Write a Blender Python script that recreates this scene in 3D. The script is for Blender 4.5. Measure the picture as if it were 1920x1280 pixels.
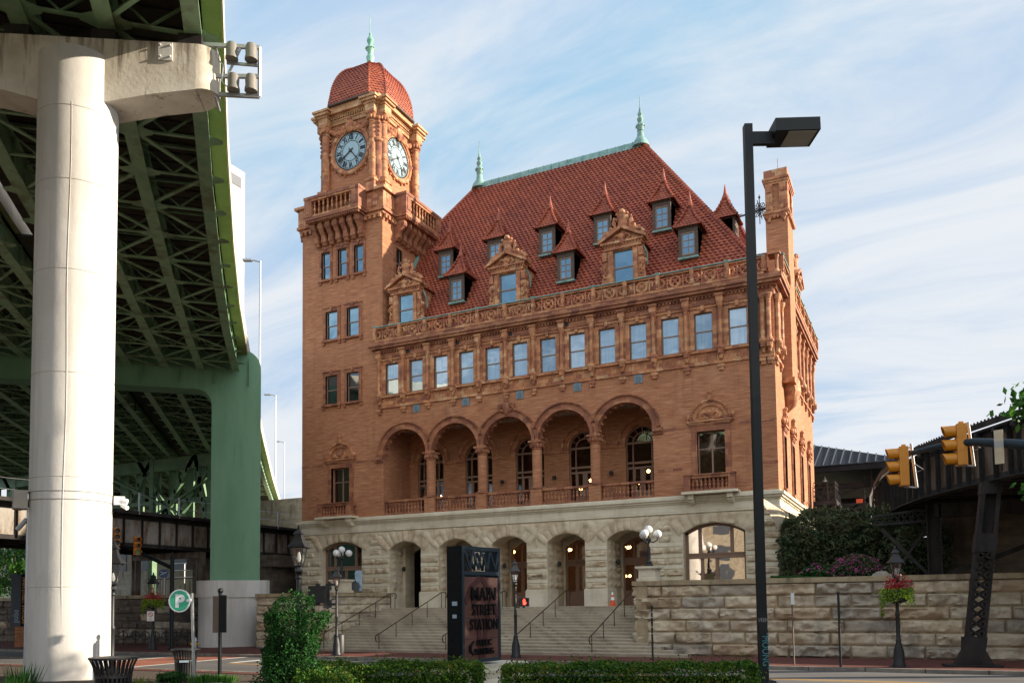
import bpy, math, random
from mathutils import Vector, Matrix, noise as mnoise
from mathutils.geometry import tessellate_polygon
R = math.radians
rnd = random.Random(7)
for o in list(bpy.data.objects): bpy.data.objects.remove(o)
scene = bpy.context.scene
COL = scene.collection

# ---------------------------------------------------------------- camera
FPX = 1568.0; PPX = 960.0; PPY = 1036.0
yaw, pit, rol = R(26.1), R(3.4), R(0.68)
F0 = Vector((-math.sin(yaw), math.cos(yaw), 0)); R0 = Vector((math.cos(yaw), math.sin(yaw), 0)); U0 = Vector((0, 0, 1))
CF = F0*math.cos(pit) + U0*math.sin(pit); CU = U0*math.cos(pit) - F0*math.sin(pit)
CR = R0*math.cos(rol) - CU*math.sin(rol); CV = CU*math.cos(rol) + R0*math.sin(rol)
EYE = Vector((0, 0, 2.7))
cam = bpy.data.cameras.new('camera'); camo = bpy.data.objects.new('camera', cam); COL.objects.link(camo)
cam.sensor_width = 36; cam.lens = FPX/1920*36
cam.shift_x = 0; cam.shift_y = (PPY-640)/1920
cam.clip_start = 0.1; cam.clip_end = 3000
mw = Matrix((CR, CV, -CF)).transposed().to_4x4(); mw.translation = EYE
camo.matrix_world = mw
scene.camera = camo

# ---------------------------------------------------------------- light
SUN_AZ = R(66); SUN_EL = R(20)      # azimuth from +Y towards +X
SD = Vector((math.sin(SUN_AZ)*math.cos(SUN_EL), math.cos(SUN_AZ)*math.cos(SUN_EL), math.sin(SUN_EL)))
sl = bpy.data.lights.new('sun', 'SUN'); sl.energy = 4.1; sl.angle = R(0.5); sl.color = (1.0, 0.86, 0.68)
so = bpy.data.objects.new('sun', sl); COL.objects.link(so)
so.rotation_euler = SD.to_track_quat('Z', 'Y').to_euler(); so.location = (60, 40, 60)

world = bpy.data.worlds.new('World'); scene.world = world; world.use_nodes = True
wt = world.node_tree; wt.nodes.clear()
def wn(t, **k):
    n = wt.nodes.new(t)
    for a, b in k.items(): setattr(n, a, b)
    return n
wo = wn('ShaderNodeOutputWorld'); bg = wn('ShaderNodeBackground'); bg.inputs['Strength'].default_value = 0.15
sky = wn('ShaderNodeTexSky', sky_type='NISHITA', sun_disc=False, sun_elevation=SUN_EL, sun_rotation=SUN_AZ, air_density=1.0, dust_density=0.3, ozone_density=1.6)
tc = wn('ShaderNodeTexCoord')
sep = wn('ShaderNodeSeparateXYZ'); wt.links.new(tc.outputs['Generated'], sep.inputs[0])
def wmath(op, a, b=None, c=None):
    n = wn('ShaderNodeMath', operation=op)
    for i, v in enumerate((a, b, c)):
        if v is None: continue
        if isinstance(v, (int, float)): n.inputs[i].default_value = v
        else: wt.links.new(v, n.inputs[i])
    return n.outputs[0]
# clouds live on a flat layer high above: direction / height
zz = wmath('ADD', wmath('MAXIMUM', sep.outputs[2], 0.0), 0.22)
comb = wn('ShaderNodeCombineXYZ')
wt.links.new(wmath('DIVIDE', sep.outputs[0], zz), comb.inputs[0]); wt.links.new(wmath('DIVIDE', sep.outputs[1], zz), comb.inputs[1])
mp = wn('ShaderNodeMapping'); mp.inputs['Rotation'].default_value = (0, 0, R(35)); mp.inputs['Scale'].default_value = (0.8, 1.5, 1)
wt.links.new(comb.outputs[0], mp.inputs[0])
n1 = wn('ShaderNodeTexNoise'); n1.inputs['Scale'].default_value = 1.5; n1.inputs['Detail'].default_value = 10; n1.inputs['Roughness'].default_value = 0.6; n1.inputs['Distortion'].default_value = 1.1
wt.links.new(mp.outputs[0], n1.inputs['Vector'])
n2 = wn('ShaderNodeTexNoise'); n2.inputs['Scale'].default_value = 0.45; n2.inputs['Detail'].default_value = 3
wt.links.new(comb.outputs[0], n2.inputs['Vector'])
# more cloud low down and to the right of the view, clearer towards the upper left
low = wmath('MULTIPLY', wmath('SUBTRACT', 0.62, sep.outputs[2]), 0.10)
sc_ = wmath('ADD', wmath('ADD', n1.outputs[0], wmath('MULTIPLY', wmath('SUBTRACT', n2.outputs[0], 0.5), 0.6)), wmath('ADD', low, wmath('MULTIPLY', wmath('ADD', sep.outputs[0], sep.outputs[1]), 0.09)))
ramp = wn('ShaderNodeMapRange'); ramp.inputs['From Min'].default_value = 0.34; ramp.inputs['From Max'].default_value = 0.72; ramp.interpolation_type = 'SMOOTHSTEP'
wt.links.new(sc_, ramp.inputs[0])
fac = wmath('MULTIPLY', ramp.outputs[0], 0.9)
mixc = wn('ShaderNodeMixRGB'); wt.links.new(fac, mixc.inputs[0])
gain = wn('ShaderNodeMixRGB', blend_type='ADD'); gain.inputs[0].default_value = 1; gain.inputs[2].default_value = (0.75, 0.85, 0.95, 1)
wt.links.new(sky.outputs[0], gain.inputs[1])
dim = wn('ShaderNodeMixRGB', blend_type='MULTIPLY'); dim.inputs[0].default_value = 1; dim.inputs[2].default_value = (0.62, 0.70, 0.80, 1); wt.links.new(gain.outputs[0], dim.inputs[1])
lim0 = wn('ShaderNodeMixRGB', blend_type='DARKEN'); lim0.inputs[0].default_value = 1; lim0.inputs[2].default_value = (1.22, 1.66, 2.22, 1); wt.links.new(dim.outputs[0], lim0.inputs[1])
wt.links.new(lim0.outputs[0], mixc.inputs[1]); 
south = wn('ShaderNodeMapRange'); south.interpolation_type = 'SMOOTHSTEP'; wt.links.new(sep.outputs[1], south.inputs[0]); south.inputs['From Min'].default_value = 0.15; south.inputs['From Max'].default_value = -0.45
cc = wn('ShaderNodeMixRGB'); wt.links.new(south.outputs[0], cc.inputs[0]); cc.inputs[1].default_value = (2.28, 2.34, 2.42, 1); cc.inputs[2].default_value = (5.9, 5.9, 5.9, 1)  # clouds behind the viewpoint made brighter to fill the shaded facade
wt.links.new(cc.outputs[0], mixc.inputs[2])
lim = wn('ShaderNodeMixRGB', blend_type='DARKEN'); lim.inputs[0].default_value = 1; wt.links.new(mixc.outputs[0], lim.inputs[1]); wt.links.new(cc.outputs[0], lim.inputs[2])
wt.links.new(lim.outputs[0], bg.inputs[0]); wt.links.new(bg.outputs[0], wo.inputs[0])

scene.view_settings.view_transform = 'Standard'; scene.view_settings.look = 'None'
scene.view_settings.exposure = 1.35; scene.view_settings.gamma = 1
scene.render.engine = 'CYCLES'

# ---------------------------------------------------------------- materials
MATS = {}
def _new(name):
    m = bpy.data.materials.new(name); m.use_nodes = True; nt = m.node_tree; nt.nodes.clear()
    out = nt.nodes.new('ShaderNodeOutputMaterial'); MATS[name] = m
    return m, nt, out
def L(nt, a, b): nt.links.new(a, b)
def coords(nt, mode):
    """mode 'P': world position; 'F': facade coordinates (x+y, z) in metres; 'O': object"""
    if mode == 'O':
        return nt.nodes.new('ShaderNodeTexCoord').outputs['Object']
    g = nt.nodes.new('ShaderNodeNewGeometry').outputs['Position']
    if mode == 'P': return g
    s = nt.nodes.new('ShaderNodeSeparateXYZ'); L(nt, g, s.inputs[0])
    a = nt.nodes.new('ShaderNodeMath'); a.operation = 'ADD'; L(nt, s.outputs[0], a.inputs[0]); L(nt, s.outputs[1], a.inputs[1])
    c = nt.nodes.new('ShaderNodeCombineXYZ'); L(nt, a.outputs[0], c.inputs[0]); L(nt, s.outputs[2], c.inputs[1])
    return c.outputs[0]
def mapping(nt, v, scale, loc=(0, 0, 0)):
    m = nt.nodes.new('ShaderNodeMapping'); m.inputs['Scale'].default_value = scale; m.inputs['Location'].default_value = loc
    L(nt, v, m.inputs[0]); return m.outputs[0]
def noise(nt, v, scale, detail=4, rough=0.55, dist=0):
    n = nt.nodes.new('ShaderNodeTexNoise'); n.inputs['Scale'].default_value = scale; n.inputs['Detail'].default_value = detail
    n.inputs['Roughness'].default_value = rough; n.inputs['Distortion'].default_value = dist; L(nt, v, n.inputs['Vector']); return n.outputs[0]
def cramp(nt, v, stops):
    r = nt.nodes.new('ShaderNodeValToRGB'); L(nt, v, r.inputs[0]); e = r.color_ramp.elements
    while len(e) < len(stops): e.new(0.5)
    for i, (p, c) in enumerate(stops):
        e[i].position = p; e[i].color = (c[0], c[1], c[2], 1) if not isinstance(c, (int, float)) else (c, c, c, 1)
    return r.outputs[0]
def mix(nt, f, a, b, mode='MIX'):
    m = nt.nodes.new('ShaderNodeMixRGB'); m.blend_type = mode
    for i, v in enumerate((f, a, b)):
        if isinstance(v, (int, float)): m.inputs[i].default_value = v
        elif isinstance(v, tuple): m.inputs[i].default_value = (v[0], v[1], v[2], 1)
        else: L(nt, v, m.inputs[i])
    return m.outputs[0]
def fin(nt, out, col, rough=0.8, metal=0, bump=None, bstr=0.3, bdist=0.02, spec=0.5):
    p = nt.nodes.new('ShaderNodeBsdfPrincipled')
    if isinstance(col, tuple): p.inputs['Base Color'].default_value = (*col, 1)
    else: L(nt, col, p.inputs['Base Color'])
    if isinstance(rough, (int, float)): p.inputs['Roughness'].default_value = rough
    else: L(nt, rough, p.inputs['Roughness'])
    p.inputs['Metallic'].default_value = metal; p.inputs['Specular IOR Level'].default_value = spec
    if bump is not None:
        b = nt.nodes.new('ShaderNodeBump'); b.inputs['Strength'].default_value = bstr; b.inputs['Distance'].default_value = bdist
        L(nt, bump, b.inputs['Height']); L(nt, b.outputs[0], p.inputs['Normal'])
    L(nt, p.outputs[0], out.inputs[0]); return p
def vary(name, c1, c2, scale=3, rough=0.7, metal=0, mode='P', stretch=(1, 1, 1), bump=0.2, bscale=None, bdist=0.01, spec=0.5, c3=None, lo=0.35, hi=0.65, detail=5):
    """two or three tone mottled surface with a little relief"""
    m, nt, out = _new(name); v = coords(nt, mode); v2 = mapping(nt, v, stretch)
    n = noise(nt, v2, scale, detail); stops = [(lo, c1), (hi, c2)]
    if c3: stops = [(lo, c1), ((lo+hi)/2, c2), (hi, c3)]
    c = cramp(nt, n, stops)
    fin(nt, out, c, rough, metal, noise(nt, v, bscale or scale*6, 3), bump, bdist, spec); return m
def flat(name, c, rough=0.5, metal=0, spec=0.5):
    m, nt, out = _new(name); fin(nt, out, c, rough, metal, spec=spec); return m
def island(name, cols, rough=0.55, spec=0.3, trans=0.0):
    """every leaf its own tone"""
    m, nt, out = _new(name); g = nt.nodes.new('ShaderNodeNewGeometry')
    st = [((i+0.5)/len(cols), c) for i, c in enumerate(cols)]
    n = noise(nt, g.outputs['Position'], 0.9, 3)
    a = nt.nodes.new('ShaderNodeMath'); a.operation = 'MULTIPLY_ADD'; L(nt, n, a.inputs[0]); a.inputs[1].default_value = 0.9; 
    b = nt.nodes.new('ShaderNodeMath'); b.operation = 'MULTIPLY'; L(nt, g.outputs['Random Per Island'], b.inputs[0]); b.inputs[1].default_value = 0.75
    s = nt.nodes.new('ShaderNodeMath'); s.operation = 'SUBTRACT'; L(nt, b.outputs[0], s.inputs[0]); s.inputs[1].default_value = 0.32
    L(nt, s.outputs[0], a.inputs[2])
    c = cramp(nt, a.outputs[0], st)
    p = fin(nt, out, c, rough, 0, spec=spec)
    if trans:
        t = nt.nodes.new('ShaderNodeBsdfTranslucent'); L(nt, c, t.inputs[0]); mx = nt.nodes.new('ShaderNodeMixShader'); mx.inputs[0].default_value = trans
        L(nt, p.outputs[0], mx.inputs[1]); L(nt, t.outputs[0], mx.inputs[2]); L(nt, mx.outputs[0], out.inputs[0])
    return m
def glass(name, dark=(0.012, 0.014, 0.016), refl=0.5, tint=(0.9, 0.95, 1.0), curtain=None):
    """window pane with a dark (or curtained) room behind it and strong sky reflection"""
    m, nt, out = _new(name); d = nt.nodes.new('ShaderNodeBsdfDiffuse'); g = nt.nodes.new('ShaderNodeBsdfGlossy')
    v = coords(nt, 'F')
    if curtain:
        w = noise(nt, mapping(nt, v, (7, 0.25, 1)), 1.0, 1)
        L(nt, cramp(nt, w, [(0.4, tuple(x*0.75 for x in curtain)), (0.6, curtain)]), d.inputs[0])
    else: d.inputs[0].default_value = (*dark, 1)
    g.inputs['Roughness'].default_value = 0.02; g.inputs[0].default_value = (*tint, 1)
    b = nt.nodes.new('ShaderNodeBump'); b.inputs['Strength'].default_value = 0.5; b.inputs['Distance'].default_value = 0.012
    L(nt, noise(nt, v, 1.1, 1), b.inputs['Height']); L(nt, b.outputs[0], g.inputs['Normal'])
    mx = nt.nodes.new('ShaderNodeMixShader'); mx.inputs[0].default_value = refl
    L(nt, d.outputs[0], mx.inputs[1]); L(nt, g.outputs[0], mx.inputs[2]); L(nt, mx.outputs[0], out.inputs[0]); return m
def clear_glass(name, refl=0.12):
    m, nt, out = _new(name); d = nt.nodes.new('ShaderNodeBsdfTransparent'); g = nt.nodes.new('ShaderNodeBsdfGlossy')
    g.inputs['Roughness'].default_value = 0.02; d.inputs[0].default_value = (0.9, 0.92, 0.92, 1)
    mx = nt.nodes.new('ShaderNodeMixShader'); mx.inputs[0].default_value = refl
    L(nt, d.outputs[0], mx.inputs[1]); L(nt, g.outputs[0], mx.inputs[2]); L(nt, mx.outputs[0], out.inputs[0]); return m
def glow(name, c, s):
    m, nt, out = _new(name); e = nt.nodes.new('ShaderNodeEmission'); e.inputs[0].default_value = (*c, 1); e.inputs[1].default_value = s
    L(nt, e.outputs[0], out.inputs[0]); return m

def mat_brick():
    m, nt, out = _new('brick'); v = coords(nt, 'F')
    st = noise(nt, mapping(nt, v, (1.1, 13, 1)), 1.0, 4, 0.6)
    big = noise(nt, mapping(nt, v, (1, 1.3, 1)), 0.22, 4)
    c = cramp(nt, st, [(0.28, (0.28, 0.113, 0.060)), (0.44, (0.41, 0.18, 0.095)), (0.58, (0.49, 0.235, 0.127)), (0.74, (0.60, 0.335, 0.20))])
    c = mix(nt, cramp(nt, big, [(0.35, 0.0), (0.7, 0.4)]), c, (0.29, 0.11, 0.05))
    b = nt.nodes.new('ShaderNodeTexBrick'); b.offset = 0.5; b.inputs['Scale'].default_value = 1; b.inputs['Brick Width'].default_value = 0.36; b.inputs['Row Height'].default_value = 0.075
    b.inputs['Mortar Size'].default_value = 0.008; b.inputs['Mortar Smooth'].default_value = 0.4
    b.inputs['Color1'].default_value = (0.8, 0.8, 0.8, 1); b.inputs['Color2'].default_value = (1.12, 1.1, 1.05, 1); b.inputs['Mortar'].default_value = (0.72, 0.7, 0.68, 1)
    L(nt, v, b.inputs['Vector'])
    c = mix(nt, 0.8, c, b.outputs[0], 'MULTIPLY')
    ds = noise(nt, mapping(nt, v, (2.2, 0.16, 1)), 1.0, 5, 0.6)
    c = mix(nt, cramp(nt, ds, [(0.55, 0.0), (0.74, 0.4)]), c, (0.16, 0.075, 0.045))
    pt = noise(nt, v, 0.5, 5, 0.65, 0.5)
    c = mix(nt, cramp(nt, pt, [(0.6, 0.0), (0.72, 0.3)]), c, (0.52, 0.30, 0.18))
    fin(nt, out, c, 0.85, 0, st, 0.35, 0.02, 0.25)
mat_brick()
def mat_terra(name, cols, bw=0.5, rh=0.33):
    m, nt, out = _new(name); v = coords(nt, 'F')
    b = nt.nodes.new('ShaderNodeTexBrick'); b.offset = 0.5; b.inputs['Scale'].default_value = 1; b.inputs['Brick Width'].default_value = bw; b.inputs['Row Height'].default_value = rh
    b.inputs['Mortar Size'].default_value = 0.006; b.inputs['Color1'].default_value = (0, 0, 0, 1); b.inputs['Color2'].default_value = (1, 1, 1, 1); b.inputs['Mortar'].default_value = (0.1, 0.1, 0.1, 1)
    L(nt, v, b.inputs['Vector'])
    c = cramp(nt, b.outputs[0], cols)
    n = noise(nt, v, 1.2, 5); c = mix(nt, cramp(nt, n, [(0.35, 0.4), (0.58, 0.0)]), c, (0.18, 0.08, 0.042))
    st = noise(nt, mapping(nt, v, (9, 1.2, 1)), 1, 4)
    c = mix(nt, cramp(nt, st, [(0.52, 0.0), (0.75, 0.5)]), c, (0.07, 0.035, 0.02))
    fin(nt, out, c, 0.7, 0, noise(nt, v, 9, 3), 0.25, 0.015, 0.35)
mat_terra('terracotta', [(0.0, (0.29, 0.105, 0.060)), (0.3, (0.42, 0.17, 0.080)), (0.6, (0.51, 0.225, 0.10)), (0.85, (0.56, 0.275, 0.13)), (1.0, (0.60, 0.36, 0.20))], 0.36, 0.24)
mat_terra('terracotta_dark', [(0.0, (0.21, 0.075, 0.045)), (0.5, (0.33, 0.125, 0.066)), (1.0, (0.44, 0.20, 0.10))])
mat_terra('terracotta_pale', [(0.0, (0.44, 0.22, 0.10)), (0.5, (0.56, 0.31, 0.15)), (1.0, (0.66, 0.42, 0.23))])
def mat_tile():
    m, nt, out = _new('roof_tile'); g = nt.nodes.new('ShaderNodeNewGeometry')
    n = noise(nt, g.outputs['Position'], 0.35, 4); n2 = noise(nt, g.outputs['Position'], 7, 2)
    c = cramp(nt, n2, [(0.35, (0.235, 0.055, 0.032)), (0.5, (0.31, 0.077, 0.042)), (0.66, (0.39, 0.112, 0.056))])
    c = mix(nt, cramp(nt, n, [(0.4, 0.0), (0.65, 0.5)]), c, (0.38, 0.10, 0.044))
    vo = nt.nodes.new('ShaderNodeTexVoronoi'); vo.inputs['Scale'].default_value = 3.6; L(nt, g.outputs['Position'], vo.inputs['Vector'])
    sx = nt.nodes.new('ShaderNodeSeparateXYZ'); L(nt, vo.outputs['Color'], sx.inputs[0])
    c = mix(nt, 1.0, c, cramp(nt, sx.outputs[0], [(0.0, (0.80, 0.80, 0.82)), (0.5, (1.0, 1.0, 1.0)), (0.93, (1.1, 1.12, 1.1)), (1.0, (1.25, 1.4, 1.3))]), 'MULTIPLY')
    st = noise(nt, mapping(nt, coords(nt, 'F'), (1.4, 0.25, 1)), 1.0, 5)
    c = mix(nt, cramp(nt, st, [(0.55, 0.0), (0.78, 0.4)]), c, (0.12, 0.04, 0.028))
    fin(nt, out, c, 0.55, 0, n2, 0.2, 0.01, 0.4)
mat_tile()
def mat_stone(name, cols, stain=0.6, row=None, tone=(0.07, 0.065, 0.06)):
    m, nt, out = _new(name); v = coords(nt, 'F'); P = coords(nt, 'P')
    n = noise(nt, mapping(nt, v, (0.8, 2.0, 1)), 0.8, 6, 0.6)
    c = cramp(nt, n, cols)
    s = noise(nt, mapping(nt, v, (1.6, 0.45, 1)), 1.0, 6, 0.65)
    c = mix(nt, cramp(nt, s, [(0.5, 0.0), (0.68, stain)]), c, tone)
    fin(nt, out, c, 0.9, 0, noise(nt, P, 7, 6, 0.65), 0.7, 0.03, 0.2)
mat_stone('sandstone', [(0.3, (0.47, 0.395, 0.28)), (0.5, (0.58, 0.50, 0.365)), (0.7, (0.66, 0.585, 0.44))], 0.30, tone=(0.22, 0.17, 0.11))
mat_stone('sandstone_rough', [(0.3, (0.48, 0.365, 0.24)), (0.5, (0.59, 0.49, 0.35)), (0.7, (0.67, 0.585, 0.44))], 0.5, tone=(0.2, 0.13, 0.08))
mat_stone('sandstone_smooth', [(0.3, (0.57, 0.50, 0.37)), (0.5, (0.66, 0.595, 0.46)), (0.7, (0.72, 0.66, 0.53))], 0.3, tone=(0.30, 0.27, 0.15))
mat_stone('wall_tan', [(0.3, (0.37, 0.28, 0.175)), (0.5, (0.53, 0.45, 0.335)), (0.7, (0.64, 0.565, 0.44))], 0.6, tone=(0.13, 0.11, 0.09))
mat_stone('wall_rust', [(0.3, (0.36, 0.26, 0.17)), (0.5, (0.48, 0.37, 0.25)), (0.7, (0.58, 0.48, 0.35))], 0.55, tone=(0.14, 0.10, 0.07))
mat_stone('wall_grey', [(0.3, (0.29, 0.26, 0.215)), (0.5, (0.40, 0.35, 0.28)), (0.7, (0.52, 0.455, 0.35))], 0.7, tone=(0.12, 0.11, 0.10))
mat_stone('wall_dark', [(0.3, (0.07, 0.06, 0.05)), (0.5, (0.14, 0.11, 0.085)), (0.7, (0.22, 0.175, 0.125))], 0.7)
mat_stone('coping', [(0.3, (0.27, 0.20, 0.12)), (0.5, (0.38, 0.30, 0.19)), (0.7, (0.44, 0.37, 0.24))], 0.7, tone=(0.06, 0.055, 0.04))
mat_stone('step_stone', [(0.3, (0.33, 0.28, 0.21)), (0.5, (0.44, 0.38, 0.29)), (0.7, (0.53, 0.465, 0.36))], 0.45, tone=(0.15, 0.12, 0.09))
def mat_whiteconc():
    m, nt, out = _new('white_concrete'); P = coords(nt, 'P')
    c = cramp(nt, noise(nt, mapping(nt, P, (1, 1, 0.45)), 0.7, 6), [(0.35, (0.52, 0.505, 0.475)), (0.6, (0.64, 0.63, 0.605))])
    s = noise(nt, mapping(nt, P, (4.5, 4.5, 0.22)), 1.0, 5, 0.65); c = mix(nt, cramp(nt, s, [(0.48, 0.0), (0.72, 0.5)]), c, (0.42, 0.38, 0.32))
    pa = noise(nt, mapping(nt, P, (1.3, 1.3, 0.5)), 1.0, 3, 0.5, 0.6); c = mix(nt, cramp(nt, pa, [(0.60, 0.0), (0.615, 0.35)]), c, (0.50, 0.50, 0.49))
    ru = noise(nt, mapping(nt, P, (5, 5, 0.8)), 1.0, 3); c = mix(nt, cramp(nt, ru, [(0.755, 0.0), (0.80, 0.6)]), c, (0.38, 0.22, 0.10))
    fin(nt, out, c, 0.75, 0, noise(nt, P, 3, 6, 0.7), 0.35, 0.03, 0.25)
mat_whiteconc()
def mat_capconc():
    m, nt, out = _new('stained_concrete'); P = coords(nt, 'P')
    c = cramp(nt, noise(nt, P, 0.9, 5), [(0.35, (0.52, 0.47, 0.38)), (0.65, (0.72, 0.68, 0.60))])
    s = noise(nt, mapping(nt, P, (3.2, 3.2, 0.35)), 1.0, 6, 0.7)
    z = nt.nodes.new('ShaderNodeSeparateXYZ'); L(nt, P, z.inputs[0])
    mr = nt.nodes.new('ShaderNodeMapRange'); L(nt, z.outputs[2], mr.inputs[0]); mr.inputs['From Min'].default_value = 16.4; mr.inputs['From Max'].default_value = 17.7; mr.inputs['To Min'].default_value = 0; mr.inputs['To Max'].default_value = 0.17
    a = nt.nodes.new('ShaderNodeMath'); a.operation = 'ADD'; L(nt, s, a.inputs[0]); L(nt, mr.outputs[0], a.inputs[1])
    c = mix(nt, cramp(nt, a.outputs[0], [(0.57, 0.0), (0.72, 0.75)]), c, (0.10, 0.065, 0.035))
    fin(nt, out, c, 0.85, 0, noise(nt, P, 9, 5), 0.4, 0.02, 0.2)
mat_capconc()
def mat_greenpaint():
    m, nt, out = _new('green_paint'); P = coords(nt, 'P')
    c = cramp(nt, noise(nt, mapping(nt, P, (1, 1, 0.3)), 0.6, 6, 0.6), [(0.35, (0.115, 0.25, 0.145)), (0.65, (0.165, 0.325, 0.20))])
    s = noise(nt, mapping(nt, P, (3.5, 3.5, 0.25)), 1.0, 6, 0.7); c = mix(nt, cramp(nt, s, [(0.55, 0.0), (0.75, 0.4)]), c, (0.075, 0.13, 0.075))
    fin(nt, out, c, 0.5, 0, noise(nt, P, 1.2, 3), 0.15, 0.03, 0.35)
mat_greenpaint()
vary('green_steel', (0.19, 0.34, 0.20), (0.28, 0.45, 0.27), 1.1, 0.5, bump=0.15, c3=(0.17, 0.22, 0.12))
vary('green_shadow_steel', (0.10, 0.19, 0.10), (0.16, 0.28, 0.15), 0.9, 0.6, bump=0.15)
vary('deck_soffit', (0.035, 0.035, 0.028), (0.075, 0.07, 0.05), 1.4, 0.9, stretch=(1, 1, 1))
vary('parapet_concrete', (0.55, 0.50, 0.42), (0.70, 0.66, 0.58), 0.6, 0.85)
vary('green_soffit', (0.17, 0.20, 0.065), (0.25, 0.28, 0.10), 0.5, 0.8)
def mat_rustgirder(name, cols):
    m, nt, out = _new(name); P = coords(nt, 'P')
    n = noise(nt, mapping(nt, P, (1.5, 1.5, 0.5)), 1.3, 7, 0.7)
    fin(nt, out, cramp(nt, n, cols), 0.8, 0, noise(nt, P, 12, 4), 0.3, 0.01, 0.2)
mat_rustgirder('rust_steel', [(0.30, (0.07, 0.045, 0.03)), (0.42, (0.16, 0.115, 0.08)), (0.52, (0.25, 0.225, 0.195)), (0.72, (0.33, 0.31, 0.28))])
mat_rustgirder('dark_steel', [(0.35, (0.018, 0.016, 0.015)), (0.55, (0.035, 0.032, 0.032)), (0.72, (0.06, 0.045, 0.035))])
mat_rustgirder('weathered_panel', [(0.34, (0.045, 0.03, 0.022)), (0.48, (0.11, 0.07, 0.045)), (0.6, (0.17, 0.13, 0.10)), (0.75, (0.10, 0.04, 0.035))])
flat('black_paint', (0.005, 0.008, 0.010), 0.5, 0, 0.25)
flat('black_iron', (0.012, 0.013, 0.015), 0.5)
flat('bronze_rail', (0.055, 0.035, 0.022), 0.4, 0.5)
flat('galvanised', (0.42, 0.43, 0.44), 0.45, 0.7)
vary('copper', (0.13, 0.24, 0.22), (0.24, 0.40, 0.35), 1.5, 0.7, bump=0.1, stretch=(2, 2, 1))
vary('copper_bright', (0.16, 0.38, 0.27), (0.30, 0.55, 0.42), 1.5, 0.7, bump=0.1)
flat('blue_plaque', (0.16, 0.22, 0.26), 0.7)
flat('wood_frame', (0.24, 0.15, 0.10), 0.6)
flat('brown_frame', (0.23, 0.135, 0.09), 0.5)
flat('dark_frame', (0.10, 0.062, 0.04), 0.5)
flat('dormer_wood', (0.075, 0.05, 0.035), 0.7)
flat('dark_void', (0.006, 0.006, 0.007), 0.95, 0, 0.1)
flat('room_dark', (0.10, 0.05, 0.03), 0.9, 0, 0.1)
glass('glass_blue', refl=0.36, tint=(0.52, 0.82, 1.0))
glass('glass_curtain', refl=0.34, tint=(0.68, 0.88, 1.0), curtain=(0.26, 0.30, 0.33))
glass('glass_curtain_dim', refl=0.28, tint=(0.66, 0.86, 1.0), curtain=(0.16, 0.19, 0.21))
glass('glass_curtain_pale', refl=0.38, tint=(0.72, 0.90, 1.0), curtain=(0.36, 0.38, 0.39))
glass('glass_dark', refl=0.22, tint=(0.8, 0.9, 0.95))
glass('glass_brown', refl=0.12, dark=(0.03, 0.014, 0.007))
glass('glass_big', refl=0.55, dark=(0.05, 0.035, 0.02), tint=(0.95, 0.9, 0.85))
clear_glass('glass_clear', 0.05)
clear_glass('lantern_glass', 0.35)
glow('bulb', (1.0, 0.50, 0.15), 9); glow('red_hand', (1.0, 0.05, 0.03), 2.2); glow('warm_lamp', (1.0, 0.55, 0.2), 6)
flat('globe_white', (0.78, 0.78, 0.76), 0.35)
flat('lamp_housing', (0.20, 0.185, 0.16), 0.5); flat('lamp_lens', (0.5, 0.5, 0.46), 0.25)
vary('asphalt', (0.085, 0.082, 0.08), (0.13, 0.125, 0.12), 0.35, 0.9, bump=0.3, bscale=30, stretch=(0.3, 1.5, 1))
vary('ground_soil', (0.045, 0.03, 0.02), (0.085, 0.06, 0.04), 4, 0.95, bump=0.8, bscale=25, bdist=0.04)
vary('earth', (0.10, 0.09, 0.06), (0.16, 0.14, 0.09), 0.2, 0.95)
def mat_paver(name, c1, c2, c3):
    m, nt, out = _new(name); v = coords(nt, 'P')
    b = nt.nodes.new('ShaderNodeTexBrick'); b.offset = 0.5; b.inputs['Scale'].default_value = 1; b.inputs['Brick Width'].default_value = 0.22; b.inputs['Row Height'].default_value = 0.11
    b.inputs['Mortar Size'].default_value = 0.006; b.inputs['Color1'].default_value = (*c1, 1); b.inputs['Color2'].default_value = (*c2, 1); b.inputs['Mortar'].default_value = (*c3, 1); L(nt, v, b.inputs['Vector'])
    c = mix(nt, cramp(nt, noise(nt, v, 0.7, 4), [(0.4, 0.0), (0.7, 0.35)]), b.outputs[0], (0.06, 0.03, 0.025))
    fin(nt, out, c, 0.85, 0, b.outputs[1], -0.2, 0.01, 0.25)
mat_paver('paving_brick', (0.13, 0.04, 0.032), (0.19, 0.062, 0.045), (0.08, 0.045, 0.035))
mat_paver('crossing_brick', (0.30, 0.10, 0.065), (0.38, 0.15, 0.095), (0.25, 0.14, 0.10))
vary('kerb_stone', (0.16, 0.14, 0.12), (0.27, 0.24, 0.20), 2.5, 0.9)
flat('line_white', (0.62, 0.60, 0.56), 0.8); flat('line_yellow', (0.55, 0.30, 0.05), 0.8)
island('leaf_hedge', [(0.014, 0.05, 0.008), (0.035, 0.10, 0.014), (0.065, 0.16, 0.02), (0.12, 0.22, 0.026), (0.25, 0.19, 0.035)], trans=0.25, spec=0.12)
island('leaf_bush', [(0.010, 0.04, 0.010), (0.016, 0.065, 0.014), (0.026, 0.10, 0.02), (0.045, 0.15, 0.028)], trans=0.25, spec=0.15)
island('leaf_big', [(0.022, 0.042, 0.018), (0.04, 0.07, 0.028), (0.07, 0.105, 0.045), (0.11, 0.125, 0.06), (0.15, 0.125, 0.065)], trans=0.15)
island('leaf_bright', [(0.03, 0.11, 0.015), (0.06, 0.18, 0.025), (0.10, 0.26, 0.03)], trans=0.35)
island('leaf_lime', [(0.10, 0.22, 0.02), (0.22, 0.36, 0.03), (0.34, 0.46, 0.04)], trans=0.3)
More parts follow.
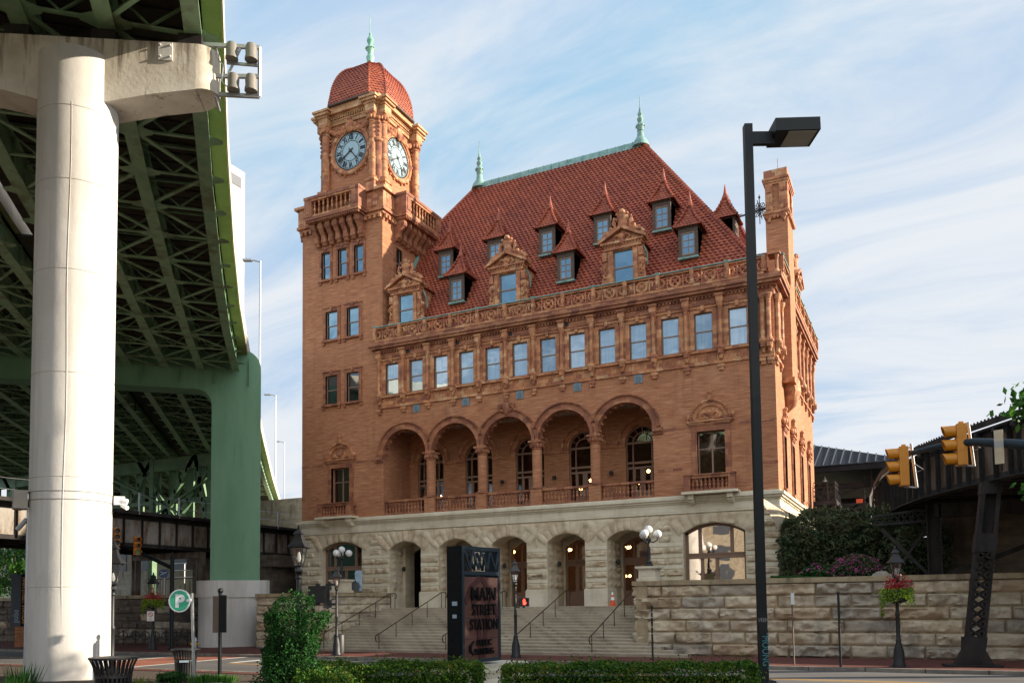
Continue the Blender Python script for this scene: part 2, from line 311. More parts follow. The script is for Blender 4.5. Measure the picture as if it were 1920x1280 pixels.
island('petal_red', [(0.28, 0.008, 0.012), (0.42, 0.02, 0.03), (0.5, 0.05, 0.06)])
island('petal_purple', [(0.04, 0.015, 0.16), (0.08, 0.03, 0.25)])
island('petal_magenta', [(0.25, 0.02, 0.12), (0.40, 0.04, 0.22), (0.5, 0.10, 0.30)])
island('grass', [(0.02, 0.07, 0.012), (0.035, 0.11, 0.018), (0.06, 0.15, 0.02)], trans=0.2)
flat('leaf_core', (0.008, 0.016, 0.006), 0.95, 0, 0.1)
vary('bark', (0.06, 0.045, 0.03), (0.11, 0.085, 0.06), 9, 0.9)
flat('signal_yellow', (0.62, 0.24, 0.012), 0.45); flat('signal_yellow_dim', (0.55, 0.20, 0.012), 0.5)
flat('sign_back', (0.16, 0.12, 0.095), 0.6, 0.3)
flat('sign_steel', (0.022, 0.036, 0.048), 0.55, 0, 0.25); flat('sign_dark', (0.004, 0.005, 0.006), 0.6, 0, 0.15)
vary('sign_copper', (0.10, 0.042, 0.032), (0.15, 0.062, 0.048), 2.5, 0.55, mode='P'); flat('sign_copper_dark', (0.065, 0.018, 0.015), 0.5)
flat('parking_green', (0.03, 0.42, 0.24), 0.4); flat('sign_white', (0.86, 0.88, 0.88), 0.45)
flat('slate_sign', (0.045, 0.06, 0.085), 0.5); flat('sign_orange', (0.75, 0.32, 0.06), 0.6); flat('sign_pale', (0.35, 0.45, 0.55), 0.6)
flat('clock_dial', (0.33, 0.47, 0.52), 0.35); flat('clock_black', (0.015, 0.017, 0.02), 0.4)
flat('cone_orange', (0.75, 0.10, 0.02), 0.5); flat('graffiti_cyan', (0.04, 0.20, 0.24), 0.5); flat('graffiti_white', (0.2, 0.21, 0.23), 0.5)
flat('no_park_red', (0.5, 0.03, 0.03), 0.5); flat('blue_sign', (0.03, 0.11, 0.32), 0.4)
vary('far_concrete', (0.48, 0.45, 0.42), (0.56, 0.53, 0.50), 0.05, 0.9); flat('far_glass', (0.10, 0.11, 0.13), 0.3); flat('far_spandrel', (0.22, 0.20, 0.20), 0.6)
vary('metal_roof', (0.012, 0.013, 0.016), (0.022, 0.024, 0.03), 0.5, 0.65, spec=0.15)
flat('seam_metal', (0.06, 0.065, 0.075), 0.5)
vary('pale_block', (0.32, 0.29, 0.24), (0.42, 0.38, 0.32), 1.5, 0.8)

# ---------------------------------------------------------------- mesh builder
def vec(p): return Vector(p)
class MB:
    def __init__(s, M=None): s.v = []; s.f = []; s.m = []; s.M = M; s.mi = 0; s.c = []
    def add(s, vs, fs, mi=None):
        b = len(s.v); mi = s.mi if mi is None else mi; s.c.append((b, len(s.f)))
        if s.M is not None: vs = [s.M @ Vector(p) for p in vs]
        s.v.extend([tuple(p) for p in vs]); s.f.extend([tuple(b+i for i in f) for f in fs]); s.m.extend([mi]*len(fs))
    def box(s, x0, x1, y0, y1, z0, z1, mi=None):
        s.add([(x0,y0,z0),(x1,y0,z0),(x1,y1,z0),(x0,y1,z0),(x0,y0,z1),(x1,y0,z1),(x1,y1,z1),(x0,y1,z1)],
              [(0,3,2,1),(4,5,6,7),(0,1,5,4),(1,2,6,5),(2,3,7,6),(3,0,4,7)], mi)
    def bar(s, p, q, w, h=None, mi=None, up=(0,0,1)):
        p = Vector(p); q = Vector(q); h = h or w; d = (q-p).normalized(); u = Vector(up)
        if abs(d.dot(u)) > 0.99: u = Vector((0,1,0))
        a = d.cross(u).normalized()*w/2; b = a.cross(d).normalized()*h/2
        s.add([p-a-b,p+a-b,p+a+b,p-a+b,q-a-b,q+a-b,q+a+b,q-a+b],[(0,3,2,1),(4,5,6,7),(0,1,5,4),(1,2,6,5),(2,3,7,6),(3,0,4,7)], mi)
    def tube(s, pts, r, n=10, mi=None, caps=True):
        pts = [Vector(p) for p in pts]; k = len(pts); rs = r if isinstance(r, (list, tuple)) else [r]*k; vs = []; fs = []
        pa = None
        for i, p in enumerate(pts):
            d = (pts[min(i+1,k-1)]-pts[max(i-1,0)]).normalized()
            if pa is None:
                pa = d.cross(Vector((0,0,1)) if abs(d.z) < 0.95 else Vector((0,1,0))).normalized()
            pa = (pa - d*pa.dot(d)).normalized(); b = d.cross(pa)
            for j in range(n):
                t = 2*math.pi*j/n; vs.append(p + (pa*math.cos(t)+b*math.sin(t))*rs[i])
        for i in range(k-1):
            for j in range(n):
                a = i*n+j; c = i*n+(j+1)%n; fs.append((a, c, c+n, a+n))
        if caps: fs.append(tuple(reversed(range(n)))); fs.append(tuple(range((k-1)*n, k*n)))
        s.add(vs, fs, mi)
    def lathe(s, prof, c=(0,0,0), n=16, mi=None, rot=0, sx=1, sy=1):
        vs = []; fs = []; k = len(prof)
        for (r, z) in prof:
            for j in range(n):
                t = 2*math.pi*j/n+rot; vs.append((c[0]+r*math.cos(t)*sx, c[1]+r*math.sin(t)*sy, c[2]+z))
        for i in range(k-1):
            for j in range(n):
                a = i*n+j; b = i*n+(j+1)%n; fs.append((a, b, b+n, a+n))
        fs.append(tuple(reversed(range(n)))); fs.append(tuple(range((k-1)*n, k*n)))
        s.add(vs, fs, mi)
    def sphere(s, c, r, n=12, m=8, mi=None, sz=1):
        s.lathe([(max(r*math.sin(math.pi*i/m), r*0.02), -r*sz*math.cos(math.pi*i/m)) for i in range(m+1)], c, n, mi)
    def prism(s, pts, y0, y1, mi=None):
        """polygon in (x,z) pulled along y"""
        n = len(pts); vs = [(x,y0,z) for x,z in pts]+[(x,y1,z) for x,z in pts]
        s.add(vs, [tuple(range(n)), tuple(reversed(range(n,2*n)))]+[(i,i+n,(i+1)%n+n,(i+1)%n) for i in range(n)], mi)
    def prismz(s, pts, z0, z1, mi=None):
        n = len(pts); vs = [(x,y,z0) for x,y in pts]+[(x,y,z1) for x,y in pts]
        s.add(vs, [tuple(reversed(range(n))), tuple(range(n,2*n))]+[(i,(i+1)%n,(i+1)%n+n,i+n) for i in range(n)], mi)
    def wall(s, outer, holes, y0, y1, mi=None):
        loops = [outer]+holes; allp = [p for l in loops for p in l]; n = len(allp)
        tri = tessellate_polygon([[Vector((p[0],p[1],0)) for p in l] for l in loops])
        vs = [(x,y0,z) for x,z in allp]+[(x,y1,z) for x,z in allp]; fs = []
        for t in tri: fs.append(tuple(t)); fs.append(tuple(i+n for i in reversed(t)))
        b = 0
        for l in loops:
            k = len(l)
            for i in range(k): a = b+i; c = b+(i+1)%k; fs.append((a, a+n, c+n, c))
            b += k
        s.add(vs, fs, mi)
    def arc(s, cx, cz, r0, r1, a0, a1, y0, y1, n=24, mi=None):
        vs = []; fs = []
        for i in range(n+1):
            t = a0+(a1-a0)*i/n; c, sn = math.cos(t), math.sin(t)
            vs += [(cx+r0*c,y0,cz+r0*sn),(cx+r1*c,y0,cz+r1*sn),(cx+r1*c,y1,cz+r1*sn),(cx+r0*c,y1,cz+r0*sn)]
        for i in range(n):
            a = i*4
            for j in range(4): fs.append((a+j, a+(j+1)%4, a+4+(j+1)%4, a+4+j))
        fs += [(0,3,2,1), (n*4,n*4+1,n*4+2,n*4+3)]
        s.add(vs, fs, mi)
    def ring(s, c, Rr, r, a0=0, a1=2*math.pi, n=20, m=6, mi=None, closed=True):
        """torus in the x-z plane"""
        pts = []; vs = []; fs = []
        k = n if closed else n+1
        for i in range(k):
            t = a0+(a1-a0)*i/n; d = Vector((math.cos(t),0,math.sin(t)))
            for j in range(m):
                u = 2*math.pi*j/m; vs.append(Vector(c)+d*(Rr+r*math.cos(u))+Vector((0,r*math.sin(u),0)))
        for i in range(n):
            for j in range(m):
                a = i*m+j; b = i*m+(j+1)%m; c2 = ((i+1)%k)*m; fs.append((a, b, c2+(j+1)%m, c2+j))
        s.add(vs, fs, mi)
    def rock(s, x0, x1, z0, z1, y, d, seed=0, cell=0.09, mi=None, lean=0):
        """rock-faced block: rough pillowed face standing d in front of plane y"""
        nx = max(3, int((x1-x0)/cell)); nz = max(3, int((z1-z0)/cell)); vs = []; fs = []
        bump = rnd.uniform(0.7, 1.25)
        for j in range(nz+1):
            for i in range(nx+1):
                u = i/nx; w = j/nz; x = x0+(x1-x0)*u; z = z0+(z1-z0)*w
                e = min(u, 1-u)*(x1-x0); e2 = min(w, 1-w)*(z1-z0); ee = min(e, e2)
                if ee < 1e-6: yy = y+0.05
                else:
                    k = min(1, ee/0.055); k *= 0.72+0.45*w
                    q = mnoise.noise(Vector((x*2.2+seed, z*3.6, seed*1.7)))*0.75+abs(mnoise.noise(Vector((x*5.5+seed, z*8, seed))))*0.6+mnoise.noise(Vector((x*13+seed, z*15, seed)))*0.12-0.15
                    yy = y-d*bump*k*(0.62+q)
                vs.append((x, yy, z))
        for j in range(nz):
            for i in range(nx):
                a = j*(nx+1)+i; fs.append((a, a+1, a+nx+2, a+nx+1))
        s.add(vs, fs, mi)
    def text(s, body, size, M2, extrude=0.01, align='CENTER', mi=None, sx=1.0, bold=0.0, space=1.0):
        cu = bpy.data.curves.new('t', 'FONT'); cu.body = body; cu.size = size; cu.extrude = extrude; cu.align_x = align; cu.offset = bold; cu.space_character = space; cu.resolution_u = 3
        o = bpy.data.objects.new('t', cu); COL.objects.link(o)
        bpy.context.view_layer.update()
        me = bpy.data.meshes.new_from_object(o.evaluated_get(bpy.context.evaluated_depsgraph_get()))
        s.add([M2 @ Vector((v.co.x*sx, v.co.y, v.co.z)) for v in me.vertices], [tuple(p.vertices) for p in me.polygons], mi)
        bpy.data.objects.remove(o); bpy.data.curves.remove(cu); bpy.data.meshes.remove(me)
    def build(s, name, mats, parent=None, smooth=34, split=True):
        if split and parent is not None and 1 < len(s.c) < 3000:
            import numpy as np
            V = np.array(s.v); st_ = [c[0] for c in s.c]+[len(s.v)]; k = len(s.c)
            lo = np.array([V[st_[i]:st_[i+1]].min(0) if st_[i+1] > st_[i] else V[0] for i in range(k)]); hi = np.array([V[st_[i]:st_[i+1]].max(0) if st_[i+1] > st_[i] else V[0] for i in range(k)])
            size = (hi-lo).max(1); par = list(range(k))
            def find(a):
                while par[a] != a: par[a] = par[par[a]]; a = par[a]
                return a
            for i in range(k-1):
                gap = np.maximum(0, np.maximum(lo[i]-hi[i+1:], lo[i+1:]-hi[i]))
                for j in np.nonzero(np.sqrt((gap**2).sum(1)) <= np.maximum(0.02, 0.5*np.maximum(size[i], size[i+1:])))[0]:
                    a, c = find(i), find(i+1+int(j))
                    if a != c: par[c] = a
            roots = sorted(set(find(i) for i in range(k)))
            if 1 < len(roots) <= 90:
                fs_ = [c[1] for c in s.c]+[len(s.f)]; first = None
                for r_ in roots:
                    q = MB(); q.mi = 0
                    for i in range(k):
                        if find(i) == r_:
                            b0 = st_[i]; off = len(q.v)-b0; q.v.extend(s.v[b0:st_[i+1]])
                            q.f.extend([tuple(x+off for x in f) for f in s.f[fs_[i]:fs_[i+1]]]); q.m.extend(s.m[fs_[i]:fs_[i+1]])
                    o = q.build(name, mats, parent, smooth, split=False)
                    first = first or o
                return first
        org = Vector((0,0,0)); p = parent
        while p is not None:
            org = org + p.location; p = p.parent
        me = bpy.data.meshes.new(name)
        me.from_pydata([(a-org.x, b-org.y, c-org.z) for a, b, c in s.v], [], s.f)
        if isinstance(mats, str): mats = [mats]
        for q in mats: me.materials.append(MATS[q])
        if len(mats) > 1: me.polygons.foreach_set('material_index', s.m)
        me.update()
        if smooth:
            me.shade_smooth(); me.set_sharp_from_angle(angle=R(smooth))
        o = bpy.data.objects.new(name, me); COL.objects.link(o)
        if parent is not None: o.parent = parent
        return o

def thing(name, label, cat, loc=(0,0,0), rz=0, group=None):
    o = bpy.data.objects.new(name, None); COL.objects.link(o); o.empty_display_size = 0.3
    o.location = loc; o.rotation_euler = (0,0,rz); o['label'] = label; o['category'] = cat
    if group: o['group'] = group
    return o
def tag(o, label, cat, group=None, kind=None):
    o['label'] = label; o['category'] = cat
    if group: o['group'] = group
    if kind: o['kind'] = kind
    return o
def struct(o): o['kind'] = 'structure'; return o
KIDS = {}
def copy_tree(o, loc=None, rz=None, label=None, parent=None):
    c = o.copy(); COL.objects.link(c)
    if parent is not None: c.parent = parent
    for ch in [q for q in bpy.data.objects if q.parent == o]: copy_tree(ch, parent=c)
    if loc is not None: c.location = loc
    if rz is not None: c.rotation_euler = (0,0,rz)
    if label: c['label'] = label
    return c
def T(x, y, z, rz=0): return Matrix.Translation((x,y,z)) @ Matrix.Rotation(rz, 4, 'Z')

def leaves(mb, pts, size, rr, mi=None, aspect=0.55, flatten=1.0, tri=False):
    """scatter small folded leaf faces at the given points"""
    for p in pts:
        d = Vector((rr.gauss(0,1), rr.gauss(0,1), rr.gauss(0,1)*flatten)).normalized(); e = d.orthogonal().normalized()
        e.rotate(Matrix.Rotation(rr.uniform(0,6.28), 3, d)); g = d.cross(e); sz = size*rr.uniform(0.6,1.35); p = Vector(p)
        mb.add([p-d*sz*0.5, p+g*sz*aspect*0.5, p+d*sz*0.5, p-g*sz*aspect*0.5], [(0,1,2,3)], mi)

def tiles(mb, fn, rows, left, right, tw, lift=0.045, amp=0.04, ns=4):
    """courses of curved roof tiles; fn(u,j) -> (point, normal); j = course number (float)"""
    for j in range(rows):
        l = left(j); r = right(j)
        if r-l < 0.05: continue
        off = (j % 2)*tw/2; k0 = math.ceil((l-off)/(tw/ns)); k1 = math.floor((r-off)/(tw/ns))
        us = [l]+[off+k*tw/ns for k in range(k0, k1+1)]+[r]
        us = [us[0]]+[u for a, u in zip(us, us[1:]) if u-a > 1e-4]
        A = []; B = []; Cc = []
        for u in us:
            h = amp*abs(math.sin(math.pi*(u-off)/tw))
            p, n = fn(u, j); q, n2 = fn(u, j+1.12)
            sc = amp and (-0.10*abs(math.sin(math.pi*(u-off)/tw)))
            p2, _ = fn(u, j+sc)
            A.append(p2+n*(lift+h)); B.append(q+n2*(h*0.9)); Cc.append(p+n*(-0.01))
        m = len(us); fs = []
        for i in range(m-1): fs.append((i, i+1, m+i+1, m+i)); fs.append((2*m+i, 2*m+i+1, i+1, i))
        mb.add(A+B+Cc, fs)
# ================================================================ STATION
st = thing('railway_station', 'orange brick railway station with a clock tower, red tiled hip roof and pale stone base', 'station', (-22.5, 45.5, 0))
FR = T(0, 45.5, 0); SR = T(-6.6, 0, 0, R(90)); TS = T(-31.7, 0, 0, R(90))
XL, XR, XT, YF, YB = -38.5, -6.6, -31.7, 45.5, 62.3
ZF = 2.45
ARC = [-30.0, -26.25, -22.5, -18.75, -15.0]
W3 = [-22.5 + 1.873*(i-6)+0.98 for i in range(13)]
W3 = [-30.95+1.8735*i for i in range(13)]
def rect(x0, x1, z0, z1): return [(x0,z0),(x1,z0),(x1,z1),(x0,z1)]

# --- loggia opening outline
def loggia_outline(r=1.66, zs=12.42, zb=8.5):
    pts = [(-31.66, zb)]
    for c in ARC:
        for i in range(25):
            t = math.pi*(1-i/24); pts.append((c+r*math.cos(t), zs+r*math.sin(t)))
    pts.append((-13.34, zb)); return pts
towerw = [(-35.9, 20.9, 1.0, 2.0), (-34.1, 20.9, 1.0, 2.0), (-35.9, 16.4, 1.0, 2.0), (-34.1, 16.4, 1.0, 2.0), (-36.4, 25.2, 0.75, 1.95), (-34.98, 25.2, 0.75, 1.95), (-33.6, 25.2, 0.75, 1.95)]
holes = [loggia_outline()]
for cx in W3: holes.append(rect(cx-0.5, cx+0.5, 16.5, 18.56))
for cx in (-35.15, -10.08): holes.append(rect(cx-0.76, cx+0.76, 9.2, 11.95))
for cx, z, w, h in towerw: holes.append(rect(cx-w/2, cx+w/2, z, z+h))
b = MB(FR)
b.wall([(XL,8.0),(XR,8.0),(XR,19.9),(XT,19.9),(XT,29.0),(XL,29.0)], holes, 0, 0.45)
# side wall: towards +X
sidew = [47.9, 51.2, 55.1, 58.9]
sh = [rect(y-0.42, y+0.42, 8.75, 11.7) for y in sidew] + [rect(y-0.42, y+0.42, 16.5, 18.5) for y in (46.6, 51.6, 53.5, 55.4, 57.3, 59.2, 61.1)]
b.M = SR; b.wall(rect(YF+0.45, YB, 8.0, 19.9), sh, 0, 0.45)
b.M = TS; b.wall(rect(YF+0.45, 52.3, 19.9, 29.0), [rect(47.0, 47.7, 25.2, 27.15)], 0, 0.45)
b.M = None
b.box(XL, XL+0.45, YF+0.45, YB, 0.13, 29.0-9.1); b.box(XL, XL+0.45, YF+0.45, 52.3, 19.9, 29.0); b.box(XL, XT, 51.85, 52.3, 19.9, 29.0)
b.box(XL+0.45, XR-0.45, YB-0.45, YB, 0.13, 19.9)
b.build('brick_wall', 'brick', st, smooth=0)
# inner floors and ceiling (rooms stay dark)
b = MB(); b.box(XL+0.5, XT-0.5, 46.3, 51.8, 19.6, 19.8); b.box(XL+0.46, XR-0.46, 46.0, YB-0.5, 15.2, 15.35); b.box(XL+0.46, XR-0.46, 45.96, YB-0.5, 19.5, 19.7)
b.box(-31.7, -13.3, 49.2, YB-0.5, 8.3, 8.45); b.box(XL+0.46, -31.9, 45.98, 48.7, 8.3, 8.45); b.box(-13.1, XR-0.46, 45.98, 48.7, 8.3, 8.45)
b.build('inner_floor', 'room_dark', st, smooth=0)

# --- sash windows
def sash(M, cx, z, w, h, pane, depth=0.11, mullions=0, parent=st, split=0.5):
    b = MB(M); f = 0.055; x0, x1 = cx-w/2, cx+w/2
    b.box(x0, x0+f, depth-0.04, depth+0.06, z, z+h); b.box(x1-f, x1, depth-0.04, depth+0.06, z, z+h)
    b.box(x0+f, x1-f, depth-0.04, depth+0.06, z, z+f); b.box(x0+f, x1-f, depth-0.04, depth+0.06, z+h-f, z+h)
    b.box(x0+f, x1-f, depth-0.02, depth+0.05, z+h*split-0.035, z+h*split+0.03)
    for k in range(mullions):
        xm = x0+(x1-x0)*(k+1)/(mullions+1); b.box(xm-0.045, xm+0.045, depth-0.035, depth+0.055, z+f, z+h-f)
    o = b.build('window', 'wood_frame', parent, smooth=0)
    b = MB(M)
    b.box(x0+0.01, x1-0.01, depth+0.0, depth+0.02, z+h*split, z+h-0.01); b.box(x0+0.01, x1-0.01, depth+0.022, depth+0.04, z+0.01, z+h*split)
    b.build('pane', pane, o, smooth=0); return o
for i, cx in enumerate(W3): sash(FR, cx, 16.5, 1.0, 2.06, ('glass_curtain','glass_curtain_pale','glass_curtain','glass_curtain_dim','glass_curtain')[(i*3) % 5])
for i, (cx, z, w, h) in enumerate(towerw): sash(FR, cx, z, w, h, 'glass_blue' if z > 19 else 'glass_dark')
for y in (46.6, 51.6, 53.5, 55.4, 57.3, 59.2, 61.1): sash(SR, y, 16.5, 0.84, 2.0, 'glass_dark')
sash(TS, 47.35, 25.2, 0.7, 1.95, 'glass_dark')
for cx in (-35.15, -10.08): sash(FR, cx, 9.2, 1.52, 2.75, 'glass_brown', 0.28, 1, split=0.66)
for y in sidew: sash(SR, y, 8.75, 0.84, 2.95, 'glass_brown', 0.2)

# --- terracotta dressing: window surrounds, orders, bands
t = MB(FR)
def surround(t, cx, z, w, h, jw=0.2, lug=True, head=0.24):
    x0, x1 = cx-w/2, cx+w/2
    t.box(x0-jw, x0, -0.07, 0.14, z, z+h); t.box(x1, x1+jw, -0.07, 0.14, z, z+h)
    t.box(x0-jw, x1+jw, -0.085, 0.14, z+h, z+h+head)
    t.box(x0-jw-0.04, x1+jw+0.04, -0.14, 0, z+h+head, z+h+head+0.07)
    t.box(x0-0.06, x0, -0.10, 0.12, z, z+h); t.box(x1, x1+0.06, -0.10, 0.12, z, z+h)
    t.box(x0-jw-0.08, x1+jw+0.08, -0.17, 0.18, z-0.14, z)
    if lug:
        for sx in (x0-jw+0.05, x1+jw-0.05): t.box(sx-0.09, sx+0.09, -0.12, 0, z-0.32, z-0.14)
for cx, z, w, h in towerw: surround(t, cx, z, w, h, 0.22 if w > 0.8 else 0.16)
for cx, z, w, h in towerw:
    t.box(cx-0.08, cx+0.08, -0.17, 0, z+h+0.1, z+h+0.34)
t.M = TS; surround(t, 47.35, 25.2, 0.7, 1.95, 0.17)
t.M = FR
for cx in (-35.15, -10.08): surround(t, cx, 9.2, 1.52, 2.75, 0.3, False, 0.34)
t.M = SR
for y in sidew: surround(t, y, 8.75, 0.84, 2.95, 0.16)
t.build('window_surround', 'terracotta_dark', st, smooth=0)

# string courses in the brick
t = MB(FR)
for z in (12.15,): 
    t.box(XL-0.004, -36.7, -0.012, 0.1, z, z+0.16); t.box(-33.9, -32.2, -0.012, 0.1, z, z+0.16); t.box(-12.7, -11.5, -0.012, 0.1, z, z+0.16); t.box(-8.6, XR+0.004, -0.012, 0.1, z, z+0.16)
t.box(XL-0.004, -37.1, -0.012, 0.1, 9.9, 10.05); t.box(-13.1, -11.7, -0.012, 0.1, 9.9, 10.05); t.box(-8.4, XR+0.004, -0.012, 0.1, 9.9, 10.05)
t.build('string_course', 'terracotta_dark', st, smooth=0)

def corbel(t, x, z, w=0.2):
    """carved bracket below a colonnette"""
    t.lathe([(0.05,-0.62),(0.11,-0.55),(0.10,-0.45),(0.17,-0.3),(0.20,-0.1),(0.26,0),(0.24,0.09)], (x,-0.12,z), 10)
    t.box(x-0.10, x+0.10, -0.36, -0.12, z-0.32, z-0.08)
    t.box(x-0.19, x+0.19, -0.16, 0, z-1.02, z-0.86); t.box(x-0.13, x+0.13, -0.12, 0, z-1.2, z-1.02)
    t.box(x-0.09, x+0.09, -0.06, 0, z-0.86, z-0.6)
def colonnette(t, x, z0, z1, r=0.105, y=-0.16):
    t.lathe([(r*1.7,0),(r*1.6,0.07),(r*1.15,0.13),(r,0.2),(r,z1-z0-0.42),(r*1.2,z1-z0-0.40),(r*1.0,z1-z0-0.34),(r*1.8,z1-z0-0.1),(r*1.9,z1-z0)], (x,y,z0), 10)
def third_floor(M, xs_win, x0, x1, wpil, endcorner=True):
    t = MB(M)
    pil = [(a+b_)/2 for a, b_ in zip(xs_win, xs_win[1:])]+wpil
    # flat field around the windows, cut into pieces so no faces coincide
    for cx in xs_win:
        hw = 0.5 if M is FR else 0.42
        t.box(cx-hw-0.22, cx-hw, -0.05, 0.14, 16.5, 18.56); t.box(cx+hw, cx+hw+0.22, -0.05, 0.14, 16.5, 18.56)
        t.box(cx-hw-0.22, cx+hw+0.22, -0.06, 0.14, 18.56, 18.78); t.box(cx-0.09, cx+0.09, -0.2, 0, 18.62, 18.92)
        t.box(cx-hw-0.26, cx+hw+0.26, -0.13, 0, 18.781, 18.86)
        for s in (-1, 1): t.box(cx+s*(hw+0.25)-0.035, cx+s*(hw+0.25)+0.035, -0.09, 0, 16.5, 18.6)
    for x in pil:
        t.box(x-0.17, x+0.17, -0.09, 0, 16.42, 19.0)
        q = MB(M); colonnette(q, x, 16.5, 19.0); corbel(q, x, 16.42); q.build('colonnette', 'terracotta', st)
        t.box(x-0.2, x+0.2, -0.3, 0, 19.0, 19.32); t.box(x-0.24, x+0.24, -0.36, 0, 19.32, 19.42)
    t.box(x0, x1, -0.16, 0, 16.3, 16.42); t.box(x0, x1, -0.10, 0, 15.62, 15.72); t.box(x0, x1, -0.025, 0, 15.72, 16.3)
    for cx in xs_win:                                             # round medallions between the brackets
        t.ring((cx, -0.03, 16.0), 0.24, 0.035, n=18, m=5)
        t.ring((cx, -0.03, 16.0), 0.13, 0.018, n=14, m=4)
        for s in (-1, 1):
            for k in (0, 1):
                xx = cx+s*(0.42+0.14*k)
                t.bar((xx, -0.03, 16.22), (xx+s*0.11, -0.03, 16.0), 0.03, 0.03); t.bar((xx+s*0.11, -0.03, 16.0), (xx, -0.03, 15.78), 0.03, 0.03)
    o = t.build('pilaster_order', 'terracotta', st, smooth=30)
    return pil
pil = third_floor(FR, W3, -32.1, XR, [-31.9, -7.53])
pils = third_floor(SR, [51.6, 53.5, 55.4, 57.3, 59.2, 61.1], 50.3, YB, [50.65, 62.05])
t = MB(FR)
for x in (-6.83, -7.15): colonnette(t, x, 16.5, 19.0, 0.12); corbel(t, x, 16.42)
t.M = SR
for y in (45.75, 46.05, 47.3): colonnette(t, y, 16.5, 19.0, 0.12); corbel(t, y, 16.42)
t.box(45.6, 48.1, -0.10, 0, 15.62, 15.72); t.box(45.6, 48.1, -0.16, 0, 16.3, 16.42)
t.build('corner_colonnette', 'terracotta', st)
# main entablature and cornice
t = MB(FR)
def cornice(t, x0, x1, z=18.98, ends=(0, 0), proj=0.55):
    t.box(x0, x1, -0.05, 0, z, z+0.45)
    n = int((x1-x0)/0.2)
    for i in range(n): xx = x0+(x1-x0)*(i+0.5)/n; t.box(xx-0.055, xx+0.055, -0.17, -0.05, z+0.33, z+0.44)
    t.box(x0-ends[0]*0.2, x1+ends[1]*0.2, -0.2, 0, z+0.45, z+0.56)
    t.box(x0-ends[0]*proj*0.8, x1+ends[1]*proj*0.8, -proj*0.8, 0, z+0.56, z+0.72)
    t.prism([(0,0)]*0 or [(x0-ends[0]*proj, z+0.72),(x1+ends[1]*proj, z+0.72),(x1+ends[1]*proj, z+0.98),(x0-ends[0]*proj, z+0.98)], -proj, 0.3)
cornice(t, -32.0, XR, ends=(1, 1))
t.M = SR; cornice(t, 45.5+0.001, 48.08, z=18.976); cornice(t, 50.25, YB, z=18.976)
t.build('eaves_cornice', 'terracotta_dark', st, smooth=0)

# --- pierced balustrade with rings
def balustrade(M, x0, x1, n, y=-0.42, z=19.95, copper=True):
    t = MB(M); w = (x1-x0)/n
    t.box(x0, x1, y-0.16, y+0.16, z, z+0.14); t.box(x0, x1, y-0.13, y+0.13, z+0.86, z+0.95)
    for i in range(n+1):
        x = x0+w*i; t.box(x-0.11, x+0.11, y-0.19, y+0.19, z+0.14, z+0.97); t.box(x-0.06, x+0.06, y-0.21, y-0.19, z+0.3, z+0.75)
    for i in range(n):
        c = x0+w*(i+0.5); zc = z+0.5
        t.ring((c,y,zc), 0.285, 0.07, n=18, m=6)
        for k in range(2):
            a = math.pi*k/2+math.pi/4; d = Vector((math.cos(a),0,math.sin(a)))
            t.bar(Vector((c,y,zc))-d*0.26, Vector((c,y,zc))+d*0.26, 0.07, 0.06, up=(0,1,0))
        t.sphere((c,y-0.04,zc), 0.10, 6, 5)
        for s, a0 in ((-1, -math.pi/2), (1, math.pi/2)):
            t.ring((c+s*(w/2-0.09),y,zc), 0.25, 0.065, a0, a0+math.pi, 12, 5, closed=False)
            t.lathe([(0.05,0),(0.03,0.1),(0.06,0.3),(0.035,0.45),(0.065,0.72)], (c+s*0.44,y,z+0.14), 6)
    t.build('roof_balustrade', 'terracotta', st)
    t = MB(M); t.box(x0-0.05, x1+0.05, y-0.2, y+0.2, z+0.97, z+1.02)
    for i in range(0, n+1, 2): x = x0+w*i; t.box(x-0.14, x+0.14, y-0.23, y+0.23, z+1.02, z+1.08)
    t.build('copper_coping', 'copper', st, smooth=0)
balustrade(FR, -31.95, -6.95, 13); balustrade(SR, 45.4, 48.0, 1); balustrade(SR, 50.35, 61.6, 6)
t = MB()
for y in (45.1, 45.35, 45.6): t.lathe([(0.13,0),(0.13,0.1),(0.09,0.15),(0.09,0.75),(0.13,0.85),(0.13,0.95)], (-6.3,y,19.98), 10)
t.box(-6.75,-6.1,44.9,45.75,20.93,21.02); t.build('corner_post', 'terracotta', st)

# --- main roof
ZE, ZR, YR = 20.35, 34.0, 54.0
E0, E1, EB = -38.0, -6.95, 62.0
YE = 45.75
RX0, RX1 = -28.9, -16.15
tb = MB(); slope = Vector((0, YR-YE, ZR-ZE)); SLN = slope.length; sv = slope.normalized(); nn = Vector((0, -sv.z, sv.y))
rows = int(SLN/0.27); dv = SLN/rows
def fr_fn(u, j): return Vector((u, YE, ZE))+sv*(dv*j), nn
def lx(j):
    f = min(1, j/rows); x = E0+(RX0-E0)*f; z = ZE+(ZR-ZE)*f
    return x if z > 28 else max(x, XT+0.02)
def rx(j): return E1+(RX1-E1)*min(1, j/rows)
tiles(tb, fr_fn, rows, lx, rx, 0.30, 0.07, 0.06)
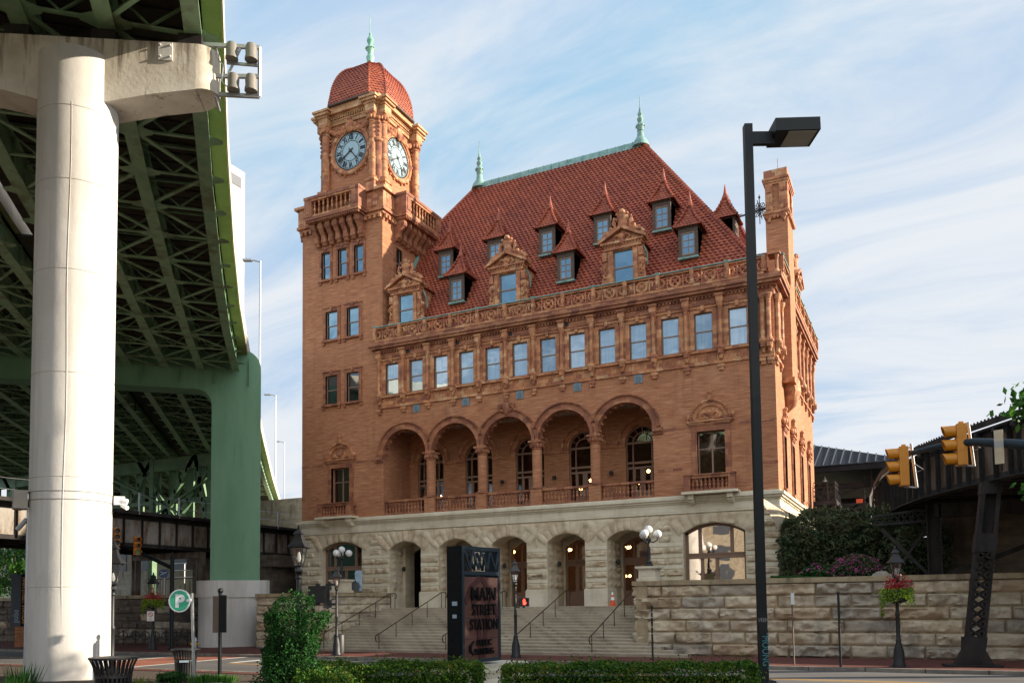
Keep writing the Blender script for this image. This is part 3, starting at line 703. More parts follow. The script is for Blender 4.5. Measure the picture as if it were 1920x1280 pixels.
# hip ends
hs = Vector((-(E1-RX1), 0, ZR-ZE)); sv2 = hs.normalized(); rows2 = rows; dv2 = hs.length/rows2; n2 = Vector((sv2.z, 0, -sv2.x))
tiles(tb, lambda u, j: (Vector((E1, u, ZE))+sv2*(dv2*j), n2), rows2, lambda j: YE+(YR-YE)*min(1, j/rows), lambda j: EB+(YR-EB)*min(1, j/rows), 0.30, 0.07, 0.06)
hs3 = Vector((RX0-E0, 0, ZR-ZE)); sv3 = hs3.normalized(); n3 = Vector((-sv3.z, 0, sv3.x)); dv3 = hs3.length/rows
tiles(tb, lambda u, j: (Vector((E0, u, ZE))+sv3*(dv3*j), n3), rows, lambda j: (YE+(YR-YE)*j/rows), lambda j: EB+(YR-EB)*min(1, j/rows), 0.27, ns=2)
roof = tb.build('tiled_roof', 'roof_tile', st, smooth=50)
b = MB(); e = 0.06
b.add([(E0,YE+e,ZE-e),(E1,YE+e,ZE-e),(RX1,YR,ZR-e),(RX0,YR,ZR-e),(E0,EB,ZE-e),(E1,EB,ZE-e)], [(0,1,2,3),(1,5,2),(5,4,3,2),(4,0,3)])
b.build('roof_boarding', 'roof_tile', roof, smooth=0)
# hip and ridge tiles
b = MB()
for (p, q) in (((E1,YE,ZE),(RX1,YR,ZR)), ((RX0,YR,ZR),(-31.5, YE+(YR-YE)*(31.5-38)/(-9.1)*-1 if False else YE+(YR-YE)*(6.5/9.1), ZE+(ZR-ZE)*(6.5/9.1))), ((E1,EB,ZE),(RX1,YR,ZR))):
    p = Vector(p); q = Vector(q); n = int((q-p).length/0.3)
    for i in range(n):
        a = p.lerp(q, i/n); c = p.lerp(q, (i+1.15)/n); up = Vector((0,0,0.05))
        b.tube([a+up*2.0, c+up], [0.15, 0.11] if p.z < q.z else [0.11, 0.15], 8)
b.build('hip_tile', 'roof_tile', roof)
b = MB(); n = 21
for i in range(n):
    x0 = RX0+(RX1-RX0)*i/n; x1 = RX0+(RX1-RX0)*(i+1)/n
    b.prism([(x0,0),(x1,0),(x1,1),(x0,1)], 0, 0) if False else None
    b.add([(x0,YR-0.34,ZR-0.42),(x1-0.03,YR-0.34,ZR-0.42),(x1-0.03,YR-0.12,ZR+0.16),(x0,YR-0.12,ZR+0.16),(x0,YR+0.34,ZR-0.42),(x1-0.03,YR+0.34,ZR-0.42),(x1-0.03,YR+0.12,ZR+0.16),(x0,YR+0.12,ZR+0.16)],[(0,1,2,3),(3,2,6,7),(7,6,5,4),(0,3,7,4),(1,5,6,2)])
    b.bar((x1-0.02,YR-0.36,ZR-0.4),(x1-0.02,YR-0.13,ZR+0.19),0.05,0.05)
b.build('copper_ridge', 'copper', roof, smooth=0)
def finial(x, y, z, h, name='roof_finial', mat='copper', s=1.0, parent=None):
    b = MB()
    b.lathe([(0.62*s,-0.35),(0.5*s,0),(0.26*s,0.35),(0.2*s,0.75),(0.24*s,0.8),(0.2*s,0.85),(0.28*s,1.1),(0.26*s,1.25),(0.14*s,1.4),(0.22*s,1.6),(0.22*s,1.68),(0.12*s,1.8),(0.18*s,2.0),(0.1*s,2.15),(0.06*s,2.4),(0.035*s,2.45),(0.02*s,h)], (x,y,z), 12)
    for k in range(8):
        a = k*math.pi/4; b.sphere((x+0.3*s*math.cos(a), y+0.3*s*math.sin(a), z+1.12), 0.06*s, 6, 4)
    return b.build(name, mat, parent or roof)
finial(RX0+0.1, YR, ZR+0.1, 3.35); finial(RX1-0.1, YR, ZR+0.1, 3.3)

# --- small tiled dormers
def tile_dormer(M):
    """local: front face at y=0, base z=0, centred on x=0"""
    w = 0.56; b = MB(M)
    b.box(-w, -0.38, 0, 1.1, 0, 1.72); b.box(0.38, w, 0, 1.1, 0, 1.72); b.box(-0.38, 0.38, 0.0, 0.1, 1.45, 1.72); b.box(-0.38, 0.38, 0, 0.1, 0, 0.12)
    b.box(-w-0.001, -w, 0, 0, 0, 0) if False else None
    b.box(-w, w, 0.12, 1.6, 0.0, 1.7)
    b.box(-w-0.08, w+0.08, -0.08, 1.0, 1.70, 1.76)
    d = b.build('dormer', 'dormer_wood', st, smooth=0)
    b = MB(M)
    b.box(-0.38,-0.32,0.02,0.1,0.12,1.45); b.box(0.32,0.38,0.02,0.1,0.12,1.45); b.box(-0.32,0.32,0.02,0.1,0.12,0.2); b.box(-0.32,0.32,0.02,0.1,1.37,1.45)
    b.box(-0.022,0.022,0.03,0.09,0.2,1.37)
    for z in (0.6, 0.98): b.box(-0.32,0.32,0.035,0.088,z-0.02,z+0.02)
    b.build('window_frame', 'wood_frame', d, smooth=0)
    b = MB(M); b.box(-0.33,0.33,0.06,0.08,0.15,1.4); b.build('pane', 'glass_blue', d, smooth=0)
    b = MB(M); b.box(-w-0.03, w+0.03, -0.07, 0.3, -0.1, 0.0); b.build('copper_sill', 'copper', d, smooth=0)
    b = MB(M); W = 0.82; A = Vector((0, 0.62, 3.55)); cs = [Vector((-W,-0.2,1.74)), Vector((W,-0.2,1.74)), Vector((W,1.45,1.74)), Vector((-W,1.45,1.74))]
    for k in range(4):
        p, q = cs[k], cs[(k+1) % 4]; mid = (p+q)/2; up = A-mid; Ln = up.length; un = up.normalized(); ud = (q-p).normalized(); nrm = ud.cross(un).normalized(); hw = (q-p).length/2; rr = 9
        def fn(u, j, mid=mid, un=un, ud=ud, nrm=nrm, Ln=Ln, rr=rr):
            f = min(j/rr, 1.0); return mid+ud*u+un*(Ln*f)+nrm*(-0.16*math.sin(math.pi*f)), nrm
        if M is not None:
            pass
        tiles(b, fn, rr, lambda j, hw=hw: -hw*(1-min(1, j/rr))-0.0, lambda j, hw=hw: hw*(1-min(1, j/rr)), 0.2, 0.035, 0.03, 3)
        # hip roll
        n = 8
        for i in range(n):
            def hp(f): 
                c0 = p.lerp(A, f); inn = (Vector((0,0.62,c0.z))-c0); return c0+inn.normalized()*0.16*math.sin(math.pi*f)*0.9 if inn.length > 0.05 else c0
            b.tube([hp(i/n)+Vector((0,0,0.06)), hp((i+1.1)/n)+Vector((0,0,0.03))], [0.085, 0.06], 6)
    b.lathe([(0.2,0),(0.15,0.2),(0.09,0.45),(0.045,0.75),(0.02,0.9)], (0,0.62,3.2), 8)
    b.build('dormer_roof', 'roof_tile', d, smooth=50)
for x in (-28.4, -24.62, -20.85, -17.08, -13.3): tile_dormer(T(x, 48.2, 25.0))
for x in (-26.65, -18.95, -11.35): tile_dormer(T(x, 46.6, 22.35))
tile_dormer(T(-9.15, 49.6, 23.5, R(90))); tile_dormer(T(-9.15, 54, 23.5, R(90)))

# --- large pedimented dormers of stone
def big_dormer(M):
    b = MB(M)
    b.wall([(-1.0,-0.35),(1.0,-0.35),(1.0,3.0),(-1.0,3.0)], [rect(-0.6,0.6,0.42,2.5)], 0, 0.3)
    b.box(-1.0,1.0,0.3,3.6,-0.3,2.95)
    for s in (-1, 1):
        b.box(s*0.78-0.11, s*0.78+0.11, -0.08, 0, 0.3, 2.45); b.box(s*0.64-0.04, s*0.64+0.04, -0.05, 0, 0.42, 2.5)
        # side scroll buttress
        pts = [(s*1.0,-0.3),(s*1.75,-0.3),(s*1.78,0.1),(s*1.5,0.35),(s*1.3,0.8),(s*1.22,1.4),(s*1.3,1.75),(s*1.0,2.1)]
        if s < 0: pts = pts[::-1]
        b.prism(pts, 0.0, 0.28)
        b.ring((s*1.55,0.08,0.12), 0.16, 0.07, n=14, m=6); b.sphere((s*1.55,0.0,0.12), 0.09, 8, 6)
        b.ring((s*1.27,0.05,1.62), 0.10, 0.06, n=10, m=5)
        for k in range(7): b.sphere((s*(1.12+0.05*math.sin(k*2)), -0.07, 0.95+0.12*k), 0.085+0.02*math.sin(k*3.1), 6, 5)
        b.box(s*1.1-0.13, s*1.1+0.13, -0.1, 0.05, 1.95, 2.45)
    b.box(-1.12,1.12,-0.1,0.35,2.55,2.72); b.box(-1.3,1.3,-0.24,0.45,2.86,2.98)
    for i in range(14): x = -1.17+i*0.18; b.box(x-0.04,x+0.04,-0.18,-0.1,2.76,2.86)
    b.box(-1.2,1.2,-0.11,0.4,2.72,2.865)
    b.prism([(-1.3,2.98),(1.3,2.98),(0,3.62)], -0.05, 0.5)
    for s in (-1, 1):
        b.bar((s*1.47,-0.1,3.0),(0,-0.1,3.78),0.42,0.16,up=(0,1,0) if False else (0,0,1)); b.bar((s*1.45,0.3,2.98),(0,0.3,3.73),0.5,0.16)
    b.sphere((0,-0.1,3.22),0.24,10,6,sz=0.9); b.sphere((0,-0.14,2.98),0.16,8,6,sz=1.6)
    for s in (-1, 1):
        b.tube([(s*0.15,-0.1,3.3),(s*0.38,-0.12,3.32),(s*0.5,-0.12,3.14),(s*0.36,-0.12,3.06)],[0.09,0.08,0.07,0.05],6)
    # crest on top
    b.lathe([(0.3,0),(0.34,0.15),(0.26,0.5),(0.36,0.75),(0.3,0.85),(0.12,0.95)],(0,0.05,3.72),10,sy=0.55)
    b.sphere((0,0.0,4.72),0.2,8,6)
    for s in (-1, 1):
        b.tube([(s*0.3,0.05,4.3),(s*0.5,0.05,4.45),(s*0.55,0.05,4.1),(s*0.42,0.05,3.85),(s*0.85,0.05,3.62),(s*1.1,0.05,3.55),(s*1.28,0.05,3.3)],[0.1,0.1,0.13,0.14,0.15,0.12,0.14],7)
        b.sphere((s*0.3,-0.02,4.62),0.1,7,5); b.sphere((s*0.7,0.0,3.82),0.13,7,5); b.sphere((s*1.0,0.0,3.68),0.1,7,5)
    d = b.build('stone_dormer', 'terracotta', st, smooth=40)
    b = MB(M); f = 0.05
    b.box(-0.6,-0.55,0.1,0.2,0.42,2.5); b.box(0.55,0.6,0.1,0.2,0.42,2.5); b.box(-0.55,0.55,0.1,0.2,0.42,0.48); b.box(-0.55,0.55,0.1,0.2,2.44,2.5); b.box(-0.55,0.55,0.11,0.19,1.43,1.5)
    b.build('window_frame', 'wood_frame', d, smooth=0)
    b = MB(M); b.box(-0.57,0.57,0.16,0.18,0.45,2.47); b.build('pane', 'glass_blue', d, smooth=0)
    b = MB(M); L_ = 1.5
    for s in (-1, 1):
        un = Vector((-s*1.15, 0, 0.62)); Ln = un.length; un = un.normalized(); nrm = Vector((s*un.z, 0, abs(un.x)))
        tiles(b, lambda u, j, un=un, nrm=nrm, s=s, Ln=Ln: (Vector((s*1.15, u, 2.95))+un*(Ln*min(1,j/5)), nrm), 5, lambda j: 0.5, lambda j: 3.2, 0.25, 0.03, 0.03, 3)
    b.build('dormer_roof', 'roof_tile', d, smooth=50)
    b = MB(M); b.box(-1.2,1.2,-0.04,0.0,-0.42,-0.3); b.tube([(1.05,0.35,2.9),(1.3,0.5,2.2),(1.25,0.7,1.6)],0.05,6); b.build('copper_flashing','copper',d)
for x in (-30.05, -22.5, -14.98): big_dormer(T(x, 45.75, 20.68))
for y in (52.8, 57.2): big_dormer(T(-6.75, y, 20.68, R(90)))

# --- chimney
c0, c1, d0, d1 = -7.25, -6.05, 48.1, 50.25
b = MB(); b.box(c0, c1, d0, d1, 15.0, 24.6); b.box(c0+0.06, c1-0.06, d0+0.06, d1-0.06, 24.6, 26.5); b.build('chimney_stack', 'brick', st, smooth=0)
b = MB()
for (a0, a1, z0, z1) in ((0.07,0.07,24.35,24.5),(0.13,0.13,24.5,24.62),(0.03,0.03,26.2,26.32),(0.08,0.08,26.32,26.45),(0.13,0.13,26.45,26.56),(0.04,0.04,26.56,27.05)):
    b.box(c0-a0, c1+a0, d0-a0, d1+a0, z0, z1)
for x in (c0+0.02, c1-0.42):
    b.box(x, x+0.4, d0-0.04, d0+0.1, 24.62, 26.2); b.box(x+0.08, x+0.32, d0-0.09, d0, 25.75, 26.1); b.box(x+0.08, x+0.32, d0-0.09, d0, 24.75, 25.1)
for y in (d0, d1-0.45): b.box(c1-0.06, c1+0.04, y, y+0.45, 24.62, 26.2)
for i in range(6):
    for (x, y) in ((c0+0.1+i*0.2, d0-0.1), (c1+0.1, d0+0.15+i*0.36)): b.sphere((x, y, 24.28), 0.1, 6, 5)
for x in (c0+0.2, c1-0.2): b.lathe([(0.05,-0.35),(0.12,-0.2),(0.16,0)], (x, d0-0.06, 24.35), 8)
b.lathe([(0.4,0),(0.4,0.1),(0.2,0.2)], ((c0+c1)/2, (d0+d1)/2, 27.05), 12)
b.prismz([(c0-0.1,d0-0.1),(c1+0.12,d0-0.1),(c1+0.12,d1+0.1),(c0-0.1,d1+0.1)], 14.75, 15.02)
b.tube([(-6.5,49.2,14.8),(-6.35,49.2,14.4),(-6.4,49.2,13.7),(-6.55,49.2,13.3)],[0.75,0.6,0.35,0.08],10)
b.tube([((c0+c1)/2, 49.2, 27.1),((c0+c1)/2, 49.2, 28.2)], 0.015, 5)
b.build('chimney_trim', 'terracotta', st)
# iron tie between roof and chimney
b = MB(); b.tube([(-11.3,49.3,25.0),(-7.2,49.3,25.5)], 0.05, 6)
for cx, cz in ((-9.35,25.3),(-7.75,25.45)):
    for k in range(8):
        a = k*math.pi/4+0.2; l = 0.62 if k % 2 == 0 else 0.4
        b.tube([(cx,49.3,cz),(cx+l*math.cos(a),49.3,cz+l*math.sin(a))], [0.05,0.02], 5)
        b.ring((cx+0.3*math.cos(a),49.3,cz+0.3*math.sin(a)), 0.13, 0.022, n=10, m=4)
    b.sphere((cx,49.3,cz+0.75),0.07,6,5); b.tube([(cx,49.3,cz-0.85),(cx,49.3,cz+0.9)],0.025,5)
b.build('iron_tie', 'black_iron', st)

# --- loggia
t = MB(FR)
for k, c in enumerate(ARC):
    a0 = 0.0; 
    lo = math.acos(min(1, 1.875/2.02)); 
    a_s = 0.02 if k == 4 else lo; a_e = math.pi-(0.02 if k == 0 else lo)
    t.arc(c, 12.42, 1.655, 1.86, 0, math.pi, -0.12, 0.42, 28); t.arc(c, 12.42, 1.86, 2.02, a_s, a_e, -0.09, 0.2, 28); 
    t.arc(c, 12.42, 2.02, 2.12, a_s+0.02, a_e-0.02, -0.17, 0, 28)
    n = 40
    for i in range(n):
        a = a_s+0.03+(a_e-a_s-0.06)*i/(n-1); t.sphere((c+2.07*math.cos(a), -0.19, 12.42+2.07*math.sin(a)), 0.045, 6, 4)
    for i in range(12):
        a = math.pi*(i+0.5)/12; t.box(*[v for v in (c+1.56*math.cos(a)-0.05, c+1.56*math.cos(a)+0.05, 0.2, 0.36, 12.42+1.6*math.sin(a)-0.05, 12.42+1.6*math.sin(a)+0.05)])
t.build('arcade_moulding', 'terracotta_dark', st, smooth=30)
t = MB(FR)
for x in (-31.68, -13.32):
    s = -1 if x < -20 else 1
    t.box(min(x, x+s*0.55)-0.03, max(x, x+s*0.55)+0.03, -0.16, 0.42, 12.05, 12.42); t.box(min(x, x+s*0.6)-0.05, max(x, x+s*0.6)+0.05, -0.22, 0.45, 12.42, 12.5) if False else None
    for i in range(4): t.sphere((x+s*(0.08+0.14*i), -0.17, 12.22), 0.085, 6, 5)
t.build('impost', 'terracotta_dark', st)
CX = [-28.12, -24.37, -20.63, -16.88]
for x in CX:
    b = MB(FR); b.box(x-0.36, x+0.36, -0.06, 0.56, 8.5, 9.5); b.lathe([(0.3,9.62),(0.3,11.9)], (x,0.22,0), 20)
    o = b.build('loggia_column', 'brick', st)
    b = MB(FR); b.box(x-0.4, x+0.4, -0.1, 0.6, 9.5, 9.56); b.lathe([(0.37,9.5),(0.37,9.57),(0.31,9.65)], (x,0.22,0), 20)
    b.lathe([(0.3,11.86),(0.34,11.9),(0.31,11.95),(0.33,12.02),(0.42,12.22),(0.46,12.3)], (x,0.22,0), 16)
    b.box(x-0.42, x+0.42, -0.2, 0.64, 12.3, 12.42)
    for k in range(12):
        a = k*math.pi/6; b.sphere((x+0.38*math.cos(a), 0.22+0.38*math.sin(a), 12.12), 0.09, 6, 5, sz=1.4)
    b.build('capital', 'terracotta_dark', o)
def balusters(M, x0, x1, y, z, h, n, mat='terracotta_dark', name='balustrade', parent=st, base=True):
    b = MB(M); b.box(x0, x1, y-0.13, y+0.13, z, z+0.12); b.box(x0, x1, y-0.15, y+0.15, z+h-0.13, z+h)
    for i in range(n):
        x = x0+(x1-x0)*(i+0.5)/n; k = (h-0.25)
        b.lathe([(0.075,0),(0.075,0.06*k),(0.04,0.14*k),(0.09,0.34*k),(0.075,0.45*k),(0.035,0.55*k),(0.075,0.7*k),(0.04,0.85*k),(0.07,0.92*k),(0.07,k)], (x,y,z+0.12), 8)
    return b.build(name, mat, parent)
xs = [-31.66]+CX+[-13.34]
for i in range(5): balusters(FR, xs[i]+(0.37 if i else 0), xs[i+1]-(0.37 if i < 4 else 0), 0.2, 8.52, 0.98, 13)
# loggia back wall, floor, ceiling, side walls
bw = 3.2
b = MB(FR); hl = []
for c in ARC:
    l = [(c-1.02, 8.6)]+[(c+1.02*math.cos(math.pi*(1-i/18)), 12.35+1.02*math.sin(math.pi*(1-i/18))) for i in range(19)]+[(c+1.02, 8.6)]; hl.append(l)
b.wall(rect(-31.9,-13.1,8.45,14.5), hl, bw, bw+0.4); b.box(-31.9,-31.66,0.45,bw,8.45,14.5); b.box(-13.34,-13.1,0.45,bw,8.45,14.5)
b.build('loggia_wall', 'brick', st, smooth=0)
b = MB(FR); b.box(-31.9,-13.1,0.02,bw+0.4,8.35,8.45); b.box(-31.9,-13.1,0.45,bw+0.4,14.5,14.65); b.build('loggia_floor', 'step_stone', st, smooth=0)
t = MB(FR)
for c in ARC:
    t.arc(c, 12.35, 1.02, 1.16, 0, math.pi, bw-0.06, bw+0.1, 20); t.arc(c, 12.35, 1.38, 1.52, 0, math.pi, bw-0.10, bw, 20)
edges = [-31.66]+[v for c in ARC for v in (c-1.02, c+1.02)]+[-13.34]
for i in range(0, 12, 2): t.box(edges[i], edges[i+1], bw-0.08, bw, 12.12, 12.3)
t.build('loggia_trim', 'terracotta', st, smooth=30)
def arched_door(M, c, y, w, z0, zs, z1r, name='arched_door', clear=True, warm=False):
    """timber door set with side lights, transom and arched head (radius w)"""
    b = MB(M); f = 0.07; D = (y, y+0.12)
    for x in (c-w, c-w*0.62, c+w*0.62-f, c+w-f): b.box(x, x+f, D[0], D[1], z0, zs)
    for z in (z0, z0+2.3, z0+2.62, zs-0.06): b.box(c-w+f, c+w-f, D[0]-0.03, D[1]-0.004, z, z+0.11)
    b.box(c-0.06, c+0.06, D[0]+0.01, D[1]-0.01, z0+0.11, z0+2.3)
    for s in (-1, 1):
        a, e = sorted((c+s*0.07, c+s*(w*0.62-f))); b.box(a, e, D[0]+0.03, D[1]-0.02, z0+0.11, z0+0.85); b.box(a, a+0.09, D[0]+0.02, D[1]-0.015, z0+0.85, z0+2.3); b.box(e-0.09, e, D[0]+0.02, D[1]-0.015, z0+0.85, z0+2.3)
    if z1r:
        b.arc(c, zs, w-f, w, 0, math.pi, D[0], D[1], 20); b.arc(c, zs, w*0.62-f, w*0.62, 0, math.pi, D[0]+0.01, D[1]-0.01, 18)
        for k in range(1, 6):
            a = math.pi*k/6; b.bar((c+w*0.62*math.cos(a), y+0.06, zs+w*0.62*math.sin(a)), (c+(w-f)*math.cos(a), y+0.06, zs+(w-f)*math.sin(a)), 0.05, 0.06, up=(0,1,0))
    o = b.build(name, 'brown_frame', st, smooth=20)
    b = MB(M); b.box(c-w+0.01, c+w-0.01, y+0.07, y+0.085, z0+0.02, zs)
    if z1r: b.prism([(c+(w-0.02)*math.cos(math.pi*i/16), zs+(w-0.02)*math.sin(math.pi*i/16)) for i in range(17)], y+0.07, y+0.085)
    b.build('pane', 'glass_clear' if clear else 'glass_dark', o, smooth=0); return o
for i, c in enumerate(ARC): arched_door(FR, c, bw+0.12, 1.02, 8.45, 12.35, True)
# hall behind the loggia doors, with its lamps
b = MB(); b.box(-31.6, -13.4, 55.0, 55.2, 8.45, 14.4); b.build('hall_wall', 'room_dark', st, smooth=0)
for x, z in ((-31.0,9.9),(-30.6,10.3),(-23.4,9.9),(-19.9,10.1),(-19.2,10.6),(-15.9,10.2),(-15.3,10.9)):
    b = MB(); b.sphere((x,51.0,z),0.11,8,6); b.build('wall_light', 'bulb', st)
for x in (-31.62+1.1, -24.4, -20.7, -16.9):
    b = MB(FR); b.tube([(x,bw,10.6),(x,bw-0.2,10.62)],0.05,6); b.lathe([(0.05,0.1),(0.13,0.05),(0.12,-0.1),(0.1,-0.16)],(x,bw-0.25,10.6),8); b.build('wall_lamp','black_iron',st)
# crest over the middle arch
def crest(M, x, z, s=1.0, y=-0.15, name='carved_crest'):
    b = MB(M); b.lathe([(0.05,-0.45),(0.2,-0.3),(0.3,0),(0.26,0.25),(0.1,0.35)],(x,y,z),10,sy=0.5)
    for q in (-1, 1):
        b.tube([(x+q*0.2*s,y,z-0.25),(x+q*0.45*s,y,z-0.05),(x+q*0.5*s,y,z+0.2),(x+q*0.3*s,y,z+0.3)],[0.07,0.1,0.09,0.05],6)
        for k in range(4): b.sphere((x+q*(0.28+0.1*k)*s,y-0.05,z+0.18-0.12*k),0.09,6,5)
    b.sphere((x,y,z+0.42),0.13,8,6); b.build(name, 'terracotta_dark', st)
crest(FR, -22.5, 14.62)
for x in (-29.05, -25.4, -21.62, -17.85, -14.12):
    b = MB(FR); b.box(x-0.25,x+0.25,-0.05,0,15.1,15.58); b.ring((x,-0.06,15.34),0.13,0.035,n=14,m=5); b.sphere((x,-0.05,15.34),0.06,6,5)
    b.build('blue_plaque','blue_plaque',st)
for x in (-29.9,-26.2,-22.45,-18.7): 
    b = MB(FR); b.box(x-0.36,x+0.36,-0.075,-0.05,19.08,19.3)
    for k in range(6): b.box(x-0.33+k*0.115,x-0.27+k*0.115,-0.09,-0.075,19.1,19.28)
    b.build('vent_grille','black_iron',st,smooth=0)

# lunettes and little balconies at both ends
def lunette(M, cx, z, w=1.28, s=1.0):
    b = MB(M); b.box(cx-w,cx+w,-0.24,0,z,z+0.1); b.box(cx-w+0.08,cx+w-0.08,-0.16,0,z-0.09,z)
    b.arc(cx,z+0.1,w*0.62,w*0.8,0,math.pi,-0.12,0,20); b.arc(cx,z+0.1,w*0.8,w*0.87,0,math.pi,-0.2,0,20)
    b.prism([(cx+w*0.63*math.cos(math.pi*i/14), z+0.1+w*0.63*math.sin(math.pi*i/14)) for i in range(15)], -0.05, 0)
    for i in range(22): a = math.pi*(i+0.5)/22; b.sphere((cx+w*0.84*math.cos(a),-0.2,z+0.1+w*0.84*math.sin(a)),0.05,6,4)
    b.sphere((cx,-0.1,z+0.42),0.17,8,6,sz=1.3)
    for q in (-1, 1):
        b.tube([(cx+q*0.1,-0.08,z+0.2),(cx+q*0.32,-0.08,z+0.24),(cx+q*0.42,-0.08,z+0.42),(cx+q*0.28,-0.08,z+0.52),(cx+q*0.2,-0.08,z+0.4)],[0.06,0.07,0.06,0.05,0.03],6)
        b.tube([(cx+q*0.3,-0.08,z+0.2),(cx+q*0.62,-0.08,z+0.22),(cx+q*0.6,-0.08,z+0.36)],[0.06,0.05,0.03],6)
        b.sphere((cx+q*(w*0.93),-0.12,z+0.3),0.12,7,5,sz=1.5)
    b.box(cx-0.1,cx+0.1,-0.2,0,z+w*0.95,z+w*0.95+0.32); b.sphere((cx,-0.14,z+w*0.95+0.38),0.13,8,6)
    b.build('lunette','terracotta',st)
lunette(FR,-35.15,12.45); lunette(FR,-10.08,12.45)
for y in sidew: lunette(SR,y,12.15,0.72)
for cx in (-35.15,-10.08):
    balusters(FR,cx-1.02,cx+1.02,-0.62,8.58,0.84,9,name='balcony_balustrade')
    b = MB(FR)
    for s in (-1,1): b.box(cx+s*1.2-0.18,cx+s*1.2+0.18,-0.8,-0.44,8.58,9.44); b.box(cx+s*1.2-0.07,cx+s*1.2+0.07,-0.44,0,8.6,8.72); b.box(cx+s*1.2-0.1,cx+s*1.2+0.1,-0.44,0,9.3,9.42)
    b.box(cx-1.42,cx+1.42,-0.84,-0.4,9.44,9.5)
    b.build('balcony_post','terracotta_dark',st,smooth=0)
    b = MB(FR); b.box(cx-1.5,cx+1.5,-0.92,0,8.44,8.575)
    for s in (-1,1):
        b.prism([(cx+s*1.05-0.14,8.44),(cx+s*1.05-0.14,7.95),(cx+s*1.05+0.14,7.95),(cx+s*1.05+0.14,8.44)],-0.42,-0.05); b.box(cx+s*1.05-0.15,cx+s*1.05+0.15,-0.7,-0.42,8.18,8.44)
        b.tube([(cx+s*1.05-0.15,-0.45,8.12),(cx+s*1.05+0.15,-0.45,8.12)],0.12,8)
    b.build('balcony_slab','sandstone_smooth',st)
for y in sidew:
    b = MB(SR); b.box(y-0.6,y+0.6,-0.2,0,8.42,8.6)
    for s in (-1,1): b.box(y+s*0.45-0.09,y+s*0.45+0.09,-0.16,0,8.05,8.42)
    b.build('window_sill','terracotta_pale',st,smooth=0)

# --- stone base
# belt course
b = MB(FR)
def belt(b, x0, x1, e0, e1):
    b.box(x0,x1,-0.04,0,7.62,8.02); b.box(x0-e0*0.12,x1+e1*0.12,-0.14,0,7.56,7.64) if False else None
    b.box(x0-e0*.10,x1+e1*.10,-0.10,0.2,8.02,8.12); b.box(x0-e0*.2,x1+e1*.2,-0.2,0.2,8.12,8.24); b.box(x0-e0*.3,x1+e1*.3,-0.3,0.2,8.24,8.4); b.box(x0-e0*.07,x1+e1*.07,-0.07,0,8.4,8.5)
    b.box(x0-e0*.09,x1+e1*.09,-0.09,0,7.5,7.6)
belt(b, XL, XR, 1, 1); b.M = SR; belt(b, YF+0.003, YB, 0, 0)
b.build('belt_course','sandstone_smooth',st,smooth=0)
# walls with openings
def seg(c, hw, zs, rise, zb, n=14):
    r = (hw*hw+rise*rise)/(2*rise); a = math.asin(hw/r)
    return [(c-hw,zb)]+[(c+r*math.sin(-a+2*a*i/n), zs+rise-r+r*math.cos(-a+2*a*i/n)) for i in range(n+1)]+[(c+hw,zb)]
portal = [seg(c,1.2,6.25,0.5,ZF-0.2) for c in ARC]
wins = [seg(c,1.68,6.42,0.5,3.45) for c in (-35.1,-10.08)]
b = MB(FR)
outer = [(XL,0.0),(-31.2,0.0)]
pp = []
for c, l in zip(ARC, portal): pp += [(c-1.2,ZF)]+l[1:-1]+[(c+1.2,ZF)]
outer = [(XL,0.0),(-32.0,0.0),(-32.0,ZF)]+pp+[(-12.6,ZF),(-12.6,0.0),(XR,0.0),(XR,7.62),(XL,7.62)]
b.wall(outer, wins, 0, 1.5)
b.M = SR; b.wall(rect(YF+1.5,YB,0,7.62),[seg(49.0,0.75,5.6,0.7,3.72)],0,0.6)
b.M = None; b.box(XL,XL+0.4,YF+1.5,YB,0,7.62)
b.build('base_wall','sandstone',st,smooth=25)
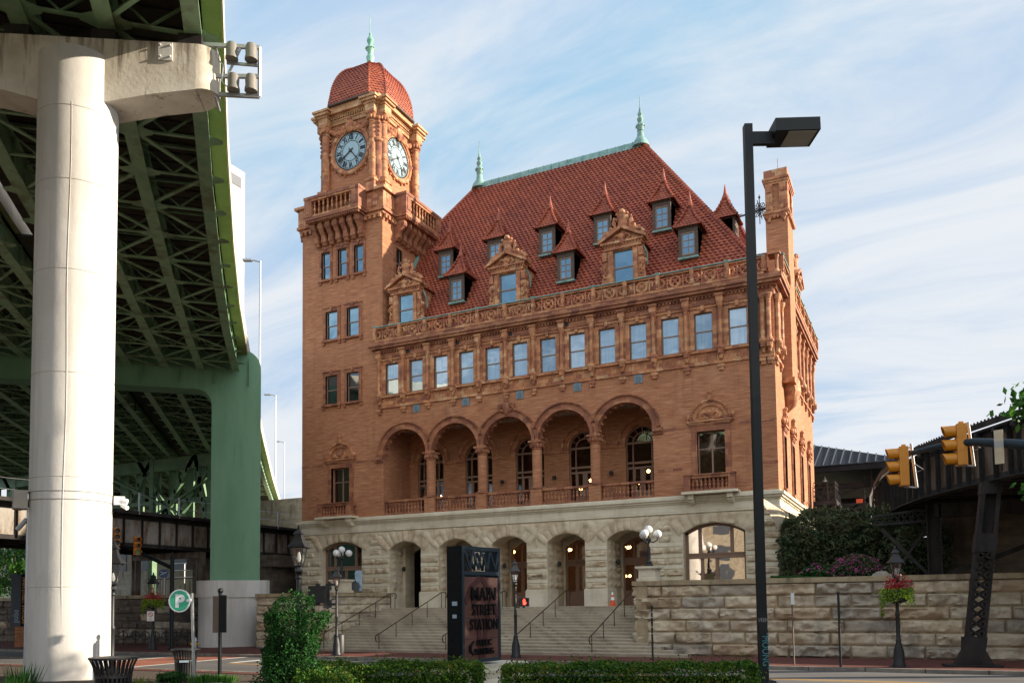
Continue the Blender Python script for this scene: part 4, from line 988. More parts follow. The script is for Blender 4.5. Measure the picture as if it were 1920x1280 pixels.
# rock faced courses
rb = MB(FR); sm = MB(FR)
def cut(x0, x1, z0, z1, ops):
    """intervals of [x0,x1] free of the openings at this height"""
    iv = [(x0,x1)]
    for c, hw, top in ops:
        if z0 < top:
            iv2 = []
            for a, e in iv:
                if c-hw > a: iv2.append((a, min(e, c-hw)))
                if c+hw < e: iv2.append((max(a, c+hw), e))
                if c+hw <= a or c-hw >= e: pass
            iv = sorted(set([(a, e) for a, e in iv2 if e-a > 0.02]))
    return iv
def courses(mb_r, mb_s, x0, x1, ops, vous):
    z = ZF+1.05 if x0 < -12 and x0 > -33 else 3.3
    k = 0; zz = 3.42
    while zz < 7.4:
        h = 0.43; z1 = min(zz+h, 7.48)
        o2 = ops if zz < 5.85 else [(c, hw+0.62, 8) for c, hw, t in ops]
        for a, e in cut(x0, x1, zz, z1, o2):
            n = max(1, round((e-a)/0.95)); off = 0
            cuts = [a]+[a+(e-a)*(i+rnd.uniform(-0.18,0.18))/n for i in range(1, n)]+[e]
            for p, q in zip(cuts, cuts[1:]): mb_r.rock(p+0.012, q-0.012, zz+0.012, z1-0.012, 0, 0.16, rnd.uniform(0,99), 0.075)
        zz = z1+0.0
        if zz < 7.3:
            for a, e in cut(x0, x1, zz, zz+0.2, o2): mb_s.box(a, e, -0.035, 0, zz, zz+0.19)
            zz += 0.19
    # voussoirs
    for (c, hw, zs, rise) in vous:
        r = (hw*hw+rise*rise)/(2*rise); a = math.asin(hw/r); cz = zs+rise-r; n = 9
        for i in range(n):
            t0 = -a*1.18+2.36*a*i/n; t1 = -a*1.18+2.36*a*(i+1)/n
            ri = r+0.004; pts = []
            top0 = (7.46-cz)/math.cos(t0); top1 = (7.46-cz)/math.cos(t1)
            q = [(c+ri*math.sin(t0), cz+ri*math.cos(t0)), (c+ri*math.sin(t1), cz+ri*math.cos(t1)), (c+(top1)*math.sin(t1), cz+top1*math.cos(t1)), (c+top0*math.sin(t0), cz+top0*math.cos(t0))]
            # rough voussoir as a small grid
            vs = []; fs = []; nu, nv = 4, 10; sd = rnd.uniform(0,99); d = 0.06 if i % 2 else 0.115
            for vv in range(nv+1):
                for uu in range(nu+1):
                    u = uu/nu; w = vv/nv; lo = Vector(q[0]).lerp(Vector(q[1]), u); hi = Vector(q[3]).lerp(Vector(q[2]), u); P = lo.lerp(hi, w)
                    edge = uu in (0, nu) or vv in (0, nv)
                    y = 0.0 if edge else -d*(0.75+0.6*mnoise.noise(Vector((P.x*4+sd, P.y*4, sd))))
                    vs.append((P.x, y-(0.004 if edge else 0), P.y))
            for vv in range(nv):
                for uu in range(nu):
                    k0 = vv*(nu+1)+uu; fs.append((k0, k0+1, k0+nu+2, k0+nu+1))
            mb_r.add(vs, fs)
ops = [(c,1.21,6.3) for c in ARC]; wo_ = [(c,1.7,6.45) for c in (-35.1,-10.08)]
courses(rb, sm, XL, XR, ops+wo_, [(c,1.2,6.25,0.5) for c in ARC]+[(c,1.68,6.42,0.5) for c in (-35.1,-10.08)])
rb.M = SR; sm.M = SR
courses(rb, sm, YF+0.02, YB, [(49.0,0.78,6.0)], [(49.0,0.75,5.6,0.7)])
rb.build('rock_faced_stone','sandstone_rough',st,smooth=60)
sm.build('stone_band','sandstone_smooth',st,smooth=0)
# pier plinths and inner reveals of the portals
b = MB(FR)
ed = [-31.98]+[v for c in ARC for v in (c-1.2,c+1.2)]+[-12.62]
for i in range(0,12,2): b.box(ed[i]-0.04 if i else ed[i],ed[i+1]+(0.04 if i < 10 else 0),-0.17,1.52,ZF-0.02,ZF+0.95); b.box(ed[i]-0.02 if i else ed[i],ed[i+1]+(0.02 if i < 10 else 0),-0.13,1.51,ZF+0.95,ZF+1.02)
b.build('plinth','sandstone_smooth',st,smooth=0)
b = MB(FR); b.box(-32,-12.5,-0.6,5.2,ZF-0.16,ZF); b.build('porch_floor','step_stone',st,smooth=0)
# porch: cross walls and back wall with entrances
b = MB(FR)
b.wall(rect(-32.0,-12.5,ZF,8.3),[seg(c,1.14,6.1,0.45,ZF+0.004) for c in ARC],2.6,3.0)
b.box(-32.2,-12.3,1.5,3.0,7.62,8.0)
for i in range(0,12,2):
    x = (ed[i]+ed[i+1])/2; b.box(x-0.62,x+0.62,1.5,2.6,ZF,7.6)
b.build('porch_wall','sandstone',st,smooth=25)
rb = MB()
for c in ARC:
    M2 = T(c-1.2,45.6,0,R(90)); rb.M = M2      # left reveal, faces +X
    zz = ZF+1.05
    while zz < 6.6:
        for k in range(3): rb.rock(0.05+k*0.8, 0.83+k*0.8, zz, zz+0.42, 0.0, 0.10, rnd.uniform(0,99), 0.14)
        zz += 0.46
rb.build('reveal_stone','sandstone_rough',st,smooth=60)
def entrance(c, dark=False):
    b = MB(FR); y = 2.72; w = 1.14; f = 0.1
    if not dark:
        for x in (c-w,c-0.5,c+0.42,c+w-f): b.box(x,x+f,y,y+0.12,ZF+0.01,6.4)
        for z in (ZF+2.45,ZF+2.75): b.box(c-w+f,c+w-f,y-0.03,y+0.1,z,z+0.12)
        b.box(c-w+f,c+w-f,y-0.015,y+0.1,ZF+2.57,ZF+2.75)
        b.box(c-0.42,c+0.42,y+0.02,y+0.09,ZF+0.02,ZF+0.95); b.box(c-0.42,c-0.28,y+0.02,y+0.09,ZF+0.95,ZF+2.45); b.box(c+0.28,c+0.42,y+0.02,y+0.09,ZF+0.95,ZF+2.45)
        b.box(c-w+f,c-0.5,y+0.02,y+0.09,ZF+0.02,ZF+0.9); b.box(c+0.5,c+w-f,y+0.02,y+0.09,ZF+0.02,ZF+0.9)
        b.prism([(x,z) for x,z in seg(c,0.94,5.9,0.48,5.82)],y,y+0.05) if False else None
        b.arc(c,5.62-0.1,0.9,1.05,0.55,math.pi-0.55,y,y+0.1,14)
        o = b.build('entrance_door','brown_frame',st,smooth=20)
        b = MB(FR); b.box(c-w+0.02,c+w-0.02,y+0.10,y+0.115,ZF+0.03,6.56); b.build('pane','glass_clear',o,smooth=0)
        b = MB(FR); b.tube([(c+0.35,y-0.02,ZF+0.9),(c+0.35,y-0.06,ZF+0.95),(c+0.35,y-0.06,ZF+1.25),(c+0.35,y-0.02,ZF+1.3)],0.02,6); b.build('handle','black_iron',o)
        return o
    b.box(c-w,c+w,y+0.15,y+0.2,ZF,6.56); b.build('dark_doorway','dark_void',st,smooth=0)
for i, c in enumerate(ARC): entrance(c, dark=(i == 0))
b = MB(FR); b.text('MAIN STREET', 0.17, T(-18.7,2.68,0) @ Matrix.Translation((0,0,ZF+2.6)) @ Matrix.Rotation(R(90),4,'X'), 0.005); b.build('door_lettering','bronze_rail',st,smooth=0,split=False)
b = MB(FR); b.text('1500 EAST', 0.17, T(-20.62,-0.14,0) @ Matrix.Translation((0,0,ZF+1.75)) @ Matrix.Rotation(R(90),4,'X'), 0.01); b.build('address_lettering','dark_void',st,smooth=0)
b = MB(FR); b.box(-22.3,-21.98,2.66,2.69,ZF+1.1,ZF+1.6); b.build('door_notice','sign_white',st,smooth=0)
# entrance hall and its chandeliers
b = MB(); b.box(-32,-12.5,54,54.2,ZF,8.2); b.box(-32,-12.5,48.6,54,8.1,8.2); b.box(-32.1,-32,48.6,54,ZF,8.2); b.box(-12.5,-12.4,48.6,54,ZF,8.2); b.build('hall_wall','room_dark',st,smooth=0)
for x, y, z in ((-29.2,50.2,5.6),(-25.0,50.4,6.0),(-20.9,50.4,6.0),(-16.9,50.4,6.0)):
    b = MB(); b.tube([(x,y,8.1),(x,y,z)],0.02,5)
    for k in range(6):
        a = k*math.pi/3; b.tube([(x,y,z),(x+0.3*math.cos(a),y+0.3*math.sin(a),z-0.12),(x+0.45*math.cos(a),y+0.45*math.sin(a),z+0.02)],0.02,5)
    o = b.build('chandelier','bronze_rail',st); b = MB()
    for k in range(6): a = k*math.pi/3; b.sphere((x+0.45*math.cos(a),y+0.45*math.sin(a),z+0.1),0.10,8,6)
    b.build('bulb','bulb',o)
for x, z in ((-21.9,4.35),(-26.1,4.6),(-17.3,4.35)):
    b = MB(); 
    for dx in (-0.14,0.14): b.sphere((x+dx,52.5,z),0.09,8,6)
    b.build('wall_light','bulb',st)
for c in ARC[1:]:
    b = MB(); x = c-1.24; b.tube([(x,46.9,5.0),(x+0.16,46.9,5.05)],0.035,6); b.sphere((x+0.22,46.9,5.02),0.13,8,6,sz=1.3); b.build('porch_lamp','black_iron',st)
b = MB(); x = ARC[0]-1.24; b.tube([(x,46.9,5.0),(x+0.16,46.9,5.05)],0.035,6); b.sphere((x+0.22,46.9,5.02),0.13,8,6,sz=1.3); b.build('porch_lamp','black_iron',st)
# big arched windows of the base
def base_window(cx, door):
    b = MB(FR); y = 0.45; w = 1.68; f = 0.16
    b.box(cx-w,cx-w+f,y,y+0.14,3.45,6.5); b.box(cx+w-f,cx+w,y,y+0.14,3.45,6.5); b.box(cx-w+f,cx+w-f,y-0.04,y+0.12,3.45,3.6)
    b.box(cx-w+f,cx+w-f,y-0.06,y+0.13,5.0,5.12); b.box(cx-w+f,cx+w-f,y-0.02,y+0.12,5.12,5.22); b.box(cx-w+f,cx+w-f,y-0.05,y+0.12,5.22,5.3)
    for x in (cx-0.95,cx+0.79): b.box(x,x+0.17,y-0.01,y+0.12,5.3,6.85)
    b.box(cx-0.04,cx+0.14,y-0.01,y+0.12,3.6,5.0)
    if door: b.box(cx-0.85,cx-0.68,y,y+0.11,3.6,5.0); b.box(cx-w+f,cx-0.85,y+0.03,y+0.10,3.6,3.8); b.box(cx-0.68,cx-0.04,y+0.03,y+0.10,3.6,3.8)
    r = (w*w+0.25)/1.0; a = math.asin(w/r); b.arc(cx,6.92-r,r-0.13,r,math.pi/2-a,math.pi/2+a,y,y+0.12,14)
    o = b.build('base_window','brown_frame',st,smooth=20)
    b = MB(FR); b.prism(seg(cx,w-0.02,6.42,0.48,3.47),y+0.08,y+0.095); b.build('pane','glass_big' if cx > -20 else 'glass_dark',o,smooth=0)
base_window(-35.1, False); base_window(-10.08, True)
b = MB(SR); b.box(48.3,49.7,0.35,0.4,3.7,6.3); b.build('side_doorway','dark_void',st,smooth=0)

# --- rain pipe, right of the tower window group etc. kept plain
# ================================================================ CLOCK TOWER (part of the station)
TX, TY = -35.1, 48.9
def quad4(fn):
    """run fn for the four sides of the tower; local x along the side, y outward negative"""
    for k, (dx, dy) in enumerate(((0,-3.4),(3.4,0),(0,3.4),(-3.4,0))):
        fn(T(TX+dx, TY+dy, 0, R(90)*k), k)
b = MB(); b.box(XL-0.06,XT+0.06,YF-0.06,52.36,28.75,28.9); b.box(XL-0.16,XT+0.16,YF-0.16,52.46,28.9,29.1); b.box(XL-0.3,XT+0.3,YF-0.3,52.6,29.1,29.28); b.box(XL-0.22,XT+0.22,YF-0.22,52.52,29.28,30.5); b.box(XL-0.42,XT+0.42,YF-0.42,52.72,30.5,30.68)
for k in range(18):
    for (x, y) in ((XL+0.1+k*0.39, YF-0.2),(XT+0.2, YF+0.1+k*0.39)): b.box(x-0.08,x+0.08,y-0.08,y+0.08,28.62,28.9)
for xx in (XL+0.75, XT-0.65): b.box(xx-0.4,xx+0.4,YF-0.26,YF-0.2,29.45,30.35)
b.box(XT+0.2,XT+0.26,YF+0.2,YF+1.0,29.45,30.35)
b.build('tower_parapet','terracotta',st,smooth=0)
def balc(M, k):
    b = MB(M)
    b.box(-2.25,2.25,-1.15,-0.22,29.1,29.3); b.box(-2.15,2.15,-1.05,-0.22,28.95,29.1); b.box(-2.32,2.32,-1.22,-0.2,30.52,30.72)
    for i in range(24): b.box(-2.2+i*0.19,-2.1+i*0.19,-1.12,-1.05,28.98,29.06)
    for s in (-1,1): b.box(s*1.98-0.3,s*1.98+0.3,-1.18,-0.22,29.3,30.52); b.box(s*1.98-0.17,s*1.98+0.17,-1.22,-1.18,29.5,30.35)
    for i in range(7):
        x = -1.86+i*0.62
        pts = [(0,28.95),(-0.8,28.95),(-0.86,28.7),(-0.72,28.45),(-0.45,28.15),(-0.42,27.8),(-0.25,27.55),(0,27.5)]
        n = len(pts); vs = [(x-0.17,p[0],p[1]) for p in pts]+[(x+0.17,p[0],p[1]) for p in pts]
        b.add(vs,[tuple(range(n)),tuple(reversed(range(n,2*n)))]+[(j,j+n,(j+1)%n+n,(j+1)%n) for j in range(n)])
        b.tube([(x-0.2,-0.66,28.66),(x+0.2,-0.66,28.66)],0.2,8); b.tube([(x-0.2,-0.3,27.82),(x+0.2,-0.3,27.82)],0.14,8)
    b.build('tower_balcony','terracotta_dark',st)
    balusters(M,-1.68,1.68,-1.02,29.3,1.22,9,mat='terracotta',name='balcony_balustrade')
    # clock stage side: wall with big round dial
    b = MB(M); w = 2.28; yo = 1.1
    b.box(-w,w,yo,yo+0.4,30.6,37.3)
    b.build('clock_stage_wall','brick',st,smooth=0)
    b = MB(M)
    b.ring((0,yo-0.08,34.65),1.62,0.14,n=40,m=8); b.ring((0,yo-0.02,34.65),1.44,0.09,n=40,m=6)
    for i in range(24): a = i*math.pi/12; b.box(1.66*math.cos(a)-0.07,1.66*math.cos(a)+0.07,yo-0.24,yo,34.65+1.66*math.sin(a)-0.07,34.65+1.66*math.sin(a)+0.07) if i % 6 == 0 else b.sphere((1.8*math.cos(a),yo-0.05,34.65+1.8*math.sin(a)),0.09,6,5)
    # garland above the dial
    b.lathe([(0.08,-0.4),(0.3,-0.2),(0.38,0.1),(0.28,0.45),(0.12,0.55)],(0,yo-0.18,36.3),10,sy=0.6); b.sphere((0,yo-0.2,36.85),0.18,8,6)
    for s in (-1,1):
        for i in range(11):
            u = i/10; b.sphere((s*(0.35+1.45*u),yo-0.12,36.5-0.5*math.sin(math.pi*u)+0.1*u),0.16+0.05*math.sin(i*1.9),7,5)
        b.tube([(s*0.3,yo-0.1,36.1),(s*0.7,yo-0.1,36.1),(s*0.8,yo-0.1,36.45),(s*0.5,yo-0.1,36.6)],[0.1,0.12,0.1,0.06],6)
        for i in range(5): b.sphere((s*1.78,yo-0.1,36.3-0.28*i),0.13-0.015*i,6,5)
    # small arched panel below
    b.arc(0,31.0,0.75,0.92,0,math.pi,yo-0.1,yo,20); b.arc(0,31.0,0.92,1.02,0,math.pi,yo-0.2,yo,20); b.arc(0,31.0,0.3,0.4,0,math.pi,yo-0.06,yo,12)
    for i in range(6): a = math.pi*(i+0.5)/6; b.sphere((0.57*math.cos(a),yo-0.04,31.0+0.57*math.sin(a)),0.11,6,5)
    b.build('clock_surround','terracotta',st)
    # dial
    b = MB(M @ T(0,yo-0.03,34.65)); b.prism([(1.38*math.cos(2*math.pi*i/48),1.38*math.sin(2*math.pi*i/48)) for i in range(48)],-0.02,0.03)
    d = b.build('clock_dial','clock_dial',st,smooth=0)
    b = MB(M @ T(0,yo-0.06,34.65)); b.ring((0,0,0),1.34,0.04,n=48,m=4); b.ring((0,0,0),1.22,0.012,n=48,m=4); b.ring((0,0,0),0.72,0.02,n=36,m=4)
    for i in range(60): a = i*math.pi/30; b.bar((1.23*math.cos(a),0,1.23*math.sin(a)),(1.32*math.cos(a),0,1.32*math.sin(a)),0.02,0.02,up=(0,1,0))
    for i in range(12): a = (i+0.5)*math.pi/6; b.bar((0.73*math.cos(a),0,0.73*math.sin(a)),(1.22*math.cos(a),0,1.22*math.sin(a)),0.012,0.012,up=(0,1,0))
    nums = ['XII','I','II','III','IIII','V','VI','VII','VIII','IX','X','XI']
    for i, s in enumerate(nums):
        a = math.pi/2-i*math.pi/6
        b.text(s,0.5,Matrix.Translation((0,-0.01,0)) @ Matrix.Rotation(R(90),4,'X') @ Matrix.Rotation(a-math.pi/2,4,'Z') @ Matrix.Translation((0,0.83,0)),0.01,sx=0.66,bold=0.02)
    b.build('numeral','clock_black',d,smooth=0)
    b = MB(M @ T(0,yo-0.10,34.65))
    for ang, ln, w in ((-128,0.86,0.10),(-50,0.0,0.0)): pass
    def hand(deg, ln, w):       # clockwise from XII
        a = R(90-deg); dx, dz = math.cos(a), math.sin(a)
        b.bar((-0.25*dx,0,-0.25*dz),(ln*0.62*dx,0,ln*0.62*dz),w*0.6,0.02,up=(0,1,0)); b.bar((ln*0.6*dx,0.003,ln*0.6*dz),(ln*0.85*dx,0.003,ln*0.85*dz),w,0.02,up=(0,1,0)); b.bar((ln*0.85*dx,0,ln*0.85*dz),(ln*dx,0,ln*dz),w*0.4,0.02,up=(0,1,0))
    hand(237,0.92,0.13); hand(141,1.1,0.10)
    b.prism([(0.1*math.cos(i*math.pi/6),0.1*math.sin(i*math.pi/6)) for i in range(12)],-0.04,0.02)
    b.build('clock_hand','clock_black',d,smooth=0)
quad4(balc)
# corner columns, in pairs round each corner
def tcol(x, y, r=0.27):
    b = MB(); b.box(x-0.36,x+0.36,y-0.36,y+0.36,30.7,31.75); b.box(x-0.43,x+0.43,y-0.43,y+0.43,31.75,31.9)
    b.lathe([(0.4,31.9),(0.4,31.98),(0.34,32.05),(0.38,32.12),(r,32.2),(r,33.4),(r+0.03,33.42),(r+0.03,33.5),(r*0.98,33.52),(r*0.97,34.9),(r+0.03,34.92),(r+0.03,35.0),(r*0.94,35.02),(r*0.92,36.0),(r+0.02,36.05),(r-0.02,36.15),(0.38,36.55),(0.42,36.62)],(x,y,0),18)
    b.box(x-0.38,x+0.38,y-0.38,y+0.38,36.62,36.78)
    for k in range(10): a = k*math.pi/5; b.sphere((x+0.34*math.cos(a),y+0.34*math.sin(a),36.33),0.1,6,5,sz=1.5)
    b.build('tower_column','terracotta',st)
h = 2.02; q = 2.56
for sx in (-1,1):
    for sy in (-1,1):
        tcol(TX+sx*h, TY+sy*q); tcol(TX+sx*q, TY+sy*h)
b = MB()
for sx in (-1,1):
    for sy in (-1,1):
        x = TX+sx*2.2; y = TY+sy*2.2; b.lathe([(0.42,30.7),(0.42,34.6),(0.5,34.7),(0.5,34.85),(0.4,34.95),(0.4,36.8)],(x,y,0),14)
        for k in range(5): b.sphere((x+sx*0.3,y+sy*0.3,36.3-0.3*k),0.15-0.02*k,6,5)
b.build('corner_shaft','terracotta_dark',st)
# tower entablature
b = MB(T(0,0,-0.72))
def plan(e, c):     # square of half size e with corner blocks c
    return [(TX-e,TY-e),(TX+e,TY-e),(TX+e,TY+e),(TX-e,TY+e)]
for (e, z0, z1) in ((2.42,37.5,37.75),(2.48,37.75,38.0),(2.62,38.0,38.12),(2.85,38.12,38.3),(2.45,38.3,38.9)):
    b.prismz(plan(e,0),z0,z1)
for sx in (-1,1):
    for sy in (-1,1):
        for (cx, cy) in ((h,q),(q,h)):
            for (e, z0, z1) in ((0.38,37.5,37.95),(0.45,37.95,38.1),(0.6,38.1,38.27),(0.7,38.27,38.42)):
                b.box(TX+sx*cx-e,TX+sx*cx+e,TY+sy*cy-e,TY+sy*cy+e,z0+0.003*(cx > 2.5),z1+0.003*(cx > 2.5))
for k in range(24):
    o_ = -2.3+k*0.2; 
    for (x, y) in ((TX+o_,TY-2.53),(TX+2.53,TY+o_)): b.box(x-0.05,x+0.05,y-0.08,y+0.08,37.86,37.98)
b.build('tower_cornice','terracotta_pale',st,smooth=0)
# dome: octagonal with narrow corner faces
def octo(e, c): return [(-e+c,-e),(e-c,-e),(e,-e+c),(e,e-c),(e-c,e),(-e+c,e),(-e,e-c),(-e,-e+c)]
b = MB(T(0,0,-0.72)); o0 = [(TX+x,TY+y) for x,y in octo(2.66,0.85)]; b.prismz(o0,38.9,39.02); b.build('dome_gutter','dormer_wood',st,smooth=0)
b = MB(); rows_d = 26
def prof(f): 
    a = f*math.pi/2*0.96; return math.cos(a)**0.72, 3.45*math.sin(a)
corn = octo(2.54,0.85)
for k in range(8):
    p = Vector((*corn[k],0)); q_ = Vector((*corn[(k+1)%8],0)); ud = (q_-p).normalized(); hw = (q_-p).length/2; mid = (p+q_)/2
    def fn(u, j, mid=mid, ud=ud):
        f = min(1, j/rows_d); s, z = prof(f); s2, z2 = prof(min(1,f+0.02)); out = mid.normalized()
        tan = (mid*(s2-s)+Vector((0,0,z2-z))); 
        if tan.length < 1e-6: tan = Vector((0,0,1))
        nrm = ud.cross(tan.normalized()).normalized()
        if nrm.dot(out)+nrm.z < 0: nrm = -nrm
        return Vector((TX,TY,38.28))+mid*s+ud*u+Vector((0,0,z)), nrm
    tiles(b, fn, rows_d, lambda j, hw=hw: -hw*prof(min(1,j/rows_d))[0], lambda j, hw=hw: hw*prof(min(1,j/rows_d))[0], 0.26, 0.04, 0.035, 3)
    n = 24
    for i in range(n):
        s, z = prof(i/n); s2, z2 = prof(min(1,(i+1.15)/n)); c0_ = Vector((TX,TY,38.31)); b.tube([c0_+p*s+Vector((0,0,z+0.02)),c0_+p*s2+Vector((0,0,z2))],[0.1,0.07],6)
dome = b.build('tower_dome','roof_tile',st,smooth=50)
b = MB(); b.lathe([(0.5,0),(0.42,0.15),(0.5,0.3),(0.55,0.5),(0.46,0.72),(0.3,0.85),(0.24,1.1),(0.3,1.5),(0.22,1.6),(0.2,1.9),(0.33,2.15),(0.2,2.3),(0.17,2.5),(0.26,2.75),(0.2,2.95),(0.09,3.1),(0.1,3.3),(0.03,3.35),(0.012,4.95)],(TX,TY,41.4),14)
for z, r in ((41.9,0.56),(43.55,0.34)):
    for k in range(12): a = k*math.pi/6; b.sphere((TX+r*math.cos(a),TY+r*math.sin(a),z),0.055,6,4)
b.build('tower_spire','copper_bright',st)
# copper flashing between the tower and the roof
b = MB(); b.bar((XT+0.05,46.2,21.2),(XT+0.05,50.2,27.9),0.08,0.5); b.build('roof_flashing','copper',st,smooth=0)
# ================================================================ GROUND, STREET
def plaza_z(x, y):
    z = 0.95 if y < 14 else 0.95-(y-14)/11*0.85
    if x > -2: z -= min(0.35, (x+2)*0.12)*(1 if y < 22 else max(0, (25-y)/3))
    return max(z, 0.12)
b = MB(); b.box(-900,900,-300,1500,-0.6,-0.05); struct(b.build('ground','earth',None,smooth=0))
b = MB(); b.add([(-160,25.0,0),(60,25.0,0),(60,33.7,0),(-160,33.7,0)],[(0,1,2,3)]); struct(b.build('road','asphalt',None,smooth=0))
b = MB()
for (y) in (29.55,29.85):
    for x0, x1 in ((-160,-38.5),(-29.5,60)): b.add([(x0,y,0.004),(x1,y,0.004),(x1,y+0.13,0.004),(x0,y+0.13,0.004)],[(0,1,2,3)])
struct(b.build('yellow_centre_line','line_yellow',None,smooth=0))
b = MB(); b.add([(-36.4,25.0,0.005),(-32.4,25.0,0.005),(-32.4,33.7,0.005),(-36.4,33.7,0.005)],[(0,1,2,3)]); struct(b.build('crossing','crossing_brick',None,smooth=0))
b = MB()
for x in (-36.75,-32.35): b.add([(x,25,0.008),(x+0.32,25,0.008),(x+0.32,33.7,0.008),(x,33.7,0.008)],[(0,1,2,3)])
b.add([(-29.9,30.1,0.008),(-29.45,30.1,0.008),(-29.45,33.7,0.008),(-29.9,33.7,0.008)],[(0,1,2,3)])
struct(b.build('crossing_line','line_white',None,smooth=0))
b = MB(); b.box(-160,60,33.9,45.9,-0.05,0.13); struct(b.build('pavement','paving_brick',None,smooth=0))
b = MB()
x = -160
while x < 60: b.box(x,x+1.96,33.7,33.9,-0.05,0.14); b.box(x,x+1.96,24.8,25.0,-0.05,0.14); x += 2.0
struct(b.build('kerb','kerb_stone',None,smooth=0))
# near side: raised planting ground sloping down to the road
b = MB(); nx, ny = 60, 26; vs = []; fs = []
for j in range(ny+1):
    for i in range(nx+1):
        x = -60+80*i/nx; y = -12+35.0*j/ny; vs.append((x,y,plaza_z(x,y)+0.03*mnoise.noise(Vector((x*0.9,y*0.9,0)))*(y < 21)))
for j in range(ny):
    for i in range(nx): a = j*(nx+1)+i; fs.append((a,a+1,a+nx+2,a+nx+1))
b.add(vs,fs); struct(b.build('planting_ground','ground_soil',None))
b = MB(); vs = []
ys = [22.4,23.0,24.0,24.8]
for j, y in enumerate(ys):
    for i in range(41): x = -160+220*i/40; vs.append((x,y,max(0.13, plaza_z(x,y)+0.02) if y < 24.7 else 0.13))
b.add(vs,[(j*41+i,j*41+i+1,(j+1)*41+i+1,(j+1)*41+i) for j in range(3) for i in range(40)]); struct(b.build('near_pavement','paving_brick',None,smooth=0))

# ================================================================ STEPS AND RETAINING WALLS
b = MB(); n = 16; y0, y1 = 37.5, 44.55; dz = (ZF-0.13)/n; dy = (y1-y0)/n
sr = random.Random(3)
for i in range(n):
    z0 = 0.13+dz*i; xl, xr = -31.0, -12.6
    if i < 5: xr = -9.6-0.75*i if y0+dy*i < 38.9 else -12.6
    if i < 3: xl = -31.0
    yb = y0+dy*(i+1)+0.06 if xr > -12 else 46
    # each tread is laid in separate stones
    x = xl
    while x < xr-0.01:
        w = min(sr.uniform(1.5,2.6), xr-x); 
        if xr-x-w < 0.5: w = xr-x
        g = sr.uniform(-0.006,0.006); b.box(x+0.004,x+w-0.004,y0+dy*i+g-0.025,min(yb,y0+dy*(i+1)+0.1) if i < n-1 else 45.0,z0+dz-0.055,z0+dz); b.box(x,x+w,y0+dy*i+g+0.005,y0+dy*(i+1)+0.1,z0-(0.03 if i == 0 else 0),z0+dz-0.055)
        x += w
o = struct(b.build('steps','step_stone',None,smooth=0))
def course_wall(name, label, M, x0, x1, z0, z1, nrow, thick, mats, seed, group=None, parent=None, copz=0.22, bl=(1.1,2.1), d=0.13, weights=None, cop=True):
    w = MB(M); rr = random.Random(seed); 
    hh = (z1-z0)/nrow
    for r in range(nrow):
        x = x0-(rr.uniform(0,0.8) if r % 2 else 0); za = z0+hh*r
        while x < x1-0.02:
            L_ = rr.uniform(*bl); a = max(x,x0); e = min(x+L_,x1)
            if x1-e < 0.35: e = x1
            if e-a > 0.12: w.rock(a+0.012,e-0.012,za+0.012,za+hh-0.012,0,d*rr.uniform(0.75,1.6),rr.uniform(0,99),0.06,mi=rr.choices(range(len(mats)-1),weights or [1]*(len(mats)-1))[0])
            x = e if e > x else x+L_
    w.box(x0,x1,0.045,thick,z0-0.1,z1,mi=len(mats)-1)
    o = w.build(name, mats, parent, smooth=60)
    if cop:
        c = MB(M); x = x0
        while x < x1-0.01:
            e = min(x+rr.uniform(1.3,2.2),x1); e = x1 if x1-e < 0.4 else e; c.box(x+0.004,e-0.004,-0.16,thick+0.02,z1,z1+copz); x = e
        c.build('coping','coping',o,smooth=0)
    return o
MW = ['wall_tan','wall_rust','wall_grey','wall_tan','sandstone_rough','coping']
tw = thing('retaining_wall','long rock-faced sandstone retaining wall right of the station steps','wall',(-2,39,0.1))
W39 = T(0,39.13,0)
course_wall('wall_face','',W39,-12.6,14.0,0.13,3.44,6,0.6,MW,11,parent=tw,weights=[3,1.5,2.2,2,1.5],d=0.15,bl=(1.2,2.6))
course_wall('wall_return','',T(-12.5,0,0,R(-90)),-45.4,-39.0,0.13,3.44,6,0.6,MW,12,parent=tw)
tw2 = thing('retaining_wall','rock-faced sandstone wall between the white pier foot and the steps','wall',(-34,39,0.1))
course_wall('wall_face','',W39,-36.6,-31.1,0.13,3.2,6,0.5,['wall_tan','wall_rust','wall_rust','wall_tan','wall_grey','wall_dark'],13,parent=tw2,weights=[2,2,2,1,1],d=0.2)
course_wall('wall_return','',T(-31.0,0,0,R(90)),39.1,45.4,0.13,3.2,6,0.5,['wall_tan','wall_grey','wall_tan','sandstone','wall_tan','wall_grey'],14,parent=tw2,weights=[2,1,2,3,1])
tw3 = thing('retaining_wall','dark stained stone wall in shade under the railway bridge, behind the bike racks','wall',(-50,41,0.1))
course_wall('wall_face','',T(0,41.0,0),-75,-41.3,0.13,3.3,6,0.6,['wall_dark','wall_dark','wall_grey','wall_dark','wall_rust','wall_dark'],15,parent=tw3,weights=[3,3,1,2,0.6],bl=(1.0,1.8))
# raised garden behind the right wall
b = MB(); b.box(-12.0,40,39.7,45.4,0.2,3.42); b.box(-6.3,40,45.4,95,0.2,3.40); struct(b.build('garden_terrace','ground_soil',None,smooth=0))
b = MB(); b.box(-36.3,-31.5,39.6,45.3,0.2,3.0); b.box(-80,-38.7,41.6,60,0.2,3.1); struct(b.build('upper_terrace','ground_soil',None,smooth=0))
